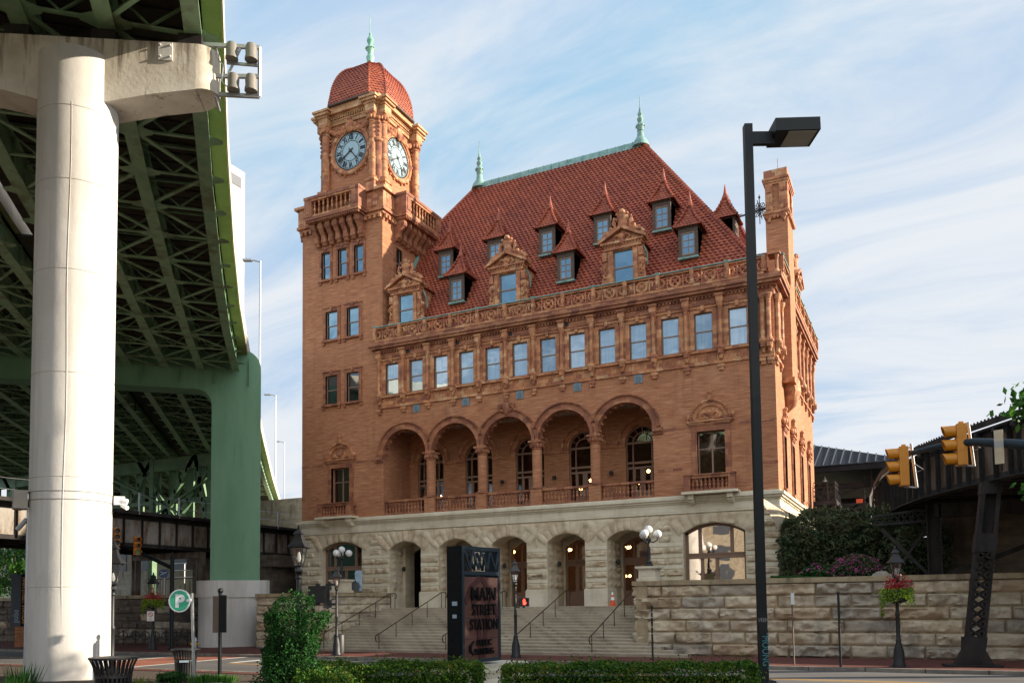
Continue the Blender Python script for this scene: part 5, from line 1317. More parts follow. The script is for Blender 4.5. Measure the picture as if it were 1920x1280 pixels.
# stair handrails
def handrail(x, label):
    t = thing('handrail',label,'handrail',(x,37.4,0.13),group='handrails on the station steps'); b = MB()
    ya, za, yb, zb = 37.75, 1.08, 44.35, ZF+0.92
    path = [(x,ya-0.12,za-0.42),(x,ya-0.26,za-0.36),(x,ya-0.34,za-0.18),(x,ya-0.25,za-0.03),(x,ya,za+0.02),(x,yb,zb),(x,yb+0.5,zb+0.02),(x,yb+0.66,zb-0.1),(x,yb+0.62,zb-0.3),(x,yb+0.5,zb-0.34)]
    b.tube(path,0.028,8); b.build('rail','bronze_rail',t)
    for k in range(5):
        y = ya+(yb-ya)*k/4; i = max(0,min(n-1,int((y-y0)/dy))); zt = 0.13+dz*(i+1)
        b = MB(); b.tube([(x,y,zt),(x,y,za+(zb-za)*k/4)],0.024,6); b.build('post','bronze_rail',t)
    b = MB(); b.tube([(x,yb+0.5,ZF),(x,yb+0.5,zb)],0.024,6); b.build('post','bronze_rail',t)
for x, l in ((-30.35,'bronze handrail nearest the left cheek wall of the steps'),(-26.6,'bronze handrail second from the left on the steps'),(-22.4,'bronze handrail behind the copper sign on the steps'),(-18.3,'bronze handrail right of the lamp with the red hand signal'),(-14.3,'bronze handrail nearest the traffic cone at the top of the steps')):
    handrail(x,l)
# pedestals with three-globe lamps
def globe_lamp(x, y, z, label):
    t = thing('globe_lamp',label,'lamp',(x,y,z),group='three globe lamps by the steps'); b = MB()
    b.lathe([(0.22,0),(0.2,0.08),(0.13,0.14),(0.15,0.22),(0.09,0.3),(0.075,0.9),(0.06,1.15),(0.1,1.2),(0.06,1.26)],(x,y,z),12)
    b.sphere((x,y,z+1.3),0.13,8,6)
    for a in (0.35,0.35+2.09,0.35+4.19):
        dx, dy = 0.44*math.cos(a), 0.44*math.sin(a); b.tube([(x,y,z+1.25),(x+dx*0.5,y+dy*0.5,z+1.18),(x+dx*0.95,y+dy*0.95,z+1.28),(x+dx,y+dy,z+1.42)],0.035,6)
        b.lathe([(0.05,0),(0.1,0.04),(0.08,0.08)],(x+dx,y+dy,z+1.38),8)
    b.tube([(x,y,z+1.3),(x,y,z+1.62)],0.04,6)
    b.build('lamp_post','black_iron',t)
    for (dx,dy,dz_) in [(0.44*math.cos(a),0.44*math.sin(a),1.58) for a in (0.35,0.35+2.09,0.35+4.19)]+[(0,0,1.80)]:
        if (dx,dy) == (0.44*math.cos(0.35+2.09),0.44*math.sin(0.35+2.09)) and False: continue
        b = MB(); b.sphere((x+dx,y+dy,z+dz_),0.205,16,10); b.build('globe','globe_white',t)
def pedestal(x, y, z, h, label):
    b = MB(); b.box(x-0.5,x+0.5,y-0.5,y+0.5,z,z+0.14); b.box(x-0.42,x+0.42,y-0.42,y+0.42,z+0.14,z+h-0.16); b.box(x-0.47,x+0.47,y-0.47,y+0.47,z+h-0.16,z+h-0.1); b.box(x-0.55,x+0.55,y-0.55,y+0.55,z+h-0.1,z+h)
    b.box(x-0.3,x+0.3,y-0.44,y-0.42,z+0.25,z+h-0.28)
    tag(b.build('stone_pedestal','sandstone_smooth',None,smooth=0),label,'pedestal',group='stone pedestals of the globe lamps')
pedestal(-11.95,39.6,3.66,0.72,'square stone pedestal on the end of the right retaining wall')
globe_lamp(-11.95,39.6,4.38,'black globe lamp on the pedestal at the right of the steps')
pedestal(-31.3,40.6,3.42,0.78,'square stone pedestal on the wall at the left of the steps')
globe_lamp(-31.3,40.6,4.20,'black globe lamp on the pedestal at the left of the steps')
globe_lamp(-23.6,44.4,ZF-0.0-1.35+0.0,'black globe lamp half hidden behind the copper sign, low by the steps')
# traffic cone
t = thing('traffic_cone','orange and white traffic cone standing on the top step','cone',(-15.75,45.0,ZF)); b = MB()
b.box(-15.97,-15.53,44.78,45.22,ZF,ZF+0.04); b.lathe([(0.16,0.04),(0.115,0.33)],(-15.75,45.0,ZF),14); b.lathe([(0.088,0.5),(0.065,0.62)],(-15.75,45,ZF),14); b.build('cone_body','cone_orange',t)
b = MB(); b.lathe([(0.116,0.33),(0.088,0.5)],(-15.75,45.0,ZF),14); b.lathe([(0.065,0.62),(0.045,0.75),(0.03,0.78)],(-15.75,45,ZF),14); b.build('reflective_band','sign_white',t)

# ================================================================ HIGHWAY VIADUCT
D1 = Vector((-0.676,0.737,0)); D2 = Vector((0.737,0.676,0))
def offc(t):
    tb_ = [(-30,-1.16),(20,-1.16),(25,-1.22),(31,-1.40),(42,-1.50),(51,-1.38),(58,-1.1),(81.4,-0.48),(110,0.69),(152,2.8),(194,5.3),(260,11),(330,20)]
    if t <= -30: return -1.16
    for (a, p), (c, q) in zip(tb_, tb_[1:]):
        if t <= c: return p+(q-p)*(t-a)/(c-a)
    return 20
def VP(t, off, z): p = D1*t+D2*(offc(t)+off); return Vector((p.x,p.y,z))
def sweep(b, off0, off1, z0, z1, ts):
    vs = []; fs = []
    for t in ts: vs += [VP(t,off0,z0),VP(t,off1,z0),VP(t,off1,z1),VP(t,off0,z1)]
    for i in range(len(ts)-1):
        a = i*4
        for j in range(4): fs.append((a+j,a+(j+1)%4,a+4+(j+1)%4,a+4+j))
    fs += [(3,2,1,0),tuple(range(len(vs)-4,len(vs)))]; b.add(vs,fs)
def rng(a, e, s):
    k = max(1,int(abs(e-a)/s)); return [a+(e-a)*i/k for i in range(k+1)]
def highway(name, label, t0, t1, o0, o1, girders, par_right=True, tp=56.7):
    v = thing(name,label,'highway bridge',VP(20,o1,17.7))
    ts = rng(t0,t1,8)
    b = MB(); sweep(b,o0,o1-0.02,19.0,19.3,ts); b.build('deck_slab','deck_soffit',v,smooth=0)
    b = MB(); sweep(b,-0.62+o1,o1-0.03,18.93,18.996,ts); b.build('painted_soffit','green_soffit',v,smooth=0)
    for (a, e) in ((o1-0.3,o1),(o0,o0+0.3)):
        b = MB(); sweep(b,a,e,19.02,20.0,ts); sweep(b,a+0.05,e-0.03,20.0,20.12,ts)
        b.build('parapet','parapet_concrete',v,smooth=0)
    for gi, g in enumerate(girders):
        for (a, e) in ((t0,tp-1.0),(tp+1.0,t1)):
            tt = rng(a,e,8); b = MB(); sweep(b,g-0.03,g+0.03,17.76,19.0,tt); sweep(b,g-0.22,g+0.22,17.7,17.76,tt); sweep(b,g-0.16,g+0.16,18.93,18.99,tt)
            k = a
            while k < min(e,75):
                for s in (-1,1):
                    b.bar(VP(k,g+s*0.09,17.76),VP(k,g+s*0.09,18.93),0.12,0.02,up=tuple(D1))
                k += 3.2
            b.build('girder','green_steel',v,smooth=0)
    # cross frames: struts and K-bracing between neighbouring girders
    for g0, g1 in zip(girders,girders[1:]):
        b = MB(); k = max(t0+2,2.0); i = 0
        while k < min(t1,120):
            if abs(k-tp) > 1.4:
                for z in (17.82,): b.bar(VP(k,g0+0.1,z),VP(k,g1-0.1,z),0.11,0.06)
                b.bar(VP(k,g0,18.8),VP(k,g1,18.8),0.1,0.08)
                m = (g0+g1)/2; b.bar(VP(k,m,17.85),VP(k,g0+0.05 if False else g0,18.75),0.08,0.05); b.bar(VP(k,m,17.85),VP(k,g1,18.75),0.08,0.05)
                if k < 60 or i % 2 == 0:
                    s = (g0,g1) if i % 2 else (g1,g0); b.bar(VP(k,s[0],17.82),VP(k+2.6,s[1],17.82),0.13,0.06)
                for gg, sg in ((g0,1),(g1,-1)):
                    c = VP(k,gg+sg*0.3,17.79); b.add([VP(k-0.35,gg+sg*0.2,17.785),VP(k+0.35,gg+sg*0.2,17.785),VP(k+0.12,gg+sg*0.62,17.785),VP(k-0.12,gg+sg*0.62,17.785)],[(0,1,2,3),(3,2,1,0)][:1])
            k += 2.6; i += 1
        b.build('cross_bracing','green_steel',v,smooth=0)
    b = MB()                                                     # deck formwork ribs
    k = t0
    while k < min(t1,70):
        p0 = VP(k,o0+0.4,18.97); p1 = VP(k,o1-0.7,18.97); b.bar(p0,p1,0.1,0.06); k += 0.7
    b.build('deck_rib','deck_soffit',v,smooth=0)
    return v
hv = highway('highway_viaduct','green steel girder highway viaduct passing overhead beside the station',-26,330,-8.4,0.0,[-0.72,-2.85,-4.95,-7.1])
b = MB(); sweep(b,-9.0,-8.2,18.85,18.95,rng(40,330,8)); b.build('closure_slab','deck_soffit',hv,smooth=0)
hv2 = highway('highway_viaduct','second green steel highway viaduct running left of the white column',-26,330,-33.5,-8.85,[-9.2,-10.9,-12.8,-14.9,-17.0,-19.1,-22.0,-25.0,-28.0,-31.0])

# near white pier
pc = thing('concrete_pier','massive white round concrete pier with a hammerhead cap under the highway','bridge pier',(-19.4,14.1,0.9))
PC = Vector((-19.4,14.1,0)); tC = -19.4*D1.x+14.1*D1.y; oC = -19.4*D2.x+14.1*D2.y
b = MB(); prof_ = [(0.985,0.85)]
for z in (3.2,5.9,8.5,11.1,13.4,15.3): prof_ += [(0.95,z-0.015),(0.935,z-0.008),(0.935,z+0.008),(0.95,z+0.015)]
prof_ += [(0.95,16.9),(0.9,16.93)]
b.lathe([(0.97,0.85)]+prof_[1:],(PC.x,PC.y,0),64); b.box(PC.x-0.03,PC.x+0.03,PC.y-0.96,PC.y-0.93,0.9,17) if False else None
a = math.atan2(-14.1+0,19.4)-0.18
b.tube([(PC.x+0.952*math.cos(a+0.02*math.sin(z)),PC.y+0.952*math.sin(a+0.02*math.sin(z)),z) for z in [0.9+0.5*i for i in range(30)]],0.008,5)
b.build('column','white_concrete',pc,smooth=30)
# hammerhead cap beam, rounded nose, tapering underside
cb = MB(); hw = 0.5; CA = Vector((math.cos(R(32)),math.sin(R(32)),0)); CB = Vector((-CA.y,CA.x,0))
def cap_pt(s, w, z): p = PC+CA*s+CB*w; return (p.x,p.y,z)
stn = [(-16.0,16.2),(-9,16.5),(-5.0,16.35),(-3.0,16.1),(-1.7,15.88),(-0.8,15.66),(0,15.66),(0.8,15.67),(2.0,15.95),(3.08,16.13)]
vs = []; fs = []
for s, zb in stn: vs += [cap_pt(s,-hw,zb),cap_pt(s,hw,zb),cap_pt(s,hw,17.36),cap_pt(s,-hw,17.36)]
for i in range(len(stn)-1):
    q = i*4
    for j in range(4): fs.append((q+j,q+4+j,q+4+(j+1)%4,q+(j+1)%4))
fs.append((0,1,2,3)); cb.add(vs,fs)
vs = []; m = 18
for z in (16.14,17.36):
    for i in range(m+1): an = -math.pi/2+math.pi*i/m; vs.append(cap_pt(3.08+hw*math.cos(an),hw*math.sin(an),z+(0.1*math.cos(an) if z < 17 else 0)))
cb.add(vs,[(i,i+1,m+2+i,m+1+i) for i in range(m)]+[tuple(reversed(range(m+1))),tuple(range(m+1,2*m+2))])
cb.build('cap_beam','stained_concrete',pc,smooth=30)
b = MB(); 
for w in (0,):
    p = [cap_pt(s,-hw-0.04,z) for s, z in ((2.15,16.85),(2.5,16.85),(2.5,17.33),(2.15,17.33))]+[cap_pt(s,-hw,z) for s, z in ((2.15,16.85),(2.5,16.85),(2.5,17.33),(2.15,17.33))]
    b.add(p,[(0,1,2,3),(0,4,5,1),(1,5,6,2),(2,6,7,3),(3,7,4,0)])
for s in (2.2,2.45):
    for z in (16.95,17.25): q = Vector(cap_pt(s,-hw-0.05,z)); b.sphere(q,0.03,6,4)
b.build('repair_plate','white_concrete',pc,smooth=0)
for g in (-0.72,-2.85,-4.95,-7.1,-9.2,-10.9,-12.8,-14.9):
    k_ = (g+offc(tC)-oC)/CA.dot(D2); p = Vector(cap_pt(k_,0,17.5)); b = MB(T(p.x,p.y,0,R(32))); b.box(-0.3,0.3,-0.4,0.4,17.36,17.7); b.build('bearing','dark_steel',pc,smooth=0)
# hoops and fittings low on the column
b = MB()
for z in (5.55,5.35): b.ring((0,0,0),0,0,n=3,m=3) if False else b.lathe([(0.955,0),(0.963,0.01),(0.955,0.02)],(PC.x,PC.y,z),48)
b.build('strap','galvanised',pc)
# bracket with four floodlights on the cap end
fl = thing('floodlight_frame','steel bracket with four floodlights bolted to the end of the pier cap','floodlights',cap_pt(3.9,0,17.0))
b = MB()
A = [cap_pt(s,w,z) for s, w, z in ((2.6,-0.2,17.55),(4.65,-0.2,17.55),(4.65,-0.2,16.2),(3.6,-0.2,16.2),(3.5,-0.2,16.7),(4.6,-0.2,16.75))]
b.bar(A[0],A[1],0.07,0.1); b.bar(A[3],A[2],0.07,0.1); b.bar(A[1],A[2],0.07,0.07); b.bar(A[4],cap_pt(4.65,-0.2,16.75),0.07,0.1)
b.bar(cap_pt(3.8,-0.2,17.08),cap_pt(4.65,-0.2,17.05),0.05,0.07); b.bar(cap_pt(3.85,-0.2,16.8),cap_pt(4.15,-0.2,17.5),0.05,0.05)
for z in (17.5,16.75,16.15): b.bar(cap_pt(3.5,-0.2,z),cap_pt(3.5,0.3,z-0.1),0.06,0.06)
b.tube([cap_pt(3.6,-0.3,17.1),cap_pt(3.75,-0.35,16.9),cap_pt(3.7,-0.3,16.5),cap_pt(3.9,-0.3,16.3)],0.02,5)
b.build('bracket','galvanised',fl,smooth=0)
for s, z in ((3.95,17.35),(4.45,17.35),(4.0,16.5),(4.45,16.5)):
    p = Vector(cap_pt(s,-0.3,z)); b = MB(); b.lathe([(0.04,0.24),(0.12,0.2),(0.155,0.08),(0.145,-0.1),(0.17,-0.2),(0.17,-0.23)],tuple(p),12); b.build('floodlight','lamp_housing',fl)
# cameras and box on the column
def on_col(ang, z, r=0.95): return Vector((PC.x+r*math.cos(ang),PC.y+r*math.sin(ang),z))
base_a = math.atan2(-14.1,19.4)
t = thing('security_camera','pair of white security cameras strapped to the right of the white pier','camera',on_col(base_a+1.35,5.4,1.0))
b = MB(); p = on_col(base_a+1.35,5.45,1.0); b.bar(p,p+D2*0.25,0.08,0.22); b.tube([p+D2*0.2,p+D2*0.42-Vector((0.06,0.08,0.03))],0.07,8); b.tube([p+D2*0.2-Vector((0,0,0.12)),p+D2*0.36-Vector((-0.05,0.1,0.2))],0.06,8); b.build('camera_body','sign_white',t)
t = thing('control_box','cream metal junction box on the left flank of the white pier','box',on_col(base_a-1.4,5.6,1.0))
p = on_col(base_a-1.45,5.4,0.98); b = MB(T(p.x,p.y,0,base_a-1.45+R(90))); b.box(-0.22,0.22,-0.3,0,5.15,5.6); b.build('box_body','pale_block',t,smooth=0)
b = MB(); b.tube([on_col(base_a-1.4,5.2),on_col(base_a-1.42,0.9)],0.03,6); b.tube([on_col(base_a-1.5,5.2),on_col(base_a-1.5,0.9)],0.03,6); b.tube([p+Vector((0,0,-0.5)),p+Vector((-0.2,-0.1,-0.75))],0.06,8); b.build('conduit','galvanised',t)

# green steel portal pier
gp = thing('steel_pier','green painted steel portal pier on a white concrete foot, left of the station','bridge pier',(-39.2,40.5,0.1))
G = T(-39.3-0.55,41.0-0.5,0,math.atan2(D2.y,D2.x))
def leg_outline(off_r, off_l, beam_l):
    pts = []; r = 1.2
    xr = 1.62; xl = -1.38
    pts += [(xr,4.3),(xr,19.25-r)]
    for i in range(1,10): a = (math.pi/2)*i/9; pts.append((xr-r+r*math.cos(a),19.25-r+r*math.sin(a)))
    pts += [(xl+0.2,19.26),(-29.0,19.26),(-29.0,16.5),(-8,16.5),(-2.3,16.5)]
    for i in range(1,7): a = math.pi/2*i/6; pts.append((-2.3+0.92*math.sin(a),16.5-0.92+0.92*math.cos(a)))
    pts += [(xl,4.3)]
    return pts
b = MB(G); b.prism(leg_outline(0,0,0),-0.8,0.8); 
b.build('portal_frame','green_paint',gp,smooth=30)
b = MB(G)
for x0, x1 in ((-28.9,-2.4),): b.box(x0,x1,-0.95,-0.8,16.47,16.55)
for xg in (-0.72,-2.85,-4.95,-7.1,-9.2): 
    xx = xg+1.25+0.35; b.box(xx-0.02,xx+0.02,-1.0,-0.8,16.9,18.6)
b.box(-0.35,0.35,-0.83,-0.8,4.9,6.1); b.build('stiffener','green_paint',gp,smooth=0)
b = MB(G); 
pts = []
def stadium(e, w): 
    return [(e*1.0*(-1)+w*math.cos(a)*1.0-(0),w*math.sin(a)) for a in [math.pi/2+math.pi*i/12 for i in range(13)]]+[(e+w*math.cos(a),w*math.sin(a)) for a in [-math.pi/2+math.pi*i/12 for i in range(13)]]
b.prismz(stadium(1.05,1.2),3.25,4.32); b.prismz([(x*0.93-0.12,y*0.97) for x,y in stadium(1.0,1.15)],-0.1,3.25)
b.build('concrete_foot','white_concrete',gp,smooth=30)

# ================================================================ RAILWAY VIADUCTS
rv = thing('railway_viaduct','rusty plate girder railway viaduct crossing the street left of the station','railway bridge',(-44,40,6.5))
def plate_girder(parent, p, q, z0, z1, thick=0.03, fl=0.42, pitch=1.25, mats=('rust_steel','dark_steel'), side=None, out=1):
    p = Vector(p); q = Vector(q); d = (q-p).normalized(); nrm = Vector((d.y,-d.x,0))*out; Ln = (q-p).length
    b = MB(); b.bar(p+Vector((0,0,(z0+z1)/2)),q+Vector((0,0,(z0+z1)/2)),thick,z1-z0-0.01); b.build('girder_web',mats[0],parent,smooth=0)
    b = MB(); b.bar(p+Vector((0,0,z0)),q+Vector((0,0,z0)),fl,0.05); b.bar(p+Vector((0,0,z1)),q+Vector((0,0,z1)),fl,0.05); b.bar(p+nrm*0.05+Vector((0,0,z0+0.13)),q+nrm*0.05+Vector((0,0,z0+0.13)),0.04,0.2); b.bar(p+nrm*0.05+Vector((0,0,z1-0.13)),q+nrm*0.05+Vector((0,0,z1-0.13)),0.04,0.2)
    k = 0.4
    while k < Ln:
        for s in (1,-1):
            c = p+d*k+nrm*(s*0.09); b.bar(c+Vector((0,0,z0+0.03)),c+Vector((0,0,z1-0.03)),0.14,0.02,up=tuple(d)); b.bar(c+nrm*(s*0.07)+Vector((0,0,z0+0.03)),c+nrm*(s*0.07)+Vector((0,0,z1-0.03)),0.025,0.14,up=tuple(nrm))
        k += pitch
    b.build('stiffener',mats[1],parent,smooth=0)
plate_girder(rv,(-44,4,0),(-44,78,0),6.45,8.35,pitch=1.35,out=1)
plate_girder(rv,(-50.5,4,0),(-50.5,78,0),6.45,8.35,pitch=2.7,mats=('dark_steel','dark_steel'))
b = MB(); b.box(-51.5,-43.2,4,78,8.4,8.6)
y = 5
while y < 78: b.box(-50.4,-44.05,y,y+0.25,6.6,7.3); b.bar((-44,y,8.2),(-43.1,y,8.4),0.08,0.08); y += 2.7
b.build('deck','dark_steel',rv,smooth=0)
b = MB(); y = 5
while y < 78: b.box(-43.26,-43.18,y-0.04,y+0.04,8.4,9.75); y += 3.1
b.build('railing_post','galvanised',rv,smooth=0)
b = MB()
for z in (9.05,9.65): b.tube([(-43.22,y,z-0.05*(k % 2)) for k, y in enumerate(rng(4,78,1.55))],0.015,4)
b.build('railing_cable','galvanised',rv)
b = MB()
for y in (34.6,41.8):
    for x in (-44.1,-50.4): b.box(x-0.2,x+0.2,y-0.06,y+0.06,0.1,6.4); b.box(x-0.22,x-0.17,y-0.22,y+0.22,0.1,6.4); b.box(x+0.17,x+0.22,y-0.22,y+0.22,0.1,6.4)
    b.box(-50.6,-43.9,y-0.2,y+0.2,6.0,6.42)
b.build('steel_column','rust_steel',rv,smooth=0)
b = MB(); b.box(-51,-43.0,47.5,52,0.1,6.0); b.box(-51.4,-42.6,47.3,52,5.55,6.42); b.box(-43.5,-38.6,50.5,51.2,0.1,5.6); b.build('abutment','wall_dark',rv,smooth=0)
# perforated green steel trestle under the highway behind
tr = thing('steel_trestle','green steel trestle with perforated legs between the viaducts','trestle',(-58,60,0))
b = MB()
for (x0,x1) in ((-60,-53),(-66,-59),(-54,-61),(-51,-53),(-72,-65),(-67,-74),(-80,-73),(-76,-83),(-58,-50)):
    x0 -= 11; x1 -= 11; p = Vector((x0,60,8.6)); q = Vector((x1,60,17.7)); b.bar(p,q,0.7,0.12,up=(0,1,0)) if False else b.bar(p,q,0.5,0.5,up=(0,1,0))
    for i in range(9): c = p.lerp(q,(i+0.5)/9)+Vector((0,-0.256,0)); b.mi = 1; b.prism([(c.x+0.15*math.cos(2*math.pi*k/10),c.z+0.26*math.sin(2*math.pi*k/10)) for k in range(10)],c.y,c.y+0.02); b.mi = 0
b.bar((-98,60,9.0),(-60,60,9.0),0.5,0.7); b.bar((-98,60,13.2),(-60,60,13.2),0.4,0.4); b.bar((-98,60,17.0),(-60,60,17.0),0.5,1.2); b.bar((-78,59.6,17.0),(-60,59.6,9.5),0.2,0.2); b.bar((-76,59.7,9.2),(-61,59.7,15.5),0.2,0.2); b.bar((-98,59.6,11),(-80,59.6,15),0.25,0.3); b.bar((-98,59.6,16),(-78,59.6,10.5),0.25,0.3)
for k in range(16): b.box(-98+k*2.4,-96.9+k*2.4,61.2,61.4,8.8,17.6)
for x in (-92,-80,-70,-62): b.box(x-0.3,x+0.3,59.7,60.3,0,17.6)
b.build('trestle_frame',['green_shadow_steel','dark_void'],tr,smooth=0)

# right hand viaduct
rr_ = thing('railway_viaduct','dark riveted railway viaduct on steel bents curving in from the right','railway bridge',(2.5,36,7))
Rp = [(12.5,27.0),(6.0,31.5),(3.3,34.2),(1.75,37.0),(0.35,40.0),(-0.6,43.2),(-1.4,47.0),(-2.0,52.0),(-2.4,60.0)]
Rp2 = [(17.5,33.5),(12.0,36.5),(9.6,38.6),(8.0,41.0),(6.9,43.5),(6.2,46.0),(5.6,49.0),(5.2,53.0),(5.0,61.0)]
for poly, o_ in ((Rp,1),(Rp2,1)):
    for i in range(len(poly)-1):
        a_, c_ = poly[i], poly[i+1]
        plate_girder(rr_,(*a_,0),(*c_,0),7.0,8.9,mats=('weathered_panel','dark_steel'),pitch=0.85,out=-1,fl=0.5)
b = MB()
for i in range(len(Rp)-1):
    a0, a1, c0_, c1_ = Rp[i], Rp[i+1], Rp2[i], Rp2[i+1]
    b.add([(*a0,8.94),(*a1,8.94),(*c1_,8.94),(*c0_,8.94),(*a0,9.05),(*a1,9.05),(*c1_,9.05),(*c0_,9.05)],[(3,2,1,0),(4,5,6,7),(0,1,5,4),(2,3,7,6),(1,2,6,5),(3,0,4,7)])
    for f in (0.0,0.33,0.66):
        p = Vector((*a0,7.5)).lerp(Vector((*a1,7.5)),f); q = Vector((*c0_,7.5)).lerp(Vector((*c1_,7.5)),f); b.bar(p,q,0.3,0.8)
        pp_ = (p-q).normalized(); b.bar(Vector((p.x,p.y,7.3)),Vector((p.x,p.y,8.6))+pp_*0.02,0.1,0.1); b.bar(Vector((p.x,p.y,8.6)),Vector((p.x,p.y,8.8))+pp_*0.35,0.1,0.14)
b.build('deck','dark_steel',rr_,smooth=0)
b = MB()        # walkway edge with pierced plate
for i in range(len(Rp)-1):
    p = Vector((*Rp[i],0)); q = Vector((*Rp[i+1],0)); c = (Vector((*Rp2[i],0))+Vector((*Rp2[i+1],0)))/2; ou = ((p+q)/2-c).normalized()*0.3
    b.bar(p+ou+Vector((0,0,9.12)),q+ou+Vector((0,0,9.12)),0.06,0.22); k = 0; Ln = (q-p).length
    while k < Ln: m_ = p.lerp(q,k/Ln)+ou; b.bar(m_+Vector((0,0,9.22)),m_+Vector((0,0,9.29)),0.06,0.06); k += 0.22
b.build('walkway_edge','dark_steel',rr_,smooth=0)
def bent(x, y, ang, zb, z1=6.97, batter=0.9, w=0.52):
    """one leg: two flanged posts joined by crossed lacing; local x across the street face"""
    M = T(x,y,0,ang); b = MB(M); H = z1-zb
    def P(u, z): return (u+batter*(z-zb)/H, z)
    for s in (-1,1):
        p = P(s*w/2,zb+0.9); q = P(s*w/2,z1); b.add([(p[0]-0.07,-0.25,p[1]),(p[0]+0.07,-0.25,p[1]),(p[0]+0.07,0.25,p[1]),(p[0]-0.07,0.25,p[1]),(q[0]-0.07,-0.25,q[1]),(q[0]+0.07,-0.25,q[1]),(q[0]+0.07,0.25,q[1]),(q[0]-0.07,0.25,q[1])],[(0,3,2,1),(4,5,6,7),(0,1,5,4),(1,2,6,5),(2,3,7,6),(3,0,4,7)])
        k = zb+1
        while k < z1: pt = P(s*w/2,k); b.sphere((pt[0]+s*0.075,-0.2,k),0.025,4,3); k += 0.16
    z = zb+1.05; k = 0
    while z < zb+0.64*H:
        for s in (-1,1):
            p = P(-s*w/2,z); q = P(s*w/2,z+0.36)
            for yy in (-0.24,0.24): b.bar((p[0],yy,p[1]),(q[0],yy,q[1]),0.02,0.07,up=(0,1,0)) if False else b.bar((p[0],yy,p[1]),(q[0],yy,q[1]),0.07,0.02,up=(0,1,0))
        z += 0.36
    for (za, zc) in ((zb+0.62*H,zb+0.72*H),(z1-0.45,z1)):
        p = P(0,za); q = P(0,zc); b.add([(p[0]-w/2-0.1,-0.27,za),(p[0]+w/2+0.1,-0.27,za),(p[0]+w/2+0.1,0.27,za),(p[0]-w/2-0.1,0.27,za),(q[0]-w/2-0.1,-0.27,zc),(q[0]+w/2+0.1,-0.27,zc),(q[0]+w/2+0.1,0.27,zc),(q[0]-w/2-0.1,0.27,zc)],[(0,3,2,1),(4,5,6,7),(0,1,5,4),(1,2,6,5),(2,3,7,6),(3,0,4,7)])
    p0 = P(0,zb+0.72*H); q0 = P(0,z1); b.add([(p0[0]-w/2,0.02,p0[1]),(p0[0]+w/2,0.02,p0[1]),(q0[0]+w/2,0.02,q0[1]),(q0[0]-w/2,0.02,q0[1])],[(0,1,2,3)])
    b.prism([(-0.62,zb),(0.72,zb),(0.42,zb+0.62),(0.5,zb+1.1),(-0.28,zb+1.1),(-0.3,zb+0.62)],-0.3,0.3)
    b.box(-0.95,0.95,-0.5,0.5,zb-0.02,zb+0.08)
    return b
b = bent(1.55,35.6,R(8),0.13); b.bar((2.3,35.7,1.05),(14,37.5,1.05),0.3,0.3); b.bar((2.2,35.6,1.2),(9,36.6,4.4),0.22,0.24); b.bar((3.0,35.8,4.75),(12,37.0,4.75),0.3,0.45); b.bar((3.3,35.8,4.7),(7,36.4,3.1),0.2,0.2)
b.build('bent_leg','dark_steel',rr_,smooth=0)
b = bent(11.5,37.0,R(8),0.13,batter=-0.7); b.build('bent_leg','dark_steel',rr_,smooth=0)
b = MB()
for x in (0.55,7.6): b.box(x-0.28,x+0.28,42.0,42.1,3.4,6.97); b.box(x-0.3,x-0.24,41.8,42.3,3.4,6.97); b.box(x+0.24,x+0.3,41.8,42.3,3.4,6.97)
b.bar((0.6,42,6.6),(7.6,42,6.6),0.4,0.6); b.bar((0.8,42,3.6),(7.4,42,6.2),0.2,0.2)
for i in range(9):
    x0 = -1.9+i*0.28; b.bar((x0,42.4,6.15-0.02*i),(x0+0.28,42.4,6.5+0.02*i),0.05,0.05); b.bar((x0,42.4,6.5+0.02*i),(x0+0.28,42.4,6.15),0.05,0.05)
b.bar((-2.0,42.4,6.1),(0.6,42.4,6.2),0.14,0.1); b.bar((-2.0,42.4,6.5),(0.6,42.4,6.75),0.14,0.1)
b.bar((-1.6,42.5,5.9),(0.4,42.5,3.6),0.16,0.16); b.bar((0.3,42.5,5.9),(-0.9,42.5,4.2),0.12,0.12)
b.build('bent_leg','dark_steel',rr_,smooth=0)
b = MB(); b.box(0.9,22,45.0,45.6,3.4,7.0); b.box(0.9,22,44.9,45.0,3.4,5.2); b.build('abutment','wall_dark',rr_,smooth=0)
# train shed
ts_ = thing('train_shed','long steel train shed with a dark standing seam hip roof behind the station','train shed',(-15,66,0))
b = MB(); A = [(-40,66,12.55),(-0.4,66,12.55),(-0.4,150,12.55),(-40,150,12.55)]; Rg = [(-20.2,84,20.2),(-20.2,140,20.2)]
A = [(-40,65,12.6),(-0.35,66,12.6),(-0.35,150,12.6),(-40,150,12.6)]
P_ = [Vector(a) for a in A]+[Vector(r) for r in Rg]
b.add(P_,[(0,1,4),(1,2,5,4),(2,3,5),(3,0,4,5)]); b.box(-40,-0.35,66.0,66.3,12.15,12.58); b.box(-0.6,-0.35,66.3,150,12.15,12.58)
n_ = 66; sb = MB()
for i in range(1,n_):
    x = -40+39.65*i/n_; f = (x+40)/19.8 if x < -20.2 else (-0.35-x)/19.85
    f = min(1,f); e = Vector((x,66,12.62)); top = Vector((x,66+18*f,12.62+7.6*f)); sb.bar(e,top,0.08,0.14)
rf_ = b.build('roof','metal_roof',ts_,smooth=0); sb.build('standing_seam','seam_metal',rf_,smooth=0,split=False)
b = MB()
for x in (-14,-3.4):
    for y in (67.5,78,90): 
        b.box(x-0.3,x-0.22,y-0.3,y+0.3,3,12.2); b.box(x+0.22,x+0.3,y-0.3,y+0.3,3,12.2)
        for k in range(14): b.bar((x-0.22,y-0.28,5.0+0.5*k),(x+0.22,y-0.28,5.5+0.5*k),0.06,0.03); b.bar((x+0.22,y-0.28,5.0+0.5*k),(x-0.22,y-0.28,5.5+0.5*k),0.06,0.03)
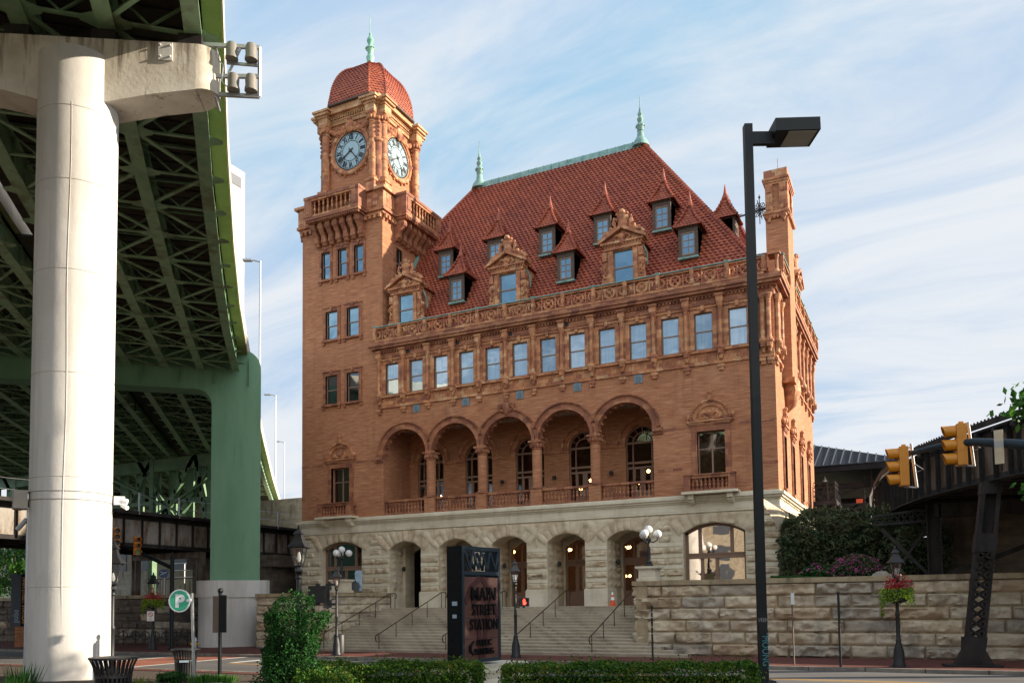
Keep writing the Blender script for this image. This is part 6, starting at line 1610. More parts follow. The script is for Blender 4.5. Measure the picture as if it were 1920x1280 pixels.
for y in (67.5,78,90): b.bar((-38,y,11.2),(-1,y,11.2),0.3,0.4); b.bar((-9,y,12),(-3.4,y,8.8),0.2,0.2); b.bar((-3.4,y,9),(-0.8,y,12),0.2,0.2); b.bar((-12,y,8.5),(-3.4,y,11.2),0.15,0.15)
b.build('steel_column','dark_steel',ts_,smooth=0)
b = MB(); b.box(-38,-0.5,95,95.4,3,12.2); b.box(-38,-1,67,95,7.2,7.5); b.box(-9,-6.5,66,67,3,7.2); b.build('rear_wall','dark_void',ts_,smooth=0)
for x in (-6.3,-2.0):
    b = MB(); b.lathe([(0.04,0.4),(0.1,0.2),(0.24,0.0),(0.24,-0.06)],(x,66.6,11.5),10); b.build('pendant_lamp','galvanised',ts_)
# lattice footbridge/landing at the rear corner
tl = thing('iron_landing','dark iron landing with lattice railings behind the station corner','landing',(-5.5,62,7.3))
def lattice(b, p, q, z0, z1, step=0.42):
    p = Vector(p); q = Vector(q); L_ = (q-p).length; k = int(L_/step); up = Vector((0,0,1))
    for z in (z0,(z0+z1)/2+0.25,z1): b.bar(p+up*z,q+up*z,0.07,0.06)
    for i in range(k):
        a = p.lerp(q,i/k); c = p.lerp(q,(i+1)/k); m = (a+c)/2; zm = (z0+z1)/2
        b.bar(a+up*z0,c+up*z1,0.04,0.03); b.bar(c+up*z0,a+up*z1,0.04,0.03)
        if i % 4 == 0: b.bar(a+up*(z0-0.15),a+up*(z1+0.05),0.1,0.1)
b = MB(); lattice(b,(-7.6,61.5,0),(-5.2,61.5,0),9.6,10.8); lattice(b,(-5.2,61.5,0),(-5.2,66,0),9.6,10.8); lattice(b,(-5.1,63,0),(-0.6,63.4,0),8.15,9.3)
b.build('lattice_railing','dark_steel',tl,smooth=0)
b = MB(); b.box(-7.8,-5.1,61.4,66,9.2,9.5); b.box(-5.1,2,62.4,66,7.8,8.05); 
for x in (-7.4,-6.3,-5.3): b.box(x-0.12,x+0.12,61.5,61.8,3.4,9.2)
for x in (-2.4,0.6): b.box(x-0.12,x+0.12,62.7,62.9,3.4,7.8)
for k in range(9): b.box(-6.9,-5.4,61.9+0.3*k,62.1+0.3*k,6.9+0.22*k,6.96+0.22*k)
b.build('landing_floor','dark_steel',tl,smooth=0)
for k in range(3):
    b = MB(); x = -1.0-0.0*k; b.tube([(-2.95+0.3*k,60.5,7.6),(-2.92+0.3*k,60.5,9.5-0.1*k),(-2.5+0.3*k,60.3,10.4-0.35*k),(-1.8+0.25*k,60,11.0-0.5*k),(-0.6,59.5,11.1-0.6*k)],0.06,6)
    tag(b.build('curved_pipe','galvanised',None),['topmost curved steel pipe rising beside the shed column','middle curved steel pipe rising beside the shed column','lowest curved steel pipe rising beside the shed column'][k],'pipe',group='curved pipes by the train shed')
b = MB(); b.box(-4.15,-3.7,66.1,66.15,9.7,10.0); tag(b.build('small_sign','cone_orange',None,smooth=0),'small orange sign hanging on the train shed column','sign')

# far buildings
def tower_block(x, y, w, d, h, label, rows, cols, rz=0.0, z0=None):
    t = thing('office_tower',label,'building',(x,y,0),rz); M = T(x,y,0,rz)
    b = MB(M); b.box(-w/2,w/2,-d/2,d/2,0,h); b.build('wall','far_concrete',t,smooth=0)
    z0 = z0 or h*0.35; ww = w*0.78
    for face in (0,1):
        M2 = M @ (T(0,-d/2,0) if face == 0 else T(w/2,0,0,R(90))); W = (w if face == 0 else d)*0.7
        b = MB(M2)
        for i in range(rows):
            z = z0+(h*0.94-z0)*i/rows
            for j in range(cols): xx = -W/2+W*j/cols; b.box(xx+0.2,xx+W/cols-0.2,-0.15,0.1,z,z+(h*0.94-z0)/rows*0.55)
        b.build('window','far_glass',t,smooth=0)
    return t
def rotb(t):   # bake: children are in world coordinates, so keep the empty unrotated
    t.rotation_euler = (0,0,0)
t = tower_block(-153.3,150,9.0,8,111,'tall pale office tower glimpsed beside the highway parapet',1,1,R(0),z0=109.0); rotb(t)
for k in range(5): b = MB(); b.box(-153.0+k*0.75,-152.65+k*0.75,145.8,146.05,40,106); b.build('window_strip','far_glass',t,smooth=0)
for k in range(16): b = MB(); b.box(-153.1,-149.4,145.85,145.98,44+k*4,46+k*4); b.build('spandrel','far_spandrel',t,smooth=0)
rotb(tower_block(-141,190,13,14,52,'low white block far behind the street lamps',3,2,0,z0=40))
rotb(tower_block(-122,200,9,12,45,'white concrete block with small windows left of the clock tower',3,2,0,z0=32))
rotb(tower_block(-136,172,22,10,30,'long pale office with dark vertical window strips below the white blocks',1,9,0,z0=18))
# unseen warehouse added off-frame to the east to shade the street
t = thing('shade_warehouse','red brick warehouse added outside the frame on the right to shade the street','building',(60,30,0)); b = MB(); b.box(46,90,8,46,0,17); b.build('wall','brick',t,smooth=0); b = MB(); b.box(45.6,90.4,7.6,46.4,17,17.5); b.build('cornice','terracotta',t,smooth=0)
for k in range(6):
    b = MB(); b.box(50+k*6,52+k*6,7.95,8.1,4,7); b.build('window','far_glass',t,smooth=0)
t = thing('city_block','long tan stone office row behind the viewpoint, reflected in the station windows','building',(-20,-80,0)); b = MB(); b.box(-95,35,-95,-70,0,19); b.build('wall','wall_tan',t,smooth=0); b = MB(); b.box(-95.5,35.5,-95.5,-69.5,19,20); b.build('cornice','sandstone_smooth',t,smooth=0)
for i in range(16):
    for j in range(4): b = MB(); b.box(-92+i*8,-89+i*8,-70.05,-69.9,2+j*4.3,4.6+j*4.3); b.build('window','far_glass',t,smooth=0)
t = thing('warehouse','masonry backdrop building added far behind the railway viaduct at left','building',(-85,80,0)); b = MB(); b.box(-135,-52,78,96,0,15.5); b.build('wall','wall_grey',t,smooth=0)  # backdrop added to darken the bright gap under the railway bridge
for i in range(14): b = MB(); b.box(-132+i*5.6,-129.5+i*5.6,77.9,78.1,7.5,11.5); b.build('window','far_glass',t,smooth=0)
# block behind the far wall at left
t = thing('utility_enclosure','grey fenced utility enclosure above the dark stone wall','enclosure',(-66,62,3)); b = MB(); b.box(-70,-58.5,62,66,3.1,5.4); b.box(-61.5,-59.6,58,60,3.1,4.9); b.build('cabinet','pale_block',t,smooth=0)
b = MB()
for i in range(16): b.bar((-66+0.62*i,56,3.1),(-66+0.62*i,56,5.3),0.05,0.05)
b.bar((-66,56,5.3),(-56.5,56,5.3),0.06,0.06); b.bar((-66,56,3.3),(-56.5,56,3.3),0.06,0.06); b.build('fence','dark_steel',t,smooth=0)
b = MB()
for z in (5.6,6.3,7.0): b.bar((-67,60,z),(-58,60,z),0.07,0.07)
for i in range(7): b.bar((-67+1.5*i,60,5.0),(-67+1.5*i,60,7.0),0.07,0.07)
b.build('white_railing','sign_white',t,smooth=0)
# ================================================================ STREET FURNITURE
def at(px, d):          # plan position at picture column px, d metres from the viewpoint (measured near the horizon)
    v = CF+CR*((px-960)/FPX)+CV*((1036-1130)/FPX); k = d/math.hypot(v.x,v.y); return v.x*k, v.y*k
def lantern(b_iron, parent, z, s=1.0):
    """four sided tapering lantern with a pyramid roof; base at height z"""
    b = b_iron
    b.lathe([(0.04,0),(0.1,0.03),(0.1,0.1),(0.06,0.16)],(0,0,z),8)
    r0, r1, h = 0.12*s, 0.235*s, 0.48*s; z0 = z+0.16
    for k in range(4):
        a = R(45)+k*math.pi/2; b.tube([(r0*math.cos(a),r0*math.sin(a),z0),(r1*math.cos(a),r1*math.sin(a),z0+h)],0.014*s,5)
        a2 = a+math.pi/2; b.tube([(r1*math.cos(a),r1*math.sin(a),z0+h),(r1*math.cos(a2),r1*math.sin(a2),z0+h)],0.018*s,5); b.tube([(r0*math.cos(a),r0*math.sin(a),z0),(r0*math.cos(a2),r0*math.sin(a2),z0)],0.016*s,5)
    b.lathe([(0.33*s,z0+h),(0.32*s,z0+h+0.02*s),(0.2*s,z0+h+0.14*s),(0.13*s,z0+h+0.27*s),(0.13*s,z0+h+0.33*s),(0.17*s,z0+h+0.34*s),(0.09*s,z0+h+0.42*s),(0.04*s,z0+h+0.46*s),(0.05*s,z0+h+0.5*s),(0.01*s,z0+h+0.58*s)],(0,0,0),4,rot=R(45))
    g = MB(); vs = []
    for (r, zz) in ((r0*0.95,z0+0.01),(r1*0.95,z0+h)):
        for k in range(4): a = R(45)+k*math.pi/2; vs.append((r*math.cos(a),r*math.sin(a),zz))
    g.add(vs,[(k,(k+1)%4,4+(k+1)%4,4+k) for k in range(4)]); 
    gb = MB(); gb.lathe([(0.03,0),(0.06,0.08),(0.035,0.2),(0.02,0.24)],(0,0,z0+0.1),8)
    return g, gb, z0+h
def gas_lamp(label, x, y, z, H=4.6, s=1.0, rz=0.2, mat='black_iron', basket=False, group='gas style street lamps'):
    t = thing('gas_lamp',label,'street lamp',(0,0,0),0,group)
    zl = H-1.22*s; b = MB()
    b.box(-0.3,0.3,-0.3,0.3,0,0.03)
    b.lathe([(0.24,0.02),(0.24,0.1),(0.2,0.16),(0.19,0.55),(0.13,0.8),(0.09,0.95),(0.105,1.0),(0.075,1.06),(0.07,1.9),(0.085,1.93),(0.085,2.0),(0.06,2.04),(0.055,zl-0.15),(0.08,zl-0.12),(0.06,zl-0.06),(0.09,zl)],(0,0,0),14)
    pb = b.build('lamp_post',mat,t)
    b = MB(); g, gb, zt = lantern(b,t,zl,s); lo = b.build('lantern',mat,t); g.build('glass_pane','lantern_glass',lo,smooth=0); gb.build('mantle','globe_white',lo)
    t.location = (x,y,z); t.rotation_euler = (0,0,rz); return t
def flower_basket(label, x, y, z, s=1.0, seed=1):
    rr = random.Random(seed); t = thing('flower_basket',label,'flower basket',(x,y,z),0,'flower baskets on lamp posts')
    b = MB(); b.lathe([(0.15,-0.34),(0.36,-0.26),(0.42,-0.05),(0.42,0.0),(0.38,0.0)],(x,y,z),14); 
    for k in range(4): a = k*math.pi/2; b.tube([(x,y,z-0.45),(x+0.28*math.cos(a),y+0.28*math.sin(a),z-0.22)],0.015,5)
    b.build('basket','black_iron',t)
    b = MB(); leaves(b,[(x+rr.gauss(0,0.27)*s,y+rr.gauss(0,0.27)*s,z+0.16+abs(rr.gauss(0,0.22))) for _ in range(650)],0.09,rr); b.build('red_flowers','petal_red',t,smooth=0)
    b = MB(); pts = []
    for _ in range(2200):
        a = rr.uniform(0,6.28); r = rr.uniform(0.36,0.74)*s; pts.append((x+r*math.cos(a),y+r*math.sin(a),z+0.22-rr.uniform(0,0.85)*(r/0.7)*(0.5+0.5*abs(math.cos(a-0.45)))))
    for k in range(90): pts.append((x-0.5+rr.gauss(0,0.03),y-0.3+rr.gauss(0,0.03),z-0.3-rr.uniform(0,0.5)))
    leaves(b,pts,0.08,rr); b.build('trailing_foliage','leaf_lime',t,smooth=0)
    b = MB(); leaves(b,[(x+rr.gauss(0,0.2),y-0.25+rr.gauss(0,0.08),z+0.08+rr.gauss(0,0.05)) for _ in range(200)],0.05,rr); b.build('purple_flowers','petal_purple',t,smooth=0)
    return t
def ped_signal(label, x, y, z, rz, lit=False):
    t = thing('pedestrian_signal',label,'pedestrian signal',(x,y,z),0,'pedestrian signals on lamp posts'); M = T(x,y,z,rz)
    b = MB(M); b.box(-0.2,0.2,-0.12,0.12,-0.2,0.2); b.box(-0.22,0.22,-0.2,-0.12,0.17,0.2); b.box(-0.22,-0.19,-0.2,-0.12,-0.2,0.17); b.box(0.19,0.22,-0.2,-0.12,-0.2,0.17); b.box(-0.42,-0.2,-0.03,0.03,0.2,0.25); b.box(-0.42,-0.2,-0.03,0.03,-0.26,-0.21); b.box(-0.05,0.05,-0.03,0.03,-0.26,-0.2); b.box(-0.05,0.05,-0.03,0.03,0.2,0.25)
    b.build('housing','black_iron',t,smooth=0)
    b = MB(M)
    if lit:
        b.box(-0.055,0.06,-0.135,-0.125,-0.12,0.02)
        for i, (xx, h) in enumerate(((-0.05,0.10),(-0.02,0.14),(0.012,0.13),(0.045,0.10))): b.box(xx-0.012,xx+0.012,-0.136,-0.126,0.02,0.02+h)
        b.bar((0.06,-0.13,-0.08),(0.1,-0.13,-0.01),0.025,0.01,up=(0,1,0)); b.build('red_hand','red_hand',t,smooth=0)
    else: b.box(-0.17,0.17,-0.125,-0.122,-0.16,0.16); b.build('lens','sign_back',t,smooth=0)
    return t
P5 = (-0.91,34.5)
gas_lamp('gas lamp with a flower basket before the right retaining wall',-0.88,34.5,0.13,4.55,1.1,0.3)
flower_basket('basket of red, purple and lime flowers on the lamp right of the tall black pole',-0.88,34.5,2.85,0.85,4)
gas_lamp('gas lamp carrying the lit red hand signal, in front of the station steps',-17.2,35.4,0.13,4.65,1.05,0.5)
ped_signal('pedestrian signal showing a red hand, on the lamp in front of the steps',-16.72,35.3,2.72,R(38),True)
gas_lamp('gas lamp with a dark signal box at the left foot of the steps',-26.88,34.45,0.13,4.6,1.05,0.5)
ped_signal('unlit pedestrian signal seen edge on at the left foot of the steps',-27.35,34.3,2.75,R(215))
lx_, ly_ = at(560,20.5); gas_lamp('larger nearer gas lamp standing behind the tall clipped bush',lx_,ly_,0.55,4.05,0.93,0.35,'black_iron')
ped_signal('big dark pedestrian signal on the lamp behind the clipped bush',lx_+0.45,ly_+0.15,2.95,R(200))
lx_, ly_ = at(211,26.2); gas_lamp('gas lamp half hidden by the right edge of the white pier',lx_,ly_,0.15,4.55,1.25,0.6,'black_iron')
lx_, ly_ = at(284,47.0); gas_lamp('distant gas lamp with flower basket before the dark wall',lx_,39.0 if False else ly_*0+36.6,0.13,4.5,1.1,0.3) if False else gas_lamp('distant gas lamp with flower basket before the dark wall',-41.9,36.0,0.13,4.7,1.2,0.3)
flower_basket('basket of red and lime flowers in front of the dark wall under the railway',-41.9,36.0,2.95,0.9,9)
# no parking plate on that lamp
t = thing('no_parking_sign','small white no parking plate hung on the lamp below the left flower basket','sign',(-41.85,35.8,2.2)); M = T(-41.8,35.75,0,R(40)); b = MB(M)
b.box(-0.2,0.2,-0.02,0,1.85,2.45); b.build('plate','sign_white',t,smooth=0); b = MB(M); b.ring((0,-0.03,2.25),0.12,0.018,n=18,m=4); b.bar((-0.08,-0.03,2.33),(0.08,-0.03,2.17),0.03,0.01,up=(0,1,0)); b.text('ANY',0.11,T(0,-0.022,1.98) @ Matrix.Rotation(R(90),4,'X'),0.002); b.text('TIME',0.11,T(0,-0.022,1.87) @ Matrix.Rotation(R(90),4,'X'),0.002); b.text('P',0.16,T(0,-0.022,2.2) @ Matrix.Rotation(R(90),4,'X'),0.002); b.build('marking','no_park_red',t,smooth=0)

# tall square lamp post at right
t = thing('parking_light','tall square black pole with a single box lamp head, nearest the camera at right','street light',(-3.32,19.72,0.5))
b = MB(); b.lathe([(0.36,0.1),(0.36,0.80),(0.33,0.83)],(-3.32,19.72,0),24); b.build('pedestal','kerb_stone',t)
b = MB(); M = T(-3.32,19.72,0,R(26)); b.M = M
b.box(-0.094,0.094,-0.094,0.094,0.85,13.9); b.box(-0.22,0.22,-0.22,0.22,0.83,0.87); b.box(-0.07,0.07,-0.1,-0.094,1.6,1.9); b.build('pole','black_paint',t,smooth=0)
b = MB(M); b.box(0.094,0.62,-0.06,0.06,13.42,13.72)
b.M = M @ T(1.08,0.03,13.6) @ Matrix.Rotation(R(-1),4,'Y'); b.box(-0.52,0.52,-0.38,0.38,-0.02,0.28); b.box(-0.47,0.47,-0.33,0.33,0.28,0.30); hd = b.build('lamp_head','black_paint',t,smooth=0)
b2 = MB(b.M); b2.box(-0.2,0.45,-0.33,0.33,-0.035,-0.021); b2.build('lens','lamp_lens',hd,smooth=0)
b = MB(M @ T(0,-0.096,0)); b.text('VEEN',0.12,T(0.0,0,2.2) @ Matrix.Rotation(R(90),4,'X'),0.001,sx=0.8); b.build('white_scrawl','graffiti_white',t,smooth=0)
b = MB(T(-3.32,19.72,0,R(26)) @ T(-0.04,-0.102,0)); b.text('"MOONG"',0.22,T(0,0,1.95) @ Matrix.Rotation(R(90),4,'X') @ Matrix.Rotation(R(-90),4,'Z'),0.001,align='LEFT',sx=0.8); b.build('cyan_scrawl','graffiti_cyan',t,smooth=0)

# ---- copper station sign
t = thing('station_sign','upright copper and black steel MAIN STREET STATION sign with lattice top','sign',(-9,15.9,0.9))
SX, SY = at(866,18.0); SM = T(SX,SY,0,R(82))       # local x runs along the panel, y outward negative faces the viewer
W_, ZB, ZT = 1.42, 1.40, 3.94; TH = 0.40
b = MB(SM)
b.box(0,0.02,0.02,TH,ZB,ZT); b.box(0.02,W_,TH-0.02,TH,ZB,ZT-0.55) 
for (x0,x1) in ((0,0.07),(W_-0.07,W_)): b.box(x0,x1,-0.02,0.06,ZB,ZT)
for z in (ZB,ZT-0.62,ZT-0.08): b.box(0.07,W_-0.07,-0.02,0.06,z,z+0.08)
b.box(W_-0.02,W_,0.06,TH,ZB,ZT); b.box(0.02,W_-0.02,TH-0.06,TH-0.021,ZT-0.08,ZT)
for y in (-0.005,TH-0.04):
    for i in range(4):
        x0 = 0.07+(W_-0.14)*i/4; x1 = 0.07+(W_-0.14)*(i+1)/4; xm = (x0+x1)/2
        b.bar((x0+0.02,y,ZT-0.1),(xm+0.06,y,ZT-0.5),0.05,0.03,up=(0,1,0)); b.bar((xm+0.06,y,ZT-0.5),(x1,y,ZT-0.1),0.05,0.03,up=(0,1,0))
b.build('steel_frame','sign_steel',t,smooth=0)
b = MB(SM); b.box(-0.006,0.0,0.0,TH,ZB,ZT)
for i in range(9):
    for yy in (0.08,TH-0.08): b.sphere((-0.01,yy,ZB+0.25+i*0.27),0.018,6,4)
b.build('side_plate','sign_dark',t,smooth=0)
b = MB(SM); b.box(-0.012,-0.006,0.12,0.26,ZB+1.25,ZB+1.34); b.box(-0.012,-0.006,0.14,0.25,ZB+0.98,ZB+1.06); b.build('sticker','sign_pale',t,smooth=0)
b = MB(SM)
for i in range(4): b.box(0.07,W_-0.07,0.0,0.03,ZB+0.08+i*0.45,ZB+0.08+(i+1)*0.45-0.008)
b.build('copper_panel','sign_copper',t,smooth=0)
b = MB(SM); c = W_/2
for (p,q,w) in (((c-0.05,ZB+1.85),(0.12,ZB+1.3),0.12),((c,ZB+1.86),(W_-0.1,ZB+1.0),0.12),((0.35,ZB+1.5),(c-0.05,ZB+0.1),0.14),((W_-0.3,ZB+1.5),(c+0.05,ZB+0.1),0.14)):
    m_ = ((p[0]+q[0])/2+(0.07 if q[0] > p[0] else -0.07),(p[1]+q[1])/2+0.06)
    b.bar((p[0],-0.008,p[1]),(m_[0],-0.008,m_[1]),w,0.016,up=(0,1,0)); b.bar((m_[0],-0.0085,m_[1]),(q[0],-0.0085,q[1]),w,0.016,up=(0,1,0))
b.build('relief_band','sign_copper_dark',t,smooth=0)
b = MB(SM)
def st_text(s, z, size, sx): b.text(s,size,T(c+0.03,-0.05,z) @ Matrix.Rotation(R(90),4,'X'),0.012,sx=sx*0.95,bold=0.004,space=1.06)
st_text('MAIN',ZB+1.36,0.42,0.92); st_text('STREET',ZB+1.04,0.34,0.80); st_text('STATION',ZB+0.72,0.34,0.74); st_text('PUBLIC',ZB+0.37,0.19,0.92); st_text('PARKING',ZB+0.18,0.19,0.92)
b.build('lettering','sign_dark',t,smooth=0); b = MB(SM); b.tube([(0.32,-0.07,ZB+0.48),(0.2,-0.07,ZB+0.36),(0.2,-0.07,ZB+0.26),(0.3,-0.07,ZB+0.18)],[0.02,0.04,0.04,0.02],6)
b.build('arrow','sign_dark',t,smooth=0)
fx = thing('sign_plinth','rough grey stone plinth under the copper station sign','plinth',(SX,SY,0.6)); b = MB(SM)
b.rock(-0.15,2.05,1.08,1.34,-0.3,0.06,3,0.12); b.rock(-0.2,2.1,0.75,1.06,-0.34,0.05,7,0.12); b.box(-0.2,2.1,-0.3,0.7,0.5,1.345); b.build('stone_block','sandstone_smooth',fx,smooth=50)
b = MB(SM @ T(2.08,0,0,R(0))); b.M = SM @ T(2.1,0.7,0,R(-90)) ; b.rock(0.0,1.0,0.75,1.3,0,0.05,5,0.12); b.build('stone_end','sandstone_smooth',fx,smooth=50)

# ---- round parking sign on a leaning pole
t = thing('parking_sign','round green and white P parking sign on a leaning silver pole','sign',(-37.6,35.2,0.13))
dP = 21.5; px_, py_ = at(366,dP); qx, qy = at(360,dP)
zb_ = 2.7-(1222-1137)/1568*dP*0.93; zt_ = 2.7+(1137-1112)/1568*dP*0.93
t.location = (px_,py_,0.3)
b = MB(); b.tube([(px_+0.02,py_,0.35),(qx,qy,zt_)],0.035,8); b.build('pole','galvanised',t)
cx_, cy_ = at(337,dP); zc = 2.7+(1137-1126)/1568*dP*0.93; M = T(cx_,cy_,zc,R(42))
b = MB(M); b.prism([(0.245*math.cos(2*math.pi*i/40),0.275*math.sin(2*math.pi*i/40)) for i in range(40)],-0.03,0.05); b.M = None; b.bar((cx_+0.15,cy_+0.06,zc),(qx,qy,zc+0.02),0.05,0.06); b.build('rim','sign_white',t,smooth=30)
b = MB(M); b.prism([(0.215*math.cos(2*math.pi*i/40),0.243*math.sin(2*math.pi*i/40)) for i in range(40)],-0.036,-0.03); b.build('green_disc','parking_green',t,smooth=0)
b = MB(M); b.text('P',0.40,T(0.0,-0.04,-0.14) @ Matrix.Rotation(R(90),4,'X'),0.003,bold=0.02); b.build('letter','sign_white',t,smooth=0)

# ---- post with the back of a sign
t = thing('sign_post','black post with ball finial carrying a sign seen from behind','sign',(*at(413,22),0.8)); x, y = at(413,22)
b = MB(); b.tube([(x,y,0.55),(x,y,3.02)],0.045,8); b.sphere((x,y,3.08),0.07,8,6); b.build('post','black_paint',t)
b = MB(T(x,y,0,R(18))); b.box(-0.15,0.2,-0.09,-0.06,2.05,2.95); b.build('sign_panel','sign_back',t,smooth=0); b = MB(T(x,y,0,R(18))); b.box(0.03,0.22,-0.13,-0.09,2.06,2.97); b.build('panel_bracket','black_paint',t,smooth=0)
# ---- litter bins
def litter_bin(label, x, y, z, s=1.0, band=False):
    t = thing('litter_bin',label,'litter bin',(x,y,z),0,'slatted black litter bins'); b = MB(); h = 0.92
    for k in range(26):
        a = 2*math.pi*k/26; c_, s_ = math.cos(a), math.sin(a)
        pts = [(x+r*c_*s,y+r*s_*s,z+zz*s) for r, zz in ((0.27,0.06),(0.285,0.4),(0.30,0.62),(0.335,0.78),(0.40,h))]
        for p, q in zip(pts, pts[1:]): b.bar(p,q,0.038,0.012,up=(c_,s_,0))
    b.build('slat','black_iron',t,smooth=0)
    b = MB(); b.lathe([(0.40*s,0.9*s),(0.415*s,0.91*s),(0.415*s,0.94*s),(0.39*s,0.94*s)],(x,y,z),26); 
    for zz, r in ((0.06,0.285),(0.58,0.305)): b.lathe([((r-0.01)*s,zz*s),((r+0.006)*s,(zz+0.0)*s),((r+0.006)*s,(zz+0.045)*s),((r-0.01)*s,(zz+0.045)*s)],(x,y,z),26)
    b.build('rim','black_iron',t); b = MB(); b.lathe([(0.25*s,0.04*s),(0.262*s,0.56*s),(0.2*s,0.56*s)],(x,y,z),20); b.build('liner','dark_void',t)
    if band: b = MB(T(x,y,0,R(38))); b.box(-0.1,0.12,-0.325*s,-0.315*s,z+0.56*s,z+0.62*s); b.build('label_plate','sign_pale',t,smooth=0)
    return t
x, y = at(215,16.6); litter_bin('nearest slatted black litter bin beside the foot of the white pier',x,y,0.88,1.0)
x, y = at(349,22.8); litter_bin('slatted black litter bin in front of the round parking sign',x,y,0.83,0.86,True)
x, y = at(512,22.6); litter_bin('slatted black litter bin partly behind the tall clipped bush',x,y,0.83,0.86)
t = thing('closed_bin','plain dark cylindrical bin at the left foot of the steps','litter bin',(-27.9,36.0,0.13)); b = MB(); b.lathe([(0.3,0),(0.3,0.95),(0.27,1.0),(0.1,1.02)],(-27.9,36,0.13),18); b.build('bin_body','black_iron',t)
# ---- thin sign posts and bollard-like poles at right
def slim_post(label, x, y, z, h, mat='black_iron', bands=False, r=0.045):
    t = thing('post',label,'post',(x,y,z)); b = MB(); b.tube([(x,y,z),(x,y,z+h)],r,8); b.sphere((x,y,z+h+0.03),r*1.5,8,6); b.build('pole',mat,t)
    if bands:
        b = MB(); 
        for zz in (0.5,0.8,0.9,0.62): b.lathe([(r,h*zz),(r+0.012,h*zz+0.01),(r+0.012,h*zz+0.03),(r,h*zz+0.04)],(x,y,z),10)
        b.build('clamp','galvanised',t)
slim_post('black post with metal clamps before the left end of the right wall',-10.55,35.2,0.13,2.3,bands=True)
slim_post('plain black round topped post midway along the right retaining wall',-2.88,33.95,0.14,2.75)
t = thing('meter_post','thin grey post with a small pale plate, just right of the tall black pole','post',(-4.6,34.3,0.13)); b = MB(); b.tube([(-4.6,34.3,0.13),(-4.62,34.3,2.9)],0.03,6); b.build('pole','sign_back',t); b = MB(T(-4.62,34.3,0,R(60))); b.box(-0.1,0.1,-0.05,-0.035,2.5,2.95); b.build('plate','sign_white',t,smooth=0)
# ---- traffic signals
def signal_head(label, x, y, z, rz, mat, parent=None, lens=None):
    """faces local -y"""
    t = thing('traffic_signal',label,'traffic light',(x,y,z),0,'yellow traffic signal heads'); M = T(x,y,z,rz)
    b = MB(M); b.box(-0.17,0.17,-0.02,0.2,-0.53,0.53)
    for k in (-1,0,1): b.box(-0.18,0.18,-0.03,0.14,k*0.355-0.165,k*0.355+0.165)
    b.box(-0.05,0.05,0.05,0.15,0.53,0.6); h = b.build('housing',mat,t,smooth=0)
    for k in (1,0,-1):
        b = MB(M); zc = k*0.355; n = 16; vs = []
        for j, (yy, dr) in enumerate(((-0.03,0),(-0.36,0.0))):
            for i in range(n+1):
                a = R(-50)+R(280)*i/n; vs.append(((0.155)*math.cos(a),yy+(0.10*(0.5-0.5*math.sin(a)) if j else 0),zc+0.155*math.sin(a)))
        for j, (yy, dr) in enumerate(((-0.03,0),(-0.36,0.0))):
            for i in range(n+1):
                a = R(-50)+R(280)*i/n; vs.append(((0.145)*math.cos(a),yy+(0.10*(0.5-0.5*math.sin(a)) if j else 0),zc+0.145*math.sin(a)))
        m = n+1; fs = [(i,i+1,m+i+1,m+i) for i in range(n)]+[(2*m+i+1,2*m+i,3*m+i,3*m+i+1) for i in range(n)]+[(m+i,m+i+1,3*m+i+1,3*m+i) for i in range(n)]
        b.add(vs,fs); b.build('visor',mat,h,smooth=40)
        b = MB(M); b.prism([(0.14*math.cos(2*math.pi*i/18),zc+0.14*math.sin(2*math.pi*i/18)) for i in range(18)],-0.05,-0.031); b.build('lens','clock_black' if k != -1 or not lens else lens,h,smooth=0)
    return t
arm = thing('signal_mast','dark curved mast arm carrying the two signals at the right edge','signal mast',(8,23.2,0))
ax = lambda px, d, y_: (*at(px,d), 2.7+(1130-0.0115*(px-960)-y_)/1568*d/math.sqrt(1+((px-960)/1568)**2))
pts = [ax(1722,25,848),ax(1760,24.6,838),ax(1800,24.2,830),ax(1840,23.9,827),ax(1920,23.4,831),ax(2080,22.6,850),ax(2240,22,868)]
b = MB(); b.tube(pts,[0.075,0.08,0.09,0.1,0.12,0.14,0.16],12); xx, yy = at(2240,22); b.tube([(xx,yy,0.0),(xx,yy,6.6)],[0.2,0.15],12); b.build('mast_arm','sign_steel',arm)
for px, d, yc, hy, lbl in ((1690,25,874,36,'left hand yellow traffic signal at the tip of the mast arm, facing left'),(1800,24.1,833,38,'right hand higher yellow traffic signal on the mast arm, facing left')):
    x, y, z = ax(px+8,d,yc); signal_head(lbl,x,y,z,R(-82),'signal_yellow')
    p0 = ax(px+30,d,yc-44); p1 = ax(px+38,d,yc+40); q0 = ax(px+12,d,yc-34); q1 = ax(px+14,d,yc+38)
    b = MB(); b.tube([p0,p1],0.035,8); b.tube([(p0[0],p0[1],p0[2]-0.1),q0],0.02,6); b.tube([p1,q1],0.025,6); b.tube([(p0[0],p0[1],p0[2]-0.5),ax(px+52,d,yc+5),ax(px+40,d,yc+10)],0.01,4)
    b.build('signal_bracket','galvanised',arm)
# street name plate on the arm, worn
x, y, z = ax(1890,23.5,840); t = thing('street_plate','pale worn rectangular plate clamped upright on the mast arm','sign',(x,y,z)); b = MB(T(x,y,z,R(-20))); b.box(-0.1,0.1,-0.14,-0.12,-0.38,0.45); b.build('plate','sandstone_rough',t,smooth=0); b = MB(T(x,y,z,R(-20))); b.box(-0.1,0.1,-0.144,-0.141,0.02,0.18); b.build('clamp_band','galvanised',t,smooth=0)
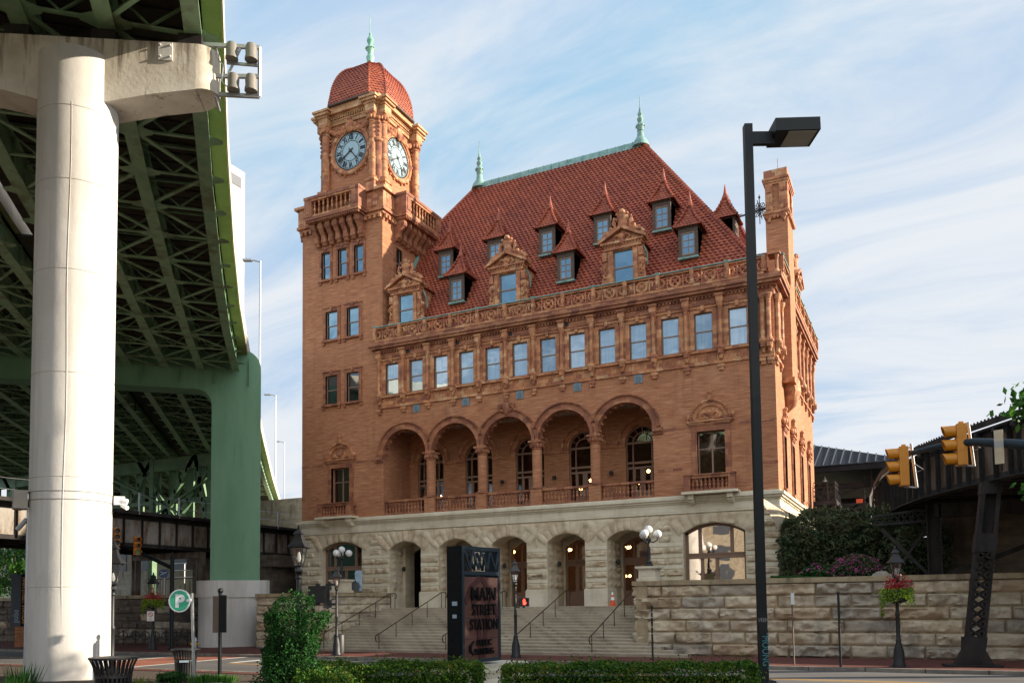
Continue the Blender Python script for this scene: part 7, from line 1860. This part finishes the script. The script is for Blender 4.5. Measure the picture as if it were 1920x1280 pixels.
# left mast
t = thing('signal_mast','black signal pole and rising arm beyond the round parking sign','signal mast',(-40.1,35.8,0.13)); b = MB()
zp = lambda px, y_, Y: None
b.lathe([(0.22,0),(0.2,0.1),(0.13,0.2),(0.12,5.55),(0.05,5.62),(0.06,5.75),(0.02,5.85)],(-40.1,35.8,0.13),12); b.tube([(-40.1,35.8,5.0),(-42.0,35.2,5.9),(-43.5,34.6,6.6),(-45.2,34.0,7.05)],[0.12,0.1,0.08,0.07],10); b.build('mast_arm','black_paint',t)
b = MB(T(-39.7,36.1,0,R(30))); b.box(0.0,0.5,-0.2,0.2,1.75,3.1); b.build('control_cabinet','dark_steel',t,smooth=0)
signal_head('amber traffic signal on the left mast, nearer the pole',-42.0,34.9,6.35,R(70),'signal_yellow_dim',lens='parking_green')
sx2_, sy2_ = at(217,55.2); signal_head('amber traffic signal at the far tip of the left mast beside the white pier',sx2_,sy2_,6.9,R(60),'signal_yellow_dim')
# ---- bike racks, hydrant, station board
for k, px in enumerate((232,255,273,292,312,332,352)):
    v = at(px,55); f = 39.9/v[1]; x, y = v[0]*f, 39.9
    t = thing('bike_rack','black ring and post bicycle rack, %s along the dark wall' % ['leftmost','second from left','third from left','middle one','third from right','second from right','rightmost'][k],'bike rack',(x,y,0.13),0,'bike racks by the dark wall')
    b = MB(); b.M = T(x,y,0,R(40)); b.tube([(0,0,0.13),(0,0,1.15)],0.035,6); b.ring((0,0,0.78),0.27,0.03,n=18,m=5); b.build('ring_post','black_iron',t)
for k in range(2):
    x, y = -57.5-1.3*k, 39.5; t = thing('bike_rack',['black ring bicycle rack under the blue vertical sign','black ring bicycle rack at the far left edge'][k],'bike rack',(x,y,0.13),0,'bike racks by the dark wall'); b = MB(T(x,y,0,R(50))); b.tube([(0,0,0.13),(0,0,1.15)],0.035,6); b.ring((0,0,0.78),0.3,0.03,n=18,m=5); b.build('ring_post','black_iron',t)
t = thing('fire_hydrant','small white and yellow hydrant left of the white pier foot','hydrant',(-38.6,36.2,0.13)); b = MB(); b.lathe([(0.17,0),(0.17,0.06),(0.12,0.08),(0.11,0.5),(0.15,0.52),(0.14,0.6),(0.1,0.7),(0.03,0.78)],(-38.6,36.2,0.13),12); b.build('barrel','galvanised',t); b = MB(); b.tube([(-38.85,36.1,0.5),(-38.35,36.3,0.5)],0.07,8); b.build('outlet','line_yellow',t)
bx, by = at(37,65.5)
t = thing('station_board','tall dark blue vertical MAIN STREET STATION board on a brick base','sign',(bx,by,0.13)); M = T(bx,by,0,R(48)); b = MB(M); b.box(-0.5,0.52,-0.12,0.12,1.5,5.0); b.build('board','slate_sign',t,smooth=0)
b = MB(M); b.box(0.08,0.523,-0.122,0.121,1.499,5.001); b.build('dark_strip','sign_dark',t,smooth=0)
b = MB(M); b.box(-0.2,0.6,-0.3,0.3,0.1,1.5); b.build('brick_base','brick',t,smooth=0)
b = MB(M); b.text('MAIN STREET STATION',0.36,T(0.30,-0.125,4.8) @ Matrix.Rotation(R(90),4,'X') @ Matrix.Rotation(R(-90),4,'Z') @ Matrix.Translation((0,-0.13,0)),0.002,align='LEFT',sx=0.82,bold=0.006); b.build('orange_lettering','sign_orange',t,smooth=0)
b = MB(M); b.text('pulse',0.50,T(-0.15,-0.125,1.75) @ Matrix.Rotation(R(90),4,'X') @ Matrix.Rotation(R(90),4,'Z') @ Matrix.Translation((0,-0.1,0)),0.002,align='LEFT',sx=0.85); b.build('pale_lettering','sign_pale',t,smooth=0)
# small round blue sign above the dark wall
t = thing('round_sign','small round blue sign on a pole above the dark wall','sign',(-47.2,41.5,3.3)); b = MB(); b.tube([(-47.2,41.5,3.3),(-47.2,41.5,5.3)],0.04,6); b.build('pole','galvanised',t); b = MB(T(-47.2,41.4,5.0,R(48))); b.prism([(0.3*math.cos(2*math.pi*i/24),0.3*math.sin(2*math.pi*i/24)) for i in range(24)],-0.03,0); b.build('disc','blue_sign',t,smooth=0); b = MB(T(-47.2,41.4,5.0,R(48))); b.bar((-0.2,-0.04,-0.1),(0.2,-0.04,0.1),0.05,0.01,up=(0,1,0)); b.bar((-0.2,-0.04,0.12),(0.12,-0.04,0.02),0.04,0.01,up=(0,1,0)); b.build('marking','sign_white',t,smooth=0)
# ---- tall lamps on the highway
def high_lamp(label, t_, off, zt, arm_=-2.2):
    p = VP(t_,off,20.0); t = thing('highway_lamp',label,'street light',p,0,'tall lamps on the highway viaduct'); b = MB(); b.tube([p,(p.x,p.y,zt)],[0.12,0.08],8); b.tube([(p.x,p.y,zt-0.1),(p.x+arm_*0.8,p.y+arm_*0.4,zt+0.1)],0.07,6); b.build('pole','galvanised',t)
    b = MB(T(p.x+arm_*0.8,p.y+arm_*0.4,zt+0.08,R(27))); b.box(-0.9,0.0,-0.25,0.25,-0.08,0.1); b.build('lamp_head','galvanised',t,smooth=0)
high_lamp('tallest grey highway lamp right of the green pier top',84,-0.3,36.5,-0.9)
high_lamp('second grey highway lamp close to the left edge of the station',128,-0.3,34.0,-0.9)
high_lamp('third grey highway lamp whose head peeps out beside the station wall',168,-0.4,34.6,-1.0)

# ================================================================ PLANTS
def hedge_box(name, label, cx, cy, rz, lx, ly, z0, z1, nleaf, size, mat, seed, rough=0.12, flip=None, round_=0.0):
    rr = random.Random(seed); t = thing(name,label,'hedge' if 'hedge' in name else 'bush',(cx,cy,z0)); M = T(cx,cy,0,rz); pts = []
    H = z1-z0; Af = lx*H; At = lx*ly; As = ly*H; tot = 2*Af+At+2*As
    for _ in range(nleaf):
        u = rr.uniform(0,tot); 
        if u < At: p = [rr.uniform(-lx/2,lx/2),rr.uniform(-ly/2,ly/2),z1]; n = (0,0,1)
        elif u < At+2*Af: s = 1 if u < At+Af*0.6 else -1; p = [rr.uniform(-lx/2,lx/2),s*ly/2,rr.uniform(z0,z1)]; n = (0,s,0)
        else: s = rr.choice((-1,1)); p = [s*lx/2,rr.uniform(-ly/2,ly/2),rr.uniform(z0,z1)]; n = (s,0,0)
        P = Vector(p)
        if round_:
            c = Vector((0,0,(z0+z1)/2)); d = P-c; sph = Vector((d.x/(lx/2),d.y/(ly/2),d.z/(H/2))); k = sph.length
            e = Vector((sph.x/k*lx/2*1.25,sph.y/k*ly/2*1.25,sph.z/k*H/2*1.25)); P = c+d*(1-round_)+e*round_
        w = mnoise.noise(P*1.3+Vector((seed,0,0)))*rough+mnoise.noise(P*4.0+Vector((seed,0,0)))*rough*0.7
        P = P+Vector(n)*(w-abs(rr.gauss(0,0.05)))
        if rr.random() < 0.06: P += Vector(n)*rr.uniform(0.02,0.13)
        pts.append(M @ P)
    b = MB(); leaves(b,pts,size,rr); b.build('foliage',mat,t,smooth=0)
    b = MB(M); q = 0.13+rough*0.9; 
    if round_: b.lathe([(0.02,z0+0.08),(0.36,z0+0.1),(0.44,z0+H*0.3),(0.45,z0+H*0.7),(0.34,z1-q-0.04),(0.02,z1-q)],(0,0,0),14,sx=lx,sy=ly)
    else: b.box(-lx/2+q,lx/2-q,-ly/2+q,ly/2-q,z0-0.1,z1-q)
    b.build('inner_mass','leaf_core',t)
    b = MB(M)
    for k in range(6 if lx > 2 else 3): x = rr.uniform(-lx/2.6,lx/2.6); b.tube([(x,0,z0-0.15),(x+0.05,0.04,z0+0.4)],0.03,5)
    b.build('trunk','bark',t); return t
hedge_box('clipped_hedge','long clipped low hedge to the right of the station sign',-4.74,14.25,R(20),4.4,1.0,0.80,1.60,30000,0.05,'leaf_hedge',21)
hedge_box('clipped_hedge','clipped low hedge to the left of the station sign, joining the tall bush',-8.6,12.38,R(34),3.4,1.0,0.80,1.65,28000,0.05,'leaf_hedge',22)
hedge_box('tall_bush','tall clipped evergreen bush standing beside the left hedge',-9.28,10.7,R(30),0.78,0.8,0.85,2.64,20000,0.045,'leaf_bush',23,0.3,round_=0.35)
hedge_box('low_bush','small rounded bush at the foot of the tall clipped bush',-8.5,10.6,R(30),0.9,0.7,0.85,1.62,7000,0.05,'leaf_hedge',24,0.12,round_=0.4)
x, y = at(322,21.6); hedge_box('low_bush','small round bush just left of the middle litter bin',x,y,0.3,0.6,0.5,0.75,1.15,1800,0.05,'leaf_bush',25,0.05,round_=0.5)
hedge_box('large_hedge','large loose evergreen hedge filling the terrace beside the station',-3.3,46.3,R(4),6.4,3.0,3.4,7.0,42000,0.13,'leaf_big',26,0.6,round_=0.3)
hedge_box('large_hedge','smaller dark shrub mass right of the large hedge under the viaduct',0.1,45.0,R(0),2.2,2.4,3.4,6.1,9000,0.12,'leaf_big',27,0.4,round_=0.3)
def mound(name, label, cat, cx, cy, z, rx, ry, h, n, size, mats, seed, spots=0.0, core=True):
    rr = random.Random(seed); t = thing(name,label,cat,(cx,cy,z)); A = []; B = []
    for _ in range(n):
        a = rr.uniform(0,6.28); u = math.sqrt(rr.random()); x = u*math.cos(a); y = u*math.sin(a); hh = h*math.sqrt(max(0,1-u*u))
        P = Vector((cx+rx*x,cy+ry*y,z+hh*rr.uniform(0.75,1.05))); w = mnoise.noise(P*2.2)*0.15*h; P.z += w
        (B if rr.random() < spots*(1+2.2*mnoise.noise(P*1.6)) else A).append(P)
    b = MB(); leaves(b,A,size,rr); b.build('foliage',mats[0],t,smooth=0)
    if B: b = MB(); leaves(b,[p+Vector((0,0,0.04)) for p in B],size*1.1,rr,aspect=0.9); b.build('flowers',mats[1],t,smooth=0)
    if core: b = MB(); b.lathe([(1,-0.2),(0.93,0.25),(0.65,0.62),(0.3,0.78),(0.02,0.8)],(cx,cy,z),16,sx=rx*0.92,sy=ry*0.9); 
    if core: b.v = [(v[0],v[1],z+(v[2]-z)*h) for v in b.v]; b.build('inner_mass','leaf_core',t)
    return t
mound('azalea','pink flowering azalea mound in front of the large hedge','shrub',-2.75,41.9,3.45,1.3,0.9,1.3,5200,0.10,['leaf_big','petal_magenta'],31,0.09)
mound('azalea','lower sparser azalea mound left of the pink one','shrub',-4.35,41.9,3.45,1.1,0.8,0.85,3200,0.10,['leaf_bush','petal_magenta'],32,0.03)
mound('azalea','small azalea behind the wall lamp at the right end of the bed','shrub',-1.3,42.0,3.45,0.7,0.7,0.8,1500,0.10,['leaf_big','petal_magenta'],33,0.03)
# clipped green groundcover strip on the wall
rr = random.Random(5); b = MB(); pts = [Vector((rr.uniform(-6.3,-2.0),rr.uniform(39.75,41.2),0)) for _ in range(9000)]
for p in pts: p.z = 3.45+rr.uniform(0.05,0.36)*(0.75+0.25*math.sin(p.x*0.7))
leaves(b,pts,0.07,rr); tag(b.build('groundcover','grass',None,smooth=0),'bright green groundcover strip along the top of the right wall','groundcover',kind='stuff')
# rocks at the bed end
for k, (x, s) in enumerate(((-1.6,0.42),(-1.05,0.3))):
    b = MB(); rr = random.Random(k); b.sphere((0,0,0),1,10,7); b.v = [(x+v[0]*s*(1+0.2*mnoise.noise(Vector(v)*2)),40.2+v[1]*s*0.6,3.6+v[2]*s*0.7*(1+0.3*mnoise.noise(Vector(v)*1.5+Vector((k,0,0))))) for v in b.v]
    tag(b.build('garden_rock','wall_grey',None,smooth=20),['larger grey rock beside the azaleas on the terrace','smaller grey rock right of the larger one on the terrace'][k],'rock')
# tufts near the pier
def tuft(name, label, x, y, z, n, r, h, mat, seed):
    rr = random.Random(seed); t = thing(name,label,'plant',(x,y,z)); b = MB()
    for _ in range(n):
        a = rr.uniform(0,6.28); q = rr.uniform(0,r); p = Vector((x+q*math.cos(a),y+q*math.sin(a),z)); hh = h*rr.uniform(0.5,1.1); l = Vector((math.cos(a)*rr.uniform(0,0.5)*hh,math.sin(a)*rr.uniform(0,0.5)*hh,hh)); w = Vector((-math.sin(a),math.cos(a),0))*0.016
        b.add([p-w,p+w,p+l*0.6+w*0.8,p+l,p+l*0.6-w*0.8],[(0,1,2,3,4)])
    b.build('blades',mat,t,smooth=0); return t
for k, (px, d, n, r, h, mat, lb) in enumerate(((20,19.5,160,0.5,0.45,'leaf_bright','grassy green clump left of the white pier'),(45,20.5,120,0.3,0.6,'leaf_bush','dark spiky plant close against the white pier'),(385,21.5,260,0.45,0.22,'leaf_bright','low spiky groundcover right of the middle litter bin'),(420,21.8,200,0.4,0.2,'leaf_bright','low spiky groundcover round the sign post'),(262,19.5,90,0.3,0.3,'leaf_hedge','dry twiggy shrub between the two litter bins'))):
    x, y = at(px,d); tuft('plant',lb,x,y,plaza_z(x,y),n,r,h,mat,50+k)
# kerb stone at the bottom of the frame
for k, (p0, p1, d, lb) in enumerate(((300,420,18.6,'curved pale kerb stone below the middle litter bin'),(575,690,13.9,'flat pale kerb stone in front of the left hedge'))):
    x0_, y0_ = at(p0,d); x1_, y1_ = at(p1,d+0.2); b = MB(); zz = 0.97 if k == 0 else 0.80; b.bar((x0_,y0_,zz),(x1_,y1_,zz),0.5,0.22)
    tag(b.build('kerb_block','kerb_stone',None,smooth=0),lb,'kerb stone')
# trees: a limb with leaves reaching in at the right edge, and far foliage at left
def tree(name, label, x, y, z, h, cr, n, size, mat, seed, limbs=8, tr=0.22, ch=None, clusters=26, squash=0.8, extra=()):
    rr = random.Random(seed); t = thing(name,label,'tree',(x,y,z)); b = MB(); top = z+h; ch = ch or h*0.55
    b.tube([(x,y,z-0.2),(x+0.1,y,z+h*0.35),(x,y+0.1,z+h*0.7),(x,y,top-0.5)],[tr,tr*0.75,tr*0.4,tr*0.12],8)
    cl = []
    for k in range(clusters):
        a = rr.uniform(0,6.28); q = cr*math.sqrt(rr.random()); zz = z+ch+(h-ch)*rr.random()*math.sqrt(max(0.05,1-(q/cr)**2*0.7)); c = Vector((x+q*math.cos(a),y+q*math.sin(a),zz)); cl.append((c,rr.uniform(0.18,0.34)*cr))
        if k < limbs: b.tube([(x,y,z+h*rr.uniform(0.3,0.6)),((x+c.x)/2,(y+c.y)/2,(z+h*0.5+c.z)/2+0.1),tuple(c)],[tr*0.35,tr*0.2,0.03],6)
    for c, r in extra: b.tube([(x,y,z+h*0.5),((x+c[0])/2,(y+c[1])/2,c[2]+0.5),c],[0.07,0.04,0.012],6)
    b.build('trunk','bark',t); pts = []
    for c, r in extra:
        for _ in range(int(420*r/0.4)): d = Vector((rr.gauss(0,1),rr.gauss(0,1),rr.gauss(0,0.6)))*0.5; pts.append(Vector(c)+d*r)
    for _ in range(n):
        c, r = rr.choice(cl); d = Vector((rr.gauss(0,1),rr.gauss(0,1),rr.gauss(0,1)*squash)).normalized(); pts.append(c+d*r*rr.uniform(0.45,1.0))
    b = MB(); leaves(b,pts,size,rr); b.build('crown',mat,t,smooth=0); return t
tree('street_shade_tree','leafy street tree mostly outside the right edge of the frame',5.9,13.4,0.0,7.6,3.2,9000,0.13,'leaf_bright',61,ch=3.2,clusters=34,extra=(((1.62,13.4,5.35),0.42),((2.1,13.6,5.0),0.5),((1.55,13.2,4.1),0.25),((2.0,13.2,4.3),0.35)))
tree('street_shade_tree','unseen tree added outside the right edge of the frame to shade the station sign',6.9,21.9,0.0,14.0,3.1,16000,0.26,'leaf_hedge',64,ch=3.4,clusters=60)  # never in view, added to keep sun off the station sign
tree('street_shade_tree','farther unseen tree added outside the right edge of the frame to shade the station sign',10.8,23.4,0.0,14.5,3.2,14000,0.26,'leaf_hedge',65,ch=3.4,clusters=60)  # another unseen sun blocker, added behind the one above
tree('background_tree','sunlit bushy tree beyond the wall at the far left',-74,52,3,6,4.5,7000,0.26,'leaf_bright',62,ch=1.0)
tree('background_tree','second sunlit tree farther left beyond the wall',-86,56,3,7,5,6000,0.28,'leaf_bright',63,ch=1.2)
